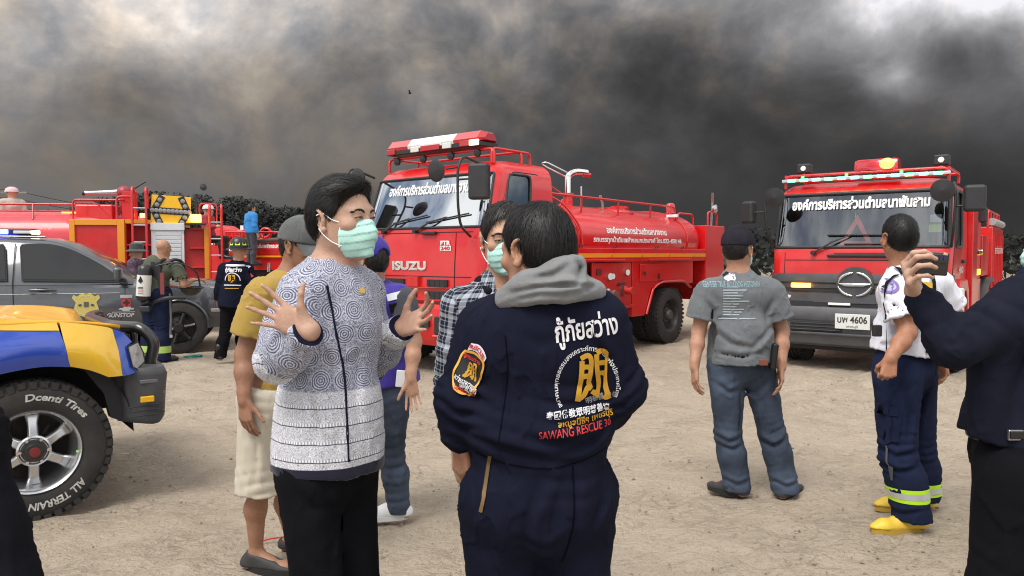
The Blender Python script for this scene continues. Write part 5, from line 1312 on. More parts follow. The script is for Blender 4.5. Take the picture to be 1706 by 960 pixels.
    def ring_text(s, a_mid, span, r0, h, flip=False):
        v, f = fit_text(s, span, h, bold=.03, shear=.15); v, f = cut_grid(v, f, .03); out = []
        for x, y in v:
            a = a_mid - x / r0 if not flip else a_mid + x / r0
            r_ = r0 + y if not flip else r0 - y
            out.append(c + Vector((math.cos(a) * r_, -(w * .532 - .006 * ((r_ - .30) / .05) ** 2 + .0), math.sin(a) * r_)))
        mesh_obj('tyre_lettering', out, f, WL, ty)
    ring_text('Dcenti Tires', R(66), .34, .305, .040); ring_text('ALL TERRAIN', R(-68), .31, .30, .042)
    plane_text('lettering', 'STUCK', .05, mat('plate black', (.02, .02, .02), .5), ty, o2 + Vector((.062, -.0, .115)) + ax * -.024, Vector((.5, 0, .86)), Vector((-.86, 0, .5)), .016)
    # far wheel and axle
    MB().lathe(prof, (0, W - .10, .392), (0, 1, 0), 32).build('wheel', RUBBER, T, 60); MB().cyl((0, .2, .392), (0, W - .2, .392), .05, None, 10).build('axle', DARKIN, T, 40)
    for y, s in ((.10, -1), (W - .10, 1)): MB().lathe(prof, (X(-780), y, .392), (0, s, 0), 32).build('wheel', RUBBER, T, 60)
    return T
# ================================================================== implicit surfaces: one smooth skin from many simple volumes
_T = np.random.RandomState(5).rand(32, 32, 32).astype(np.float32)
def vnoise(p):
    i = np.floor(p).astype(np.int32); f = (p - i).astype(np.float32); u = f * f * (3 - 2 * f); i &= 31; j = (i + 1) & 31
    x0, y0, z0 = i[:, 0], i[:, 1], i[:, 2]; x1, y1, z1 = j[:, 0], j[:, 1], j[:, 2]
    ux, uy, uz = u[:, 0], u[:, 1], u[:, 2]
    a = _T[x0, y0, z0] * (1 - ux) + _T[x1, y0, z0] * ux; b = _T[x0, y1, z0] * (1 - ux) + _T[x1, y1, z0] * ux
    c = _T[x0, y0, z1] * (1 - ux) + _T[x1, y0, z1] * ux; d = _T[x0, y1, z1] * (1 - ux) + _T[x1, y1, z1] * ux
    return (a * (1 - uy) + b * uy) * (1 - uz) + (c * (1 - uy) + d * uy) * uz - .5
def A3(v): return np.array(tuple(v), np.float32)
def unit(v):
    v = np.asarray(v, np.float32); return v / max(np.linalg.norm(v), 1e-9)

class SDF:
    def __init__(self, k=0.02): self.p = []; self.k = k; self.disp = None; self.amp = 0.0
    def _add(self, fn, c, br, k, op): self.p.append((fn, A3(c), float(br), self.k if k is None else k, op)); return self
    def cone(self, a, b, r1, r2=None, k=None, op='+', flat=None):
        """round cone; flat=(axis, s): squeezed by s along axis"""
        a, b = A3(a), A3(b); r2 = r1 if r2 is None else r2
        ba = b - a; l2 = max(float(ba @ ba), 1e-10)
        if flat is None:
            def fn(p):
                pa = p - a; h = np.clip((pa @ ba) / l2, 0, 1)
                return np.linalg.norm(pa - h[:, None] * ba, axis=1) - (r1 + (r2 - r1) * h)
        else:
            f, s = unit(flat[0]), flat[1]
            baf = ba + f * float(ba @ f) * (s - 1); lf = max(float(baf @ baf), 1e-10)
            def fn(p):
                pa = p - a; pa = pa + np.outer(pa @ f, f) * (s - 1); h = np.clip((pa @ baf) / lf, 0, 1)
                return (np.linalg.norm(pa - h[:, None] * baf, axis=1) - (r1 + (r2 - r1) * h)) / (s if s > 1 else 1)
        return self._add(fn, (a + b) / 2, math.sqrt(l2) / 2 + max(r1, r2), k, op)
    def ell(self, c, r, ax=None, k=None, op='+'):
        c = A3(c); r = A3(r); M = np.eye(3, dtype=np.float32) if ax is None else np.array([unit(x) for x in ax], np.float32)
        def fn(p):
            q = (p - c) @ M.T; k0 = np.linalg.norm(q / r, axis=1); k1 = np.linalg.norm(q / (r * r), axis=1)
            return k0 * (k0 - 1) / np.maximum(k1, 1e-6)
        return self._add(fn, c, float(r.max()), k, op)
    def rbox(self, c, h, ax, rad=0.01, k=None, op='+'):
        c = A3(c); h = A3(h) - rad; M = np.array([unit(x) for x in ax], np.float32)
        def fn(p):
            q = np.abs((p - c) @ M.T) - h
            return np.linalg.norm(np.maximum(q, 0), axis=1) + np.minimum(q.max(1), 0) - rad
        return self._add(fn, c, float(np.linalg.norm(h)) + rad, k, op)
    def cut(self, o, n, k=0.004):
        """remove the side the normal points to"""
        o = A3(o); n = unit(n)
        return self._add(lambda p: (p - o) @ n, o, 99, k, 'cut')
    def ev(self, P):
        """P (B,M,3) -> (B,M)"""
        B, M, _ = P.shape; d = np.full((B, M), .25, np.float32)
        cen = P.mean(1); rad = np.linalg.norm(P - cen[:, None], axis=2).max(1) if M > 1 else np.zeros(B, np.float32)
        for fn, c, br, k, op in self.p:
            if br > 50: sel = slice(None)
            else:
                sel = np.nonzero(np.linalg.norm(cen - c, axis=1) < rad + br + .10)[0]
                if len(sel) == 0: continue
            Q = P[sel]; s = fn(Q.reshape(-1, 3)).reshape(Q.shape[:2]).astype(np.float32); a = d[sel]
            if op == '+':
                h = np.clip(.5 + .5 * (s - a) / k, 0, 1); d[sel] = s * (1 - h) + a * h - k * h * (1 - h)
            elif op == '-':
                h = np.clip(.5 - .5 * (a + s) / k, 0, 1); d[sel] = a * (1 - h) - s * h + k * h * (1 - h)
            elif op == 'cut':
                h = np.clip(.5 + .5 * (a - s) / k, 0, 1); d[sel] = s * (1 - h) + a * h + k * h * (1 - h)
        if self.disp is not None:
            m = np.abs(d) < .05
            if m.any(): d[m] += self.disp(P[m]).astype(np.float32)
        return d
    def bounds(self):
        lo = np.min([c - br for _, c, br, _, op in self.p if op == '+'], 0); hi = np.max([c + br for _, c, br, _, op in self.p if op == '+'], 0)
        return lo - .03, hi + .03
    def mesh(self, vox):
        n = 8; bs = n * vox; lo, hi = self.bounds()
        dims = np.ceil((hi - lo) / bs).astype(int) + 1
        g = np.stack(np.meshgrid(*[np.arange(x) for x in dims], indexing='ij'), -1).reshape(-1, 3)
        cen = (lo + (g + .5) * bs).astype(np.float32)
        d = self.ev(cen[:, None, :])[:, 0]
        g = g[np.abs(d) < bs * 1.05 + .012]
        t = np.arange(n + 1); loc = np.stack(np.meshgrid(t, t, t, indexing='ij'), -1).reshape(-1, 3)
        V = []; K = []; EDG = []
        for s in range(0, len(g), 1500):
            gb = g[s:s + 1500]; ijk = gb[:, None, :] * n + loc[None]
            P = (lo + ijk * vox).astype(np.float32)
            D = self.ev(P).reshape(-1, n + 1, n + 1, n + 1)
            S = D < 0
            cnt = np.zeros((len(gb), n, n, n), np.int8)
            for a in (0, 1):
                for b in (0, 1):
                    for c in (0, 1): cnt += S[:, a:a + n, b:b + n, c:c + n]
            act = np.nonzero((cnt > 0) & (cnt < 8))
            if len(act[0]) == 0: continue
            bI, i, j, k = act
            acc = np.zeros((len(bI), 3), np.float32); num = np.zeros(len(bI), np.float32)
            cor = {(a, b, c): D[bI, i + a, j + b, k + c] for a in (0, 1) for b in (0, 1) for c in (0, 1)}
            for ax in range(3):
                for u in (0, 1):
                    for w in (0, 1):
                        c0 = [u, w]; c0.insert(ax, 0); c1 = [u, w]; c1.insert(ax, 1)
                        d0, d1 = cor[tuple(c0)], cor[tuple(c1)]; x = (d0 < 0) != (d1 < 0)
                        tt = np.where(x, d0 / np.where(x, d0 - d1, 1), 0)
                        q = np.tile(np.array(c0, np.float32), (len(bI), 1)); q[:, ax] += tt
                        acc += q * x[:, None]; num += x
            cell = gb[bI] * n + np.stack([i, j, k], 1)
            V.append(lo + (cell + acc / num[:, None]) * vox); K.append(cell)
            e = np.stack([np.where((cor[(0, 0, 0)] < 0) != (cor[tuple(int(q == ax) for q in range(3))] < 0), np.where(cor[(0, 0, 0)] < 0, 1, -1), 0) for ax in range(3)], 1)
            EDG.append(e)
        V = np.concatenate(V).astype(np.float32); K = np.concatenate(K).astype(np.int64); E = np.concatenate(EDG)
        m1, m2 = 4096, 4096 * 4096
        key = (K[:, 0] + 2) * m2 + (K[:, 1] + 2) * m1 + K[:, 2] + 2
        o = np.argsort(key); ks = key[o]
        off = [m2, m1, 1]; faces = []
        def look(q):
            w = np.clip(np.searchsorted(ks, q), 0, len(ks) - 1); return np.where(ks[w] == q, o[w], -1)
        for ax in range(3):
            u, w = [(1, 2), (2, 0), (0, 1)][ax]
            for sg in (1, -1):
                s = np.nonzero(E[:, ax] == sg)[0]
                a = s; b = look(key[s] - off[u]); c = look(key[s] - off[u] - off[w]); e = look(key[s] - off[w])
                ok = (b >= 0) & (c >= 0) & (e >= 0)
                q = np.stack([a, b, c, e], 1)[ok]
                faces.append(q if sg == 1 else q[:, ::-1])
        F = np.concatenate(faces)
        for it in range(2):
            h = vox * .25
            Pp = V[:, None, :] + np.array([[0, 0, 0], [h, 0, 0], [0, h, 0], [0, 0, h]], np.float32)[None]
            d = self.ev(Pp.reshape(-1, 1, 3)).reshape(-1, 4)
            gr = (d[:, 1:] - d[:, :1]) / h; g2 = np.maximum((gr * gr).sum(1), .15)
            V = V - gr * np.clip(d[:, 0] / g2, -vox, vox)[:, None]
        return V, F
    def build(self, name, vox, m, parent=None):
        V, F = self.mesh(vox)
        o = mesh_from_np(name, V, F, m, parent)
        return o
def mesh_from_np(name, V, F, m, parent=None):
    me = bpy.data.meshes.new(name)
    me.vertices.add(len(V)); me.vertices.foreach_set('co', np.ascontiguousarray(V, np.float32).ravel())
    n = F.shape[1]
    me.loops.add(F.size); me.loops.foreach_set('vertex_index', np.ascontiguousarray(F, np.int32).ravel())
    me.polygons.add(len(F)); me.polygons.foreach_set('loop_start', np.arange(0, F.size, n, dtype=np.int32))
    me.polygons.foreach_set('use_smooth', np.ones(len(F), bool))
    me.update(calc_edges=True); me.validate()
    if m is not None: me.materials.append(m)
    o = bpy.data.objects.new(name, me); link(o, parent)
    return o
def folds(dirs_amp):
    """cloth creases: each entry (origin, direction across the folds, wavelength, amplitude, reach, warp)"""
    def fn(p):
        out = np.zeros(len(p), np.float32)
        w = vnoise(p * 7.0); w2 = vnoise(p * 11.0 + 5.5)
        for o, dr, wl, am, reach, wp in dirs_amp:
            q = p - A3(o)
            fall = 1.0 if reach is None else np.exp(-(q * q).sum(1) / (reach * reach))
            s = np.sin((q @ unit(dr)) * (2 * PI / wl) + w * wp * 1.6)
            gate = np.clip(.55 + 2.4 * w2, 0, 1.3)
            out += am * fall * gate * np.where(s > 0, np.abs(s) ** 1.6, -np.abs(s) * .5)
        return out
    return fn
def creases(lines, base=None):
    """pressed folds along drawn lines: (pixel points, depth, width, amplitude), on the side towards the viewer"""
    L = []
    for pts, d, w, am in lines:
        P = np.array([(U(a, b, d).x, U(a, b, d).z) for a, b in pts], np.float32); L.append((P, d, w, am))
    def fn(p):
        out = base(p) if base is not None else np.zeros(len(p), np.float32)
        q = p[:, [0, 2]]
        for P, d, w, am in L:
            lo, hi = P.min(0) - 4 * w, P.max(0) + 4 * w; m = (q > lo).all(1) & (q < hi).all(1) & (p[:, 1] < d + .10)
            if not m.any(): continue
            k = q[m]; t = np.full(len(k), 9., np.float32); sd = np.zeros(len(k), np.float32); al = np.zeros(len(k), np.float32); n = len(P) - 1
            for i in range(n):
                ba = P[i + 1] - P[i]; h = np.clip(((k - P[i]) @ ba) / (ba @ ba), 0, 1); v = k - P[i] - h[:, None] * ba; dd = np.linalg.norm(v, axis=1); b_ = dd < t
                t[b_] = dd[b_]; sd[b_] = np.sign(ba[0] * v[b_, 1] - ba[1] * v[b_, 0]); al[b_] = (i + h[b_]) / n
            fade = np.sin(np.clip(al, .02, .98) * PI) ** .5; x = t * sd
            out[m] = out[m] + am * fade * (np.exp(-(x / w) ** 2) - .8 * np.exp(-((x - 1.9 * w) / (1.3 * w)) ** 2))
        return out
    return fn
def cloth_noise(amp=.004, sc=(9, 9, 5), extra=None):
    sc = np.array(sc, np.float32)
    def fn(p):
        a = vnoise(p * sc + 3.1); b = vnoise(p * sc * 2.3 + a[:, None] * 1.6 + 7.7)
        c = vnoise(p * sc * 1.5 + b[:, None] * 2.0 + 11.3)
        d = amp * (1.3 * (.5 - 2 * np.abs(a)) + .8 * b) - amp * .9 * np.clip(1 - np.abs(c) / .10, 0, 1) ** 1.5
        return d + extra(p) if extra is not None else d
    return fn

# ================================================================== people
SKIN = {}
def skin_mat(name, col):
    if name in MATS: return MATS[name]
    m = mat(name, col, .5, var=.10, vscale=60, bump=.2, bscale=260, sss=.10, spec=.38)
    N = NT(m.node_tree); b = N.n['Principled BSDF']; src = b.inputs['Base Color'].links[0].from_socket; o = N.coord('Object')
    f = N.math('MULTIPLY', N.mapr(N.noise(o, 16, 5, .65), .42, .70), .45)
    N.put(b.inputs['Base Color'], N.mix(f, src, (col[0] * .86, col[1] * .62, col[2] * .58)))
    N.put(b.inputs['Roughness'], N.mapr(N.noise(o, 40, 4, .6), .3, .7, .38, .62))
    return m
def rig(pos, face, H=1.68, lean=0.0, sway=0.0):
    """standing joints; pos on the ground, face = heading (x, y)"""
    F = unit((face[0], face[1], 0)); Rt = np.array((F[1], -F[0], 0), np.float32); Uz = np.array((0, 0, 1), np.float32); s = H / 1.70
    P = np.array((pos[0], pos[1], pos[2] if len(pos) > 2 else 0), np.float32)
    def at(r, f, u): return P + (Rt * r + F * f + Uz * u) * s
    J = dict(F=F, R=Rt, U=Uz, s=s, P=P, at=at)
    J['pelvis'] = at(0, 0, .95); J['waist'] = at(0, lean * .3, 1.08); J['chest'] = at(0, lean * .7, 1.27); J['neck'] = at(0, -.02 + lean, 1.435); J['head'] = at(0, .015 + lean * 1.2, 1.585)
    for n, g in (('R', 1), ('L', -1)):
        J['sh' + n] = at(.182 * g, lean * .9, 1.385); J['el' + n] = at(.225 * g, -.02 + lean * .8, 1.10); J['wr' + n] = at(.235 * g, .05 + lean * .7, .86)
        J['hip' + n] = at(.092 * g, 0, .90); J['kn' + n] = at(.10 * g, .015, .49); J['an' + n] = at(.105 * g, -.02, .085); J['toe' + n] = at(.125 * g, .16, .03)
    J['HF'] = F.copy(); J['HU'] = Uz.copy()
    return J
def head_axes(J):
    f = unit(J['HF']); u = unit(J['HU'] - f * float(J['HU'] @ f)); r = np.cross(f, u); return r, f, u
def hpt(J, r, f, u):
    ar, af, au = head_axes(J); return J['head'] + (ar * r + af * f + au * u) * J.get('hs', 1.0)
def add_head(S, J, ears=True, detail=True):
    ax = head_axes(J); q = J.get('hs', 1.0); h = lambda a, b, c: hpt(J, a, b, c)
    S.ell(h(0, -.014, .030), np.array((.077, .096, .086)) * q, ax, .03)
    S.ell(h(0, .028, -.030), np.array((.062, .066, .088)) * q, ax, .03)
    S.cone(h(-.040, .005, -.070), h(0, .066, -.098), .024 * q, .020 * q, .025); S.cone(h(.040, .005, -.070), h(0, .066, -.098), .024 * q, .020 * q, .025)
    S.cone(h(-.026, -.02, -.03), h(.026, -.02, -.03), .046 * q, None, .03)
    if detail:
        S.cone(h(-.036, .074, .022), h(.036, .074, .022), .014 * q, None, .018)
        S.cone(h(0, .086, .004), h(0, .106, -.034), .008 * q, .013 * q, .012)
        S.ell(h(.012, .096, -.038), (.009 * q,) * 3, ax, .008); S.ell(h(-.012, .096, -.038), (.009 * q,) * 3, ax, .008)
        for g in (1, -1):
            S.ell(h(.046 * g, .062, -.020), (.022 * q, .02 * q, .018 * q), ax, .02)
            S.ell(h(.031 * g, .095, .002), (.015 * q, .010 * q, .009 * q), ax, .010, '-')
            S.ell(h(.031 * g, .079, .003), (.0155 * q, .0125 * q, .011 * q), ax, .004)
        S.ell(h(0, .088, -.064), (.022 * q, .012 * q, .006 * q), ax, .006); S.ell(h(0, .087, -.073), (.019 * q, .012 * q, .006 * q), ax, .006)
    S.cone(hpt(J, 0, -.028, -.055), J['neck'] - J['U'] * .03, .053 * q, .062 * J['s'], .03)
    return S
def make_ears(J, person, m, vox=.0025):
    ax = head_axes(J); ar, af, au = ax; q = J.get('hs', 1.0)
    for g in (1, -1):
        er = unit(ar * g * .86 - af * .50); ef = unit(af * .86 + ar * g * .50); eu = unit(au - af * .16); c = hpt(J, .074 * g, -.010, -.008)
        P = lambda e, f_, u_: c + (er * e + ef * f_ + eu * u_) * q
        S = SDF(.006)
        hx = [(.004, .012, .002), (.010, .013, .016), (.014, .006, .029), (.016, -.006, .033), (.018, -.017, .026), (.018, -.021, .012), (.015, -.018, -.004), (.012, -.010, -.018), (.009, .000, -.029), (.004, .009, -.026)]
        pp = smooth_path(hx, 2)
        for a, b in zip(pp, pp[1:]): S.cone(P(*a), P(*b), .0042 * q, None, .004)
        S.ell(P(.006, -.003, .003), (.0055 * q, .017 * q, .029 * q), (er, ef, eu), .006); S.ell(P(.007, .001, -.025), (.006 * q, .010 * q, .010 * q), (er, ef, eu), .006)
        S.ell(P(.016, .001, -.003), (.009 * q, .0085 * q, .013 * q), (er, ef, eu), .005, '-')
        for a, b in (((.011, -.003, .022), (.014, -.010, .008)), ((.014, -.010, .008), (.011, -.006, -.014))): S.cone(P(*a), P(*b), .0036 * q, None, .004)
        S.cone(P(.008, .012, .000), P(.008, .009, -.010), .0045 * q, None, .005)
        S.build('ear', vox, m, person)
def add_torso(S, J, g=0.0, belly=0.0, k=.05, wid=1.0):
    s = J['s']; ax = (J['R'], J['F'], unit(J['chest'] - J['pelvis'])); up = ax[2]
    S.ell(J['chest'] + up * .015, ((.158 * wid) * s + g, .108 * s + g + belly * .2, .185 * s), ax, k)
    S.ell(J['waist'] + J['F'] * belly * .45, (.142 * wid * s + g + belly * .35, .100 * s + g + belly * .6, .17 * s), ax, k)
    S.ell(J['pelvis'], (.160 * wid * s + g, .116 * s + g + belly * .25, .14 * s), ax, k)
    S.cone(J['shL'] * .88 + J['shR'] * .12 + up * .005, J['shR'] * .88 + J['shL'] * .12 + up * .005, .064 * s + g, None, k)
    S.cone(J['neck'] - up * .02, J['neck'] - up * .12, .07 * s + g * .5, .12 * s, k)
    return S
def add_arm(S, J, n, g=0.0, k=.025, part='all', end=1.0):
    s = J['s']; sh, el, wr = J['sh' + n], J['el' + n], J['wr' + n]
    S.cone(sh, sh * .45 + el * .55, .058 * s + g, .050 * s + g, k); S.cone(sh * .45 + el * .55, el, .050 * s + g, .041 * s + g, k)
    if part == 'all':
        mid = el * .62 + wr * .38
        S.cone(el, mid, .040 * s + g, .041 * s + g, k); S.cone(mid, wr, .041 * s + g, .027 * s + g, k)
    return S
def add_leg(S, J, n, g=0.0, k=.03):
    s = J['s'] * J.get('ls', 1.0); hp, kn, an = J['hip' + n], J['kn' + n], J['an' + n]
    S.cone(hp, kn, .088 * s + g, .055 * s + g, k)
    calf = kn * .68 + an * .32 - J['F'] * .018
    S.cone(kn, calf, .054 * s + g, .055 * s + g, k); S.cone(calf, an, .055 * s + g, .036 * s + g, k)
    return S
def add_foot(S, J, n, g=0.0, k=.02):
    an, toe = J['an' + n], J['toe' + n]; f = unit((toe - an) * (1, 1, 0)); z0 = toe[2] - .03
    heel = an - f * .035; heel = np.array((heel[0], heel[1], z0 + .038), np.float32)
    ball = np.array((toe[0], toe[1], z0 + .032), np.float32)
    S.cone(an, heel, .036 + g, .036 + g, k); S.cone(heel, ball, .035 + g, .034 + g, k); S.cone(an - (0, 0, .01), ball * .6 + heel * .4 + (0, 0, .02), .036 + g, .03 + g, k)
    S.cone(ball, ball + f * .045 - np.array((0, 0, .008), np.float32), .033 + g, .024 + g, k)
    return S
def add_hand(S, J, n, d, nrm, curl=(.25, .35, .3), spread=.10, thumb=None, sc=1.0, curls=None, k=.010):
    """d: wrist to fingers, nrm: out of the palm; the thumb leaves the side of the palm"""
    q = J['s'] * sc; W = J['wr' + n]; d = unit(d); nrm = unit(nrm - d * float(np.dot(nrm, d)))
    side = np.cross(d, nrm) if n == 'R' else np.cross(nrm, d)      # towards the thumb
    side = unit(side)
    if J.get('flip' + n): side = -side
    S.cone(W - d * (.0 if J.get('bend' + n) else .03) * q, W + d * .014 * q, .025 * q, .022 * q, .02, flat=(nrm, 1.25))
    offs = (.029, .0095, -.0105, -.029); lens = ((.041, .025, .021), (.046, .028, .022), (.042, .026, .021), (.033, .020, .019)); rad = (.0079, .0081, .0076, .0067); up = (.088, .092, .087, .078)
    tips = []
    for i in range(4):
        kn = W + (d * up[i] + side * offs[i] - nrm * .002) * q
        S.cone(W + (d * .012 + side * offs[i] * .62) * q, kn, .0122 * q, .0106 * q, k)
        a = spread * (1.15, .3, -.45, -1.35)[i]; cu = curls[i] if curls else curl
        fd = unit(d * math.cos(a) + side * math.sin(a)); p = kn; ang = 0.0
        for j in range(3):
            ang += cu[j]; dr = unit(fd * math.cos(ang) + nrm * math.sin(ang)); e = p + dr * lens[i][j] * q
            S.cone(p, e, (rad[i] + (.0012 if j == 0 else 0)) * q - j * .0006, rad[i] * q - (j + 1) * .0007, .0035 if j == 0 else .004); p = e
        tips.append(p)
    S.ell(W + (d * .05 + nrm * .004) * q, np.array((.035, .042, .0105)) * q, (side, d, nrm), .012)
    th = thumb if thumb is not None else ((.75, .62, .22), (.80, .55, .1), (.86, .45, .05))
    p = W + (d * .018 + side * .020 + nrm * .004) * q
    for j, (v, L, r0, r1) in enumerate(zip(th, (.047, .034, .028), (.0140, .0098, .0088), (.0110, .0088, .0072))):
        dr = unit(d * v[0] + side * v[1] + nrm * v[2]); e = p + dr * L * q
        S.cone(p, e, r0 * q, r1 * q, .012 if j == 0 else .004); p = e
    J['tips' + n] = tips; J['palm' + n] = W + (d * .05) * q
    return S

def cyl_uv(o, J, bones):
    """UV in metres round and along the nearest bone: bones = [(a, b, ref, radius)]"""
    me = o.data; n = len(me.vertices); co = np.empty(n * 3, np.float32); me.vertices.foreach_get('co', co); co = co.reshape(-1, 3)
    nf = len(me.polygons); vi = np.empty(len(me.loops), np.int32); me.loops.foreach_get('vertex_index', vi)
    ls = np.empty(nf, np.int32); me.polygons.foreach_get('loop_start', ls); lt = np.empty(nf, np.int32); me.polygons.foreach_get('loop_total', lt)
    fi = np.repeat(np.arange(nf), lt)
    fc = np.zeros((nf, 3), np.float32); np.add.at(fc, fi, co[vi]); fc /= lt[:, None]
    best = np.full(nf, 9e9, np.float32); who = np.zeros(nf, int)
    for b, (a, e, ref, rad) in enumerate(bones):
        a, e = A3(a), A3(e); ba = e - a; h = np.clip(((fc - a) @ ba) / (ba @ ba), 0, 1)
        dd = np.linalg.norm(fc - a - h[:, None] * ba, axis=1) - rad
        w = dd < best; best[w] = dd[w]; who[w] = b
    uv = np.zeros((len(vi), 2), np.float32)
    for b, (a, e, ref, rad) in enumerate(bones):
        m = who[fi] == b
        if not m.any(): continue
        a, e = A3(a), A3(e); t = unit(e - a); r = unit(A3(ref) - t * float(A3(ref) @ t)); s = np.cross(t, r)
        q = co[vi[m]] - a; qf = fc[fi[m]] - a
        ang = np.arctan2(q @ s, q @ r); af = np.arctan2(qf @ s, qf @ r)
        ang = np.where(ang - af > PI, ang - 2 * PI, np.where(ang - af < -PI, ang + 2 * PI, ang))
        uv[m, 0] = ang * rad + b * 3.0; uv[m, 1] = q @ t
    l = me.uv_layers.new(name='UVMap'); l.data.foreach_set('uv', uv.ravel())
    at = me.attributes.new('bone', 'FLOAT', 'FACE'); at.data.foreach_set('value', who.astype(np.float32))

# ---- hair: an under-shell with thousands of thin locks on it
def hair_mat(name, col=(.006, .005, .005), rough=.48):
    if name in MATS: return MATS[name]
    m = mat(name, col, rough, var=.5, vscale=90, spec=.45)
    return m
def add_hair(J, name, m, person, vox=.005, vol=.010, top=.014, fore=.060, nape=-.075, sideburn=-.03, locks=3500, length=.05, lw=.0011, part=None, sweep=None, bald=None, seed=1, side_w=0.0, swept=False, jit=.10, lift_k=.003):
    ax = head_axes(J); q = J.get('hs', 1.0); h = lambda a, b, c: hpt(J, a, b, c)
    S = SDF(.02)
    S.ell(h(0, -.014, .032), np.array((.077 + vol + side_w, .097 + vol, .088 + top)) * q, ax, .02)
    S.ell(h(0, -.045, -.012), np.array((.068 + vol * .8, .058 + vol, .072)) * q, ax, .03)
    if part is not None:      # a fuller quiff over the forehead
        S.ell(h(part, .045, .085), np.array((.055, .045, .030)) * q, ax, .02); S.ell(h(-part * .3, .02, .10), np.array((.06, .06, .022)) * q, ax, .02)
    ar, af, au = ax
    # hair line: face opening, ears, nape
    S.cut(h(0, fore, .052), unit(af * .92 - au * .38), .012)
    S.cut(h(0, .020, .0), unit(af * .86 - au * .50), .012)
    S.cut(h(0, -.05, nape), unit(-au * .95 + af * .25), .012)
    for g in (1, -1):
        S.ell(h(.092 * g, -.004, -.018), np.array((.030, .029, .046)) * q, ax, .006, '-')
    rs = np.random.RandomState(seed)
    crown = h(.012, -.05, .10)
    def disp(p):
        v = p - A3(crown); r = np.linalg.norm(v, axis=1)
        a = np.arctan2(v @ ar, v @ af)
        return .0022 * vnoise(np.stack([a * 34, r * 18, v @ au * 8], 1)) + .0018 * vnoise(p * 28)
    S.disp = disp
    V, F = S.mesh(vox)
    # locks
    tri = F[:, :3]; cen = V[F].mean(1); nr = np.cross(V[F[:, 1]] - V[F[:, 0]], V[F[:, 2]] - V[F[:, 0]]); area = np.linalg.norm(nr, axis=1); nr /= np.maximum(area, 1e-12)[:, None]
    cc = A3(h(0, -.014, .02)); out = ((cen - cc) * nr).sum(1) > 0
    w = np.where(out, area, 0); w /= w.sum()
    pick = rs.choice(len(F), locks, p=w); P0 = cen[pick] + rs.normal(0, .002, (locks, 3)); N0 = nr[pick]
    rad = P0 - A3(crown); rad -= N0 * (rad * N0).sum(1)[:, None]; rad /= np.maximum(np.linalg.norm(rad, axis=1), 1e-6)[:, None]
    flow = rad.copy()
    if sweep is not None:
        fr = np.clip(((P0 - cc) @ au) / .09, 0, 1)[:, None]; sw = ar * sweep[0] + af * sweep[1] + au * sweep[2]
        flow = flow * (1 - fr * sweep[3]) + sw * fr * sweep[3]
    if swept:
        up_ = np.clip(((P0 - cc) @ au + .02) / .10, 0, 1)[:, None]
        flow = -af * (.55 + .45 * up_) - au * (1.1 * (1 - up_)) + ar * (.55 * up_) * np.sign(((P0 - cc) @ ar) + .03)[:, None]
    flow = flow + rs.normal(0, jit, flow.shape) - (0 if swept else 1) * au * .25
    flow -= N0 * (flow * N0).sum(1)[:, None]; flow /= np.maximum(np.linalg.norm(flow, axis=1), 1e-6)[:, None]
    L = length * (0.45 + rs.rand(locks)) * q
    seg = 5; pts = []
    lift = .0008 + lift_k * rs.rand(locks)
    for i in range(seg):
        t = i / (seg - 1)
        c = P0 + flow * (L * (t - .35))[:, None] + N0 * (lift * (1 - (2 * t - 1) ** 2) + .0012)[:, None]
        # stay on the round of the head
        rr = c - cc; ln = np.linalg.norm(rr, axis=1); l0 = np.linalg.norm(P0 - cc, axis=1)
        c = cc + rr * ((l0 + lift * (1 - t * .6)) / np.maximum(ln, 1e-6))[:, None] * .65 + rr * .35
        pts.append(c)
    sd = np.cross(flow, N0); sd /= np.maximum(np.linalg.norm(sd, axis=1), 1e-6)[:, None]
    VV = [V]; FF = [np.concatenate([F[:, [0, 1, 2]], F[:, [0, 2, 3]]])]; base = len(V)
    wd = [.6, 1, 1, .8, .15]; k = np.arange(locks)
    for i in range(seg):
        VV += [pts[i] + sd * lw * wd[i], pts[i] - sd * lw * wd[i]]
    for i in range(seg - 1):
        a = base + i * 2 * locks + k; b = a + locks; c = a + 2 * locks; d = c + locks
        FF += [np.stack([a, b, d], 1), np.stack([a, d, c], 1)]
    return mesh_from_np(name, np.concatenate(VV).astype(np.float32), np.concatenate(FF), m, person)
# ------------------------------------------------------------------ clothes
def cloth(name, col, rough=.85, var=.12, vscale=6, bump=.25, bscale=420, sheen=.12):
    dk = max(col) < .06
    return mat(name, col, .95 if dk else rough, var=var, vscale=vscale, bump=bump, bscale=bscale, sheen=.0 if dk else sheen, spec=.09 if dk else .2)
def arm_folds(J, n, am=.006):
    sh, el, wr = J['sh' + n], J['el' + n], J['wr' + n]; a = unit(el - sh); b = unit(wr - el)
    return [(el, a + b, .034, am, .10, 3.0), (sh * .5 + el * .5, a + J['F'] * .3, .05, am * .6, .10, 4.0), (wr, b, .03, am * .7, .06, 3.0), (sh, unit(J['R'] + J['U'] * .5), .045, am * .5, .09, 3.0)]
def leg_folds(J, n, am=.006):
    hp, kn, an = J['hip' + n], J['kn' + n], J['an' + n]; a = unit(kn - hp)
    return [(kn, a + J['F'] * .25, .05, am, .13, 4.0), (an, unit(kn - an) + J['F'] * .3, .05, am * .9, .10, 4.0), (hp, a + J['R'] * .5, .06, am * .6, .14, 4.0)]
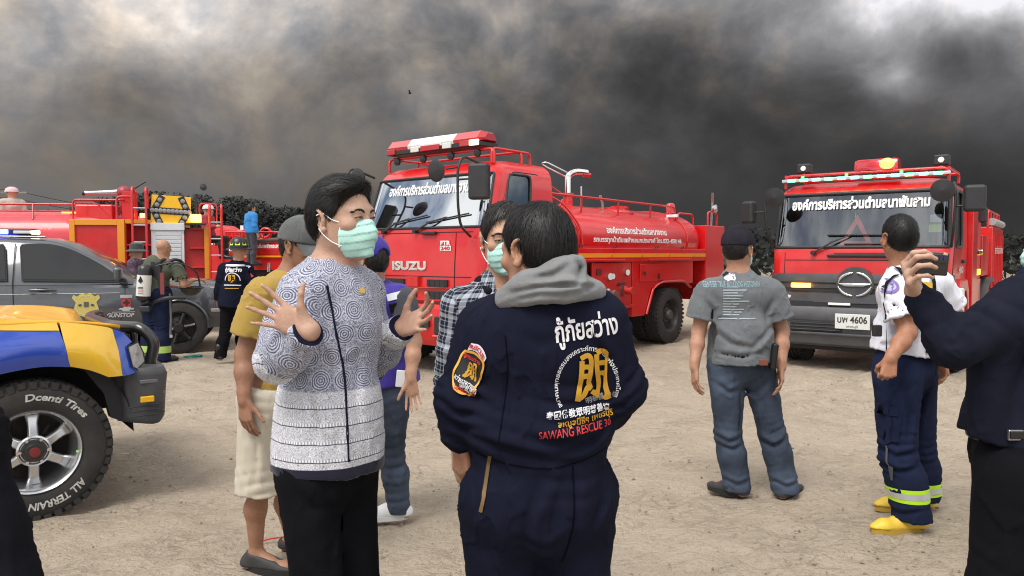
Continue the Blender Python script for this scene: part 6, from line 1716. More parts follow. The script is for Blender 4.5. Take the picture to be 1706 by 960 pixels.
def make_shirt(J, person, name, m, sleeve='long', g=.016, hem=.90, vox=.008, belly=0.0, flare=.01, am=.005, collar=None, arms='RL', wid=1.0, cr=None, extra=None):
    S = SDF(.03); s = J['s']
    add_torso(S, J, g, belly, .055, wid)
    up = unit(J['waist'] - J['pelvis'])
    hem_c = J['pelvis'] + up * ((hem - J['pelvis'][2]) / max(up[2], .5))
    S.cone(J['waist'], hem_c - up * .02, .146 * s * wid + g + belly * .5, .150 * s * wid + g + flare + belly * .4, .05, flat=(J['F'], 1.28 if belly < .02 else 1.05))
    fd = [(J['waist'], up, .07, am * .7, .16, 5.0), (hem_c, unit(J['R'] + up * .25), .09, am * .7, .15, 4.0), (J['chest'], unit(J['R'] * .7 + up), .10, am * .5, .16, 5.0)]
    for n in arms:
        sh, el, wr = J['sh' + n], J['el' + n], J['wr' + n]
        if sleeve == 'long':
            wb = wr - unit(wr - el) * J.get('cuff' + n, 0); K = dict(J); K['wr' + n] = wb; add_arm(S, K, n, g, .03); S.cone(wb, wb + unit(wr - el) * .012, .029 * s + g * .8, None, .012); fd += arm_folds(J, n, am)
        else:
            e = sh * .30 + el * .70
            S.cone(sh, e, .062 * s + g, .064 * s + g * 1.5, .035); S.cut(e + unit(el - sh) * .02, unit(el - sh)) if False else None
            fd += [(e, unit(el - sh), .05, am * .6, .08, 3.0), (sh, unit(J['R'] + J['U'] * .4), .05, am * .8, .10, 4.0)]
    if collar: collar(S)
    if sleeve == 'long':
        for n in arms:
            a = unit(J['wr' + n] - J['el' + n]); e = J['wr' + n] - a * (J.get('cuff' + n, 0) - .008)
            S._add((lambda p, e=A3(e), a=a: np.maximum(-((p - e) @ a), np.linalg.norm(p - e - np.outer((p - e) @ a, a), axis=1) - .07)), e + a * .03, .08, .003, '-')
    S.cut(hem_c, -up, .006)
    ref = None
    if sleeve == 'short':
        # hollow the sleeve ends and trim them square
        for n in arms:
            sh, el = J['sh' + n], J['el' + n]; a = unit(el - sh); e = sh * .30 + el * .70
            S._add((lambda p, e=A3(e), a=a, sh=A3(sh): np.maximum(np.maximum(-((p - e) @ a), np.linalg.norm(p - e - np.outer((p - e) @ a, a), axis=1) - .11), -1)), e + a * .05, .16, .004, '-')
            S.cone(e - a * .03, e + a * .1, .056 * s + g, .060 * s + g, .004, '-')
        S.cone(hem_c + up * .03, hem_c - up * .1, .143 * s * wid + flare + belly * .4, None, .004, '-', flat=(J['F'], 1.28 if belly < .02 else 1.05))
    fdf = folds(fd + (extra or []))
    S.disp = cloth_noise(am * .8, (9, 9, 5), fdf)
    if cr: S.disp = creases(cr, S.disp)
    return S.build(name, vox, m, person)
def make_trousers(J, person, name, m, g=.016, vox=.009, am=.006, waist=None, short=None, wid=1.0, belly=0.0, flare=.0, up=0.0, cr=None):
    S = SDF(.03); s = J['s']; ax = (J['R'], J['F'], J['U'])
    w = J['waist'] if waist is None else J['pelvis'] + (J['waist'] - J['pelvis']) * waist
    S.ell(J['pelvis'] - J['U'] * .01, (.160 * s * wid + g, .118 * s + g + belly * .3, .14 * s), ax, .05)
    S.cone(J['pelvis'], w, .140 * s * wid + g + belly * .3, .133 * s * wid + g + belly * .4, .04, flat=(J['F'], 1.3 if belly < .02 else 1.1))
    fd = [(J['pelvis'], unit(J['R'] + J['U']), .08, am * .5, .16, 4.0)]
    ls = J.get('ls', 1.0)
    for n in 'RL':
        hp, kn, an = J['hip' + n], J['kn' + n], J['an' + n]
        if short:
            e = kn * (short) + hp * (1 - short)
            S.cone(hp, e, .092 * s * ls + g, .074 * s + g * 1.4 + flare, .04)
        else:
            S.cone(hp, kn, .090 * s * ls + g, .062 * s * ls + g, .04); cf = kn * .6 + an * .4 - J['F'] * .012
            S.cone(kn, cf, .061 * s + g, .060 * s + g + flare * .4, .03); S.cone(cf, an - J['U'] * .03, .060 * s + g + flare * .4, .052 * s + g + flare, .03)
        fd += leg_folds(J, n, am)
    S.cut(w, unit(w - J['pelvis']), .006)
    for n in 'RL':
        hp, kn, an = J['hip' + n], J['kn' + n], J['an' + n]
        if short:
            e = kn * short + hp * (1 - short); a = unit(kn - hp)
            S._add((lambda p, e=A3(e), a=a: np.maximum(-((p - e) @ a), np.linalg.norm(p - e - np.outer((p - e) @ a, a), axis=1) - .14)), e + a * .06, .2, .004, '-')
            S.cone(e - a * .03, e + a * .1, .066 * s + g, None, .004, '-')
        else:
            S._add((lambda p, z=float(an[2] - .055 + up): p[:, 2] * -1 + z), an, 98, .006, 'cut')
    S.disp = cloth_noise(am * .75, (7, 7, 3), folds(fd))
    if cr: S.disp = creases(cr, S.disp)
    return S.build(name, vox, m, person)
def make_shoe(J, person, n, name, m, sole_m, vox=.007, g=.006, high=True, sole_h=.022):
    an, toe = J['an' + n], J['toe' + n]; f = unit((toe - an) * (1, 1, 0)); r = np.array((f[1], -f[0], 0), np.float32); up = np.array((0, 0, 1), np.float32)
    z0 = toe[2] - .03
    S = SDF(.02); add_foot(S, J, n, g)
    if high: S.cone(an, an + up * .12, .046 + g, .055 + g, .02)
    S.cut(np.array((0, 0, z0 + sole_h)), -up, .003)
    if not high: S.cut(an + up * .005, unit(up + f * .25), .006)
    o = S.build(name, vox, m, person)
    mid = np.array((an[0], an[1], 0), np.float32) * .5 + np.array((toe[0], toe[1], 0), np.float32) * .5 + f * .008
    L = np.linalg.norm((toe - an)[:2]); pts = []
    for k in range(24):
        a = 2 * PI * k / 24; c, s_ = math.cos(a), math.sin(a)
        wdt = (.047 if c > 0 else .041) * (1 - .12 * max(0, c) ** 3)
        pts.append(mid + f * c * (L / 2 + .062) + r * np.sign(s_) * abs(s_) ** .75 * (wdt + g * .5))
    M = MB(); M.rings([[tuple(p[:2]) + (z0 + .001,) for p in pts], [tuple(p[:2]) + (z0 + sole_h + .004,) for p in pts]])
    M.build('sole', sole_m, o, 40)
    return o
def make_mask(J, person, m, loop_m, vox=.004, loops='RL', drop=0.0):
    ax = head_axes(J); ar, af, au = ax; q = J.get('hs', 1.0); h = lambda a, b, c: hpt(J, a, b, c)
    S = SDF(.02)
    S.ell(h(0, .036, -.052), np.array((.069, .074, .072)) * q, ax, .02); S.cone(h(0, .090, -.012), h(0, .108, -.045), .013 * q, .017 * q, .03)
    S.cone(h(0, .07, -.09), h(0, .085, -.105), .03 * q, .02 * q, .03)
    S.cut(h(0, .036, 0), -af, .004); S.cut(h(0, .06, -.006 - drop), unit(au - af * .12), .004); S.cut(h(0, .05, -.122), unit(-au + af * .1), .006)
    cen = A3(h(0, 0, -.06))
    def disp(p):
        v = (p - cen) @ au; w = np.abs((p - cen) @ ar)
        t = (v + w * .25) / .021; fr = t - np.floor(t)
        return .0035 * (fr - .5) * np.clip(1.3 - w / .07, 0, 1) + .002 * vnoise(p * 30)
    S.disp = disp
    o = S.build('face_mask', vox, m, person)
    L = MB()
    for g, nm in ((1, 'R'), (-1, 'L')):
        if nm not in loops: continue
        L.tube(smooth_path([h(.062 * g, .050, -.014), h(.077 * g, .022, -.004), h(.086 * g, -.004, .014), h(.095 * g, -.022, .008)], 5), .0016, 6)
        L.tube(smooth_path([h(.062 * g, .046, -.082), h(.073 * g, .018, -.070), h(.083 * g, -.005, -.050), h(.090 * g, -.018, -.030)], 5), .0016, 6)
        L.tube(smooth_path([h(.0655 * g, .047, -.010), h(.0665 * g, .042, -.045), h(.0655 * g, .040, -.086)], 5), .0018, 6)
    L.build('ear_loop', loop_m, o, 60)
    return o
def make_eyes(J, person, open_=1.0):
    ax = head_axes(J); ar, af, au = ax; q = J.get('hs', 1.0); h = lambda a, b, c: hpt(J, a, b, c)
    for g in (1, -1):
        e = MB(); c = Vector(h(.031 * g, .0860, .0025))
        M = Matrix((Vector(ar), Vector(af), Vector(au))).transposed()
        b = MB().ball((0, 0, 0), 1, 14, 8, (.0118 * q, .0062 * q, .0030 * q * open_))
        e.add([c + M @ v for v in b.v], b.f); eo = e.build('eye', mat('eye white', (.62, .58, .54), .2), person, 180)
        i = MB(); b = MB().ball((0, 0, 0), 1, 12, 8, (.0052 * q, .004 * q, .0032 * q * open_))
        i.add([c + Vector(af) * .0035 * q + M @ v for v in b.v], b.f); i.build('iris', mat('dark iris', (.012, .007, .005), .08), eo, 180)
        # lids: a fold above, the lash line
        l = MB().tube(smooth_path([h((.031 - .0145) * g, .0875, .0005), h((.031 - .006) * g, .0945, .0052), h((.031 + .004) * g, .0935, .0055), h((.031 + .0155) * g, .0835, .0018)], 4), .0016 * q, 6)
        l.build('eyelid', mat('lash line', (.035, .018, .014), .5), person, 180)
        br = MB(); rs = random.Random(3)
        for k in range(80):
            t = k / 79; a = Vector(h((.012 + .040 * t) * g, .0935 - .016 * t * t, .0195 + .006 * math.sin(PI * min(1, t * 1.15)) + rs.uniform(-.0032, .0030)))
            d = Vector(ar) * g * (.007 + .003 * rs.random()) + Vector(au) * (.004 * (1 - t * 1.5)) - Vector(af) * .002 * t
            br.tube([a, a + d * .6 + Vector(af) * .0008, a + d], [.0010, .0008, .0003], 4)
        br.build('eyebrow', mat('eyebrow hair', (.012, .009, .008), .6), person, 180)
def make_cap(J, person, m, brim_m=None, vox=.005, brim_f=1.0, brim_drop=.10, name='cap', open_back=False, brim_dir=None):
    ax = head_axes(J); ar, af, au = ax; q = J.get('hs', 1.0); h = lambda a, b, c: hpt(J, a, b, c)
    S = SDF(.02)
    S.ell(h(0, -.010, .034), np.array((.093, .112, .096)) * q, ax, .02); S.cone(h(0, -.01, .055), h(0, -.01, .018), .093 * q, .092 * q, .03, flat=(ar, 1.10))
    S.cut(h(0, 0, .022), unit(-au + af * .10 * 0), .003); S.ell(h(0, -.012, .01), np.array((.084, .103, .09)) * q, ax, .004, '-')
    def disp(p):
        v = p - A3(h(0, -.01, .13)); a = np.arctan2(v @ ar, v @ af); seam = np.abs(((a / (PI / 3)) % 1.0) - .5)
        return .0018 * (seam > .47) + .003 * vnoise(p * 16)
    S.disp = disp
    if open_back:
        S.ell(h(0, -.115, .022), np.array((.038, .05, .034)) * q, ax, .004, '-')
    o = S.build(name, vox, m, person)
    b = MB(); n = 14; top = []; rows = []
    bd = unit(brim_dir) if brim_dir is not None else af
    for i in range(6):
        t = i / 5; row = []
        for k in range(n + 1):
            a = -1.25 + 2.5 * k / n; w = math.cos(a * .62)
            p = h(math.sin(a) * .090, math.cos(a) * .104 - .008, .026) + af * (.075 * t * max(.05, w) ** 1.2) * brim_f * q + au * (-brim_drop * .28 * t - .016 * (math.sin(a) ** 2) * (.4 + t)) * q
            row.append(p)
        rows.append(row)
    vs = [p for r_ in rows for p in r_] + [p - au * .004 for r_ in rows for p in r_]; N1 = (n + 1) * 6; fs = []
    for i in range(5):
        for k in range(n):
            q0 = i * (n + 1) + k; fs += [(q0, q0 + 1, q0 + n + 2, q0 + n + 1), (N1 + q0 + n + 1, N1 + q0 + n + 2, N1 + q0 + 1, N1 + q0)]
    for k in range(n): q0 = 5 * (n + 1) + k; fs.append((q0, q0 + 1, N1 + q0 + 1, N1 + q0))
    b.add(vs, fs); b.build('brim', brim_m or m, o, 60)
    bt = MB().ball(h(0, -.010, .131 * 1.0), .007 * q, 10, 6); bt.build('cap_button', m, o, 180)
    return o
def body_mesh(J, name, m, label, group='people on the sand', vox=.006, belly=0.0, wid=1.0, hands=(), ears=True, feet=False, shrink=-.006, detail=True, cat='person'):
    S = SDF(.025); add_head(S, J, False, detail); add_torso(S, J, shrink, belly, .05, wid)
    for n in 'RL': add_arm(S, J, n, 0 if J.get('bare' + n) else shrink * .5); add_leg(S, J, n, shrink); add_foot(S, J, n, -.004)
    for a in hands: add_hand(S, J, *a[0], **a[1])
    o = S.build(name, vox, m, None)
    tag(o, label, cat, group)
    if ears: make_ears(J, o, m, max(.0025, vox * .55))
    return o
# ------------------------------------------------------------------ the people
GRP = 'people standing about on the sand'
M_GREEN = mat('mask green', (.43, .70, .63), .8, var=.06, bump=.15, bscale=300, spec=.2)
M_WHITE_EL = mat('white elastic', (.85, .85, .84), .8)
M_HAIR = hair_mat('black hair')

def batik_mat():
    m = bpy.data.materials.new('batik print'); m.use_nodes = True; N = NT(m.node_tree); b = N.n['Principled BSDF']
    b.inputs['Roughness'].default_value = .8; b.inputs['Specular IOR Level'].default_value = .2; b.inputs['Sheen Weight'].default_value = .2
    uv = N.new('ShaderNodeUVMap').outputs[0]; x, y, _ = N.xyz(uv)
    bone = N.new('ShaderNodeAttribute'); bone.attribute_name = 'bone'; isarm = N.math('GREATER_THAN', bone.outputs['Fac'], .5)
    c = .060
    wob = N.noise(uv, 28, 3, .6)
    v = N.math('DIVIDE', y, c); row = N.math('FLOOR', v)
    u = N.math('ADD', N.math('DIVIDE', x, c), N.math('MULTIPLY', N.math('MODULO', N.math('ADD', row, 100.0), 2.0), .5))
    fu = N.math('SUBTRACT', N.math('FRACT', u), .5); fv = N.math('SUBTRACT', N.math('FRACT', v), .5)
    r = N.math('SQRT', N.math('ADD', N.math('MULTIPLY', fu, fu), N.math('MULTIPLY', fv, fv))); r = N.math('ADD', r, N.math('MULTIPLY', N.math('SUBTRACT', wob, .5), .05))
    ang = N.math('ARCTAN2', fv, fu)
    pet = N.math('MULTIPLY', N.math('SINE', N.math('MULTIPLY', ang, 8.0)), .5)
    rings = N.math('SINE', N.math('ADD', N.math('MULTIPLY', r, 62.0), N.math('MULTIPLY', pet, N.mapr(r, .1, .3, 1.6, .3))))
    inside = N.mapr(r, .44, .47, 1, 0)
    fill = N.noise(uv, 150, 3, .7, 2.5)
    pat = N.math('ADD', N.math('MULTIPLY', inside, N.mapr(rings, -.45, .45)), N.math('MULTIPLY', N.math('SUBTRACT', 1.0, inside), N.mapr(fill, .44, .54)))
    dot = N.mapr(N.noise(uv, 260, 2, .6, 1.0), .42, .6, .55, 1.0)
    pat = N.math('MULTIPLY', N.math('ADD', N.math('MULTIPLY', pat, .8), N.math('MULTIPLY', N.mapr(N.noise(uv, 120, 3, .7, 1.5), .42, .58), .2)), dot)
    med = N.mix(pat, (.045, .052, .11), (.66, .68, .78))
    # lace bands round hem and cuff: t = metres above the hem
    def bands(t, step):
        k = N.math('FRACT', N.math('DIVIDE', t, step))
        line = N.mapr(k, .04, .07, 1, 0); bead = N.math('MULTIPLY', N.math('LESS_THAN', k, .22), N.mapr(N.math('SINE', N.math('MULTIPLY', x, 900.0)), -.3, .3, .45, 1))
        lace = N.mapr(N.noise(uv, 210, 3, .7, 3.0), .40, .56, .18, 1)
        val = N.math('MAXIMUM', N.math('MULTIPLY', lace, N.math('GREATER_THAN', k, .22)), bead)
        val = N.math('MULTIPLY', val, N.math('SUBTRACT', 1.0, line))
        return N.mix(val, (.025, .03, .065), (.80, .81, .86))
    t = N.math('SUBTRACT', y, HEM_V); tor = N.mix(N.mapr(t, .225, .23), bands(t, .046), med)
    tor = N.mix(N.mapr(t, .028, .03), (.012, .012, .028), tor)
    arm = N.mix(N.mapr(y, .185, .19), med, bands(y, .042)); arm = N.mix(N.mapr(y, .262, .264), arm, (.012, .012, .028))
    col = N.mix(isarm, tor, arm)
    N.put(b.inputs['Base Color'], col)
    N.put(b.inputs['Normal'], N.bump(N.noise(uv, 900, 2, .6), .2, .004))
    return m

# ---- man in the batik shirt, hands spread
def person_batik():
    F = unit((.86, -.51, 0)); J = rig((-.50, 2.10), F, 1.70)
    u = lambda *a: A3(U(*a))
    J['head'] = u(572, 364, 2.08); J['HF'] = unit((.87, -.47, -.02)); J['HU'] = unit((-.04, 0, 1)); J['hs'] = .875; J['ls'] = .80
    J['neck'] = u(553, 455, 2.10); J['chest'] = u(552, 560, 2.10); J['waist'] = u(548, 680, 2.10); J['pelvis'] = u(546, 755, 2.10)
    J['shR'] = u(507, 494, 2.00); J['shL'] = u(600, 490, 2.22)
    J['elR'] = u(463, 600, 1.93); J['wrR'] = u(514, 552, 1.83); J['cuffR'] = .010; J['bendR'] = 1; J['elL'] = u(616, 604, 2.33); J['wrL'] = u(668, 549, 2.17)
    for n, g in (('R', 1), ('L', -1)):
        J['hip' + n] = J['pelvis'] + J['R'] * .075 * g - J['U'] * .05
        J['kn' + n] = J['at'](.075 * g, .03, .49); J['an' + n] = J['at'](.085 * g, -.02, .085); J['toe' + n] = J['at'](.10 * g, .16, .03)
    sk = skin_mat('light brown skin', (.47, .295, .215))
    hands = [(('R', (-.82, -.06, .46), (.05, -1, .05)), dict(spread=.26, curls=((.10, .12, .1), (.05, .1, .08), (.08, .12, .1), (.16, .14, .1)), thumb=((.62, .62, .25), (.42, .86, .12), (.30, .95, -.05)), sc=.86)),
             (('L', (.66, -.55, .34), (-.25, -.80, .50)), dict(spread=.30, curls=((.15, .45, .3), (.12, .25, .2), (.10, .2, .15), (.12, .15, .1)), thumb=((.60, .70, .30), (.66, .66, .15), (.75, .6, 0)), sc=.90))]
    o = body_mesh(J, 'person', sk, 'man in a blue and white batik shirt and black trousers gesturing with spread hands', GRP, .0045, wid=.80, hands=hands)
    global HEM_V
    hem = .893
    def collar(S):
        up = unit(unit(J['head'] - J['neck']) + np.array((0, 0, .6), np.float32)); b = J['neck']
        S.cone(b - up * .05, b + up * .022, .082, .064, .012); S.cone(b + up * .012, b + up * .09, .056, .064, .004, '-')
    HEM_V = hem - 0.70
    a0 = np.array((J['pelvis'][0], J['pelvis'][1], .70), np.float32)
    sh = make_shirt(J, o, 'batik_shirt', batik_mat(), 'long', .014, hem, .007, .021, .010, .005, collar, wid=.78, cr=[([(530, 560), (552, 620), (548, 700)], 1.98, .010, .006), ([(598, 560), (590, 640), (600, 720)], 2.0, .010, .005), ([(512, 640), (530, 700), (524, 765)], 1.98, .010, .006), ([(565, 610), (602, 590)], 2.0, .009, .005), ([(480, 520), (500, 560), (498, 590)], 1.93, .009, .005), ([(560, 660), (566, 720), (560, 770)], 1.97, .012, .005)])
    cyl_uv(sh, J, [(a0, a0 + (0, 0, .82), -J['F'], .135), (J['shR'], J['elR'], -J['F'], .05), (J['elR'], J['wrR'], J['U'], .045), (J['shL'], J['elL'], -J['F'], .05), (J['elL'], J['wrL'], J['U'], .045)])
    # placket and pin
    tree = bvh_of(sh); navy = cloth('navy facing', (.012, .012, .03)); mpp = 1.98 / FPX
    path = [(q.x, q.y) for q in smooth_path([((a - 560) * mpp, (600 - b) * mpp, 0) for a, b in ((548, 474), (560, 540), (571, 620), (578, 700), (581, 772))], 6)]
    v, f = band2(path, .005); wrap_flat('placket', v, f, tree, U(560, 600, 1.98), (1, 0, 0), (0, 0, 1), navy, sh, .002, None, None, .07)
    wrap_flat('brooch', np.array(circle2(.008, 10)), [tuple(range(10))], tree, U(609, 488, 1.98), (1, .4, 0), (0, 0, 1), mat('gilt', (.55, .36, .10), .3, .9), sh, .005, None)
    for n in 'RL':
        a = unit(J['wr' + n] - J['el' + n]); M = MB(); w0 = Vector(J['wr' + n]); av = Vector(a)
        w0 = w0 - av * J.get('cuff' + n, 0); M.lathe([(.036, -.006), (.0395, -.004), (.0395, .010), (.036, .012), (.032, .010), (.0, .009)], w0, av, 28, None, False); M.build('cuff', navy, sh, 60)  # dark closing disc stands in for the shade inside the sleeve opening
    # ring on the left hand
    make_trousers(J, o, 'trousers', cloth('black trousers', (.006, .006, .008), .75), .012, .009, .006, waist=.1, flare=.02, wid=.76, cr=[([(545, 790), (556, 860), (552, 960)], 2.0, .010, .006), ([(500, 800), (520, 840), (560, 850)], 2.0, .012, .005)])
    for n in 'RL': make_shoe(J, o, n, 'shoe', mat('black leather', (.01, .01, .01), .35), mat('black rubber', (.012, .012, .012), .8), .009)
    add_hair(J, 'hair', M_HAIR, o, .0045, .007, .012, .054, -.066, locks=15000, length=.042, lw=.0005, part=.02, swept=True, seed=3, side_w=.0, jit=.16, lift_k=.005)
    make_eyes(J, o, .62)
    make_mask(J, o, M_GREEN, M_WHITE_EL, .0035)
    return o

# ---- rescue man seen from behind
def person_rescue():
    F = unit((-.22, .97, 0)); J = rig((.09, 2.12), F, 1.66); u = lambda *a: A3(U(*a))
    J['head'] = u(893, 418, 2.06); J['HF'] = unit((-.66, .74, -.16)); J['hs'] = 1.0
    J['neck'] = u(908, 502, 2.06); J['chest'] = u(905, 588, 2.08); J['waist'] = u(900, 705, 2.08); J['pelvis'] = u(897, 800, 2.10)
    J['shL'] = u(806, 550, 2.12); J['shR'] = u(1000, 538, 2.04); J['elL'] = u(768, 664, 2.08); J['wrL'] = u(766, 738, 2.12)
    J['elR'] = u(1030, 646, 2.06); J['wrR'] = u(1010, 700, 2.26)
    for n, g in (('R', 1), ('L', -1)): J['hip' + n] = J['pelvis'] + J['R'] * .10 * g - J['U'] * .04
    J['knR'] = A3(U(958, 1010, 2.14)); J['knL'] = A3(U(835, 1010, 2.14)); J['anR'] = np.array((J['knR'][0] + .01, 2.12, .085), np.float32); J['anL'] = np.array((J['knL'][0] - .01, 2.12, .085), np.float32)
    for n in 'RL': J['toe' + n] = J['an' + n] * (1, 1, 0) + J['F'] * .17 + (0, 0, .03)
    sk = skin_mat('warm brown skin', (.42, .22, .14))
    hands = [(('L', (.12, .12, -1), (.7, .5, 0)), dict(curl=(.35, .5, .4), spread=.06)), (('R', (-.5, .4, -.6), (-.6, -.4, -.4)), dict(curl=(.5, .6, .5)))]
    o = body_mesh(J, 'person', sk, 'heavy man in navy rescue coveralls with grey hood, seen from behind', GRP, .0048, .05, 1.12, hands)
    navy = cloth('navy coverall', (.0085, .0098, .022), .8, .2, 5)
    S = SDF(.04); s = J['s']; g = .028
    add_torso(S, J, .018, .05, .05, 1.08)
    S.ell(J['chest'] - J['F'] * .045 + (0, 0, .03), (.172, .11, .19), (J['R'], J['F'], J['U']), .07)
    S.ell(J['waist'] + (0, 0, .005), (.205, .172, .125), (J['R'], J['F'], J['U']), .07)
    S.cone(u(905, 768, 2.08), u(900, 740, 2.08), .168, .172, .02, flat=(J['F'], 1.14))
    for n in 'LR':
        sh, el, wr = J['sh' + n], J['el' + n], J['wr' + n]
        S.cone(sh, el, .080, .066, .035); e = el * .42 + wr * .58
        S.cone(el, e, .068, .056, .04); a = unit(wr - el); S.cone(e - a * .015, e + a * .028, .062, .058, .008)
    S.ell(J['pelvis'] - (0, 0, .02), (.200, .162, .135), (J['R'], J['F'], J['U']), .025); S.ell(J['pelvis'] - J['F'] * .05 - (0, 0, .05), (.185, .12, .14), (J['R'], J['F'], J['U']), .06)
    for n in 'LR':
        S.cone(J['hip' + n] - (0, 0, .02), J['kn' + n], .124, .092, .035); S.cone(J['kn' + n], J['an' + n], .094, .082, .04)
    S._add(lambda p: .045 - p[:, 2], (0, 2.1, .05), 98, .006, 'cut')
    fd = []
    for n in 'LR': fd += arm_folds(J, n, .006) + leg_folds(J, n, .006)
    up = J['U']; b = J['waist']
    fd += [(u(930, 748, 1.9), (0.10, 0, 1), .05, .010, .14, 3.0), (u(1010, 735, 1.95), (-.3, 0, 1), .05, .006, .08, 3.0), (u(800, 735, 2), (.45, 0, 1), .05, .007, .08, 3.0),
           (u(1020, 600, 1.9), (.9, 0, .5), .07, .005, .09, 3.0), (u(830, 590, 1.95), (.9, 0, -.3), .07, .006, .10, 3.0), (u(850, 880, 1.95), (1, 0, .30), .10, .007, .17, 3.5), (u(960, 890, 1.95), (1, 0, -.45), .10, .007, .16, 3.5)]
    S.disp = creases([([(838, 555), (848, 610), (842, 680), (836, 735)], 1.95, .010, .008), ([(985, 560), (1012, 600), (1006, 655)], 1.95, .011, .008), ([(795, 744), (850, 752), (915, 770)], 1.92, .011, .010), ([(1022, 722), (985, 748), (930, 760)], 1.92, .011, .010), ([(880, 735), (940, 744), (1000, 732)], 1.9, .012, .008),
        ([(728, 668), (758, 690), (800, 694)], 2.0, .010, .010), ([(734, 700), (768, 716), (800, 712)], 2.0, .010, .010), ([(742, 620), (775, 660), (815, 672)], 2.0, .012, .008), ([(1066, 615), (1040, 650), (1018, 662)], 2.0, .010, .009), ([(1062, 650), (1036, 676), (1020, 680)], 2.0, .009, .008),
        ([(905, 800), (880, 860), (872, 930)], 1.92, .014, .008), ([(955, 800), (962, 860), (950, 930)], 1.92, .014, .008), ([(830, 800), (815, 870), (822, 940)], 1.95, .013, .008), ([(1000, 790), (1006, 850), (985, 900)], 1.95, .013, .008), ([(870, 905), (910, 925), (950, 905)], 1.92, .012, .008), ([(860, 560), (905, 575), (950, 560)], 1.9, .016, .004)], cloth_noise(.0055, (6, 6, 4), folds(fd)))
    c = S.build('coverall', .0075, navy, o)
    tree = bvh_of(c)
    # grey hood lying on the shoulders
    H = SDF(.03); hp = lambda a, b_, r, d=1.96, d2=1.96, r2=None: H.cone(u(*a, d), u(*b_, d2), r, r2 or r, H.k)
    hp((840, 494), (880, 474), .024, 1.98, 1.95, .036); hp((880, 476), (940, 462), .030, 1.96, 1.955, .036); hp((940, 462), (976, 476), .036, 1.955, 2.0, .026)
    hp((930, 452), (958, 436), .034, 1.96, 1.97, .020); H.k = .012
    hp((836, 505), (880, 494), .016, 1.97, 1.935, .024); hp((880, 494), (940, 484), .024, 1.935, 1.915, .034); hp((940, 484), (994, 484), .034, 1.915, 1.99, .026)
    for a_, b_, r_ in (((958, 430), (966, 452), .007), ((966, 452), (962, 476), .006), ((850, 488), (905, 476), .006), ((905, 476), (985, 474), .007), ((880, 462), (930, 450), .005)): H.cone(u(*a_, 1.885 + .02 * (a_[0] < 870)), u(*b_, 1.885), r_, None, .010, '-')
    H.cone(J['neck'] + (0, 0, .03), J['neck'] + (0, 0, -.03), .085, .10, .03); H.cone(J['neck'] + (0, 0, .10), J['neck'] + (0, -.0, .0), .075, .070, .01, '-')
    H.disp = cloth_noise(.0022, (9, 9, 9), folds([(u(955, 450, 1.93), (1, 0, .5), .05, .004, .06, 2.0), (u(870, 480, 1.93), (-.4, 0, 1), .035, .003, .07, 2.0)]))
    H.disp = creases([([(962, 424), (968, 446), (962, 472)], 1.93, .008, .009), ([(846, 492), (890, 480), (940, 474), (990, 478)], 1.93, .008, .011), ([(885, 464), (920, 458), (950, 440)], 1.94, .008, .008), ([(930, 492), (965, 488), (995, 476)], 1.92, .008, .008), ([(860, 500), (900, 492), (935, 492)], 1.92, .007, .007)], H.disp)
    H.build('hood', .005, cloth('grey fleece', (.19, .195, .20), .95, .1, 20, .4, 300), o)
    add_hair(J, 'hair', M_HAIR, o, .005, .006, .008, .058, -.074, locks=15000, length=.036, lw=.0005, seed=8, jit=.16, lift_k=.005)
    # lettering sewn on the back
    white = mat('white embroidery', (.75, .75, .78), .7, bump=.4, bscale=600); gold = mat('gold embroidery', (.62, .33, .02), .6, bump=.5, bscale=500); red = mat('red embroidery', (.55, .03, .03), .7)
    mpp = 1.93 / FPX
    def back(name, v, f, px, py, m, rot=0.0, lift=.003, warp=None):
        xd = (math.cos(rot), 0, math.sin(rot)); yd = (-math.sin(rot), 0, math.cos(rot))
        return wrap_flat(name, v, f, tree, U(px, py, 1.93), xd, yd, m, c, lift, .016, warp)
    v, f = fit_text('กู้ภัยสว่าง', 108 * mpp, 54 * mpp, bold=.022); back('lettering', v, f, 978, 551, white, R(7))
    v, f = fit_text('สมาคมพุทธธรรมสงเคราะห์การกุศลแห่งประเทศไทย', 1.0, 13 * mpp, bold=.012)
    ra = 66 * mpp
    def bend(x, y):
        a = R(205) - (x + .5) * R(230); return (math.cos(a) * (ra + y) * .82, math.sin(a) * (ra + y))
    v, f = cut_grid(v, f, .02); back_arc = wrap_flat('lettering', v, f, tree, U(980, 648, 1.93), (math.cos(R(6)), 0, math.sin(R(6))), (-math.sin(R(6)), 0, math.cos(R(6))), white, c, .003, None, bend)
    # the gold emblem: two brush-written halves
    strokes = [[(-26, -42), (-20, -20), (-16, 4), (-14, 26)], [(-16, 30), (-4, 34), (2, 26), (0, 6), (-4, -12), (-2, -22)], [(-15, 14), (-7, 15), (0, 12)], [(-17, -2), (-8, -1), (-1, -4)], [(-24, -40), (-14, -34), (-6, -22), (0, -26)],
               [(10, -44), (14, -20), (12, 6), (12, 34)], [(12, 36), (24, 40), (31, 34), (30, 8), (29, -20), (31, -46), (24, -42)], [(13, 18), (21, 18), (29, 16)], [(13, 0), (21, 0), (29, -3)], [(0, -30), (8, -36), (12, -30)]]
    VV = []; FF = []
    for st in strokes:
        p = [(q.x * mpp, q.y * mpp) for q in smooth_path([(a, b_, 0) for a, b_ in st], 4)]; v, f = band2(p, 8.5 * mpp); k = len(VV); VV += v.tolist(); FF += [tuple(i + k for i in q) for q in f]
    back('emblem', np.array(VV), FF, 984, 627, gold, R(4), .005)
    v, f = fit_text('泰國佛敎眾明慈善壇', 112 * mpp, 13 * mpp, bold=.02); back('lettering', v, f, 965, 689, white, R(3))
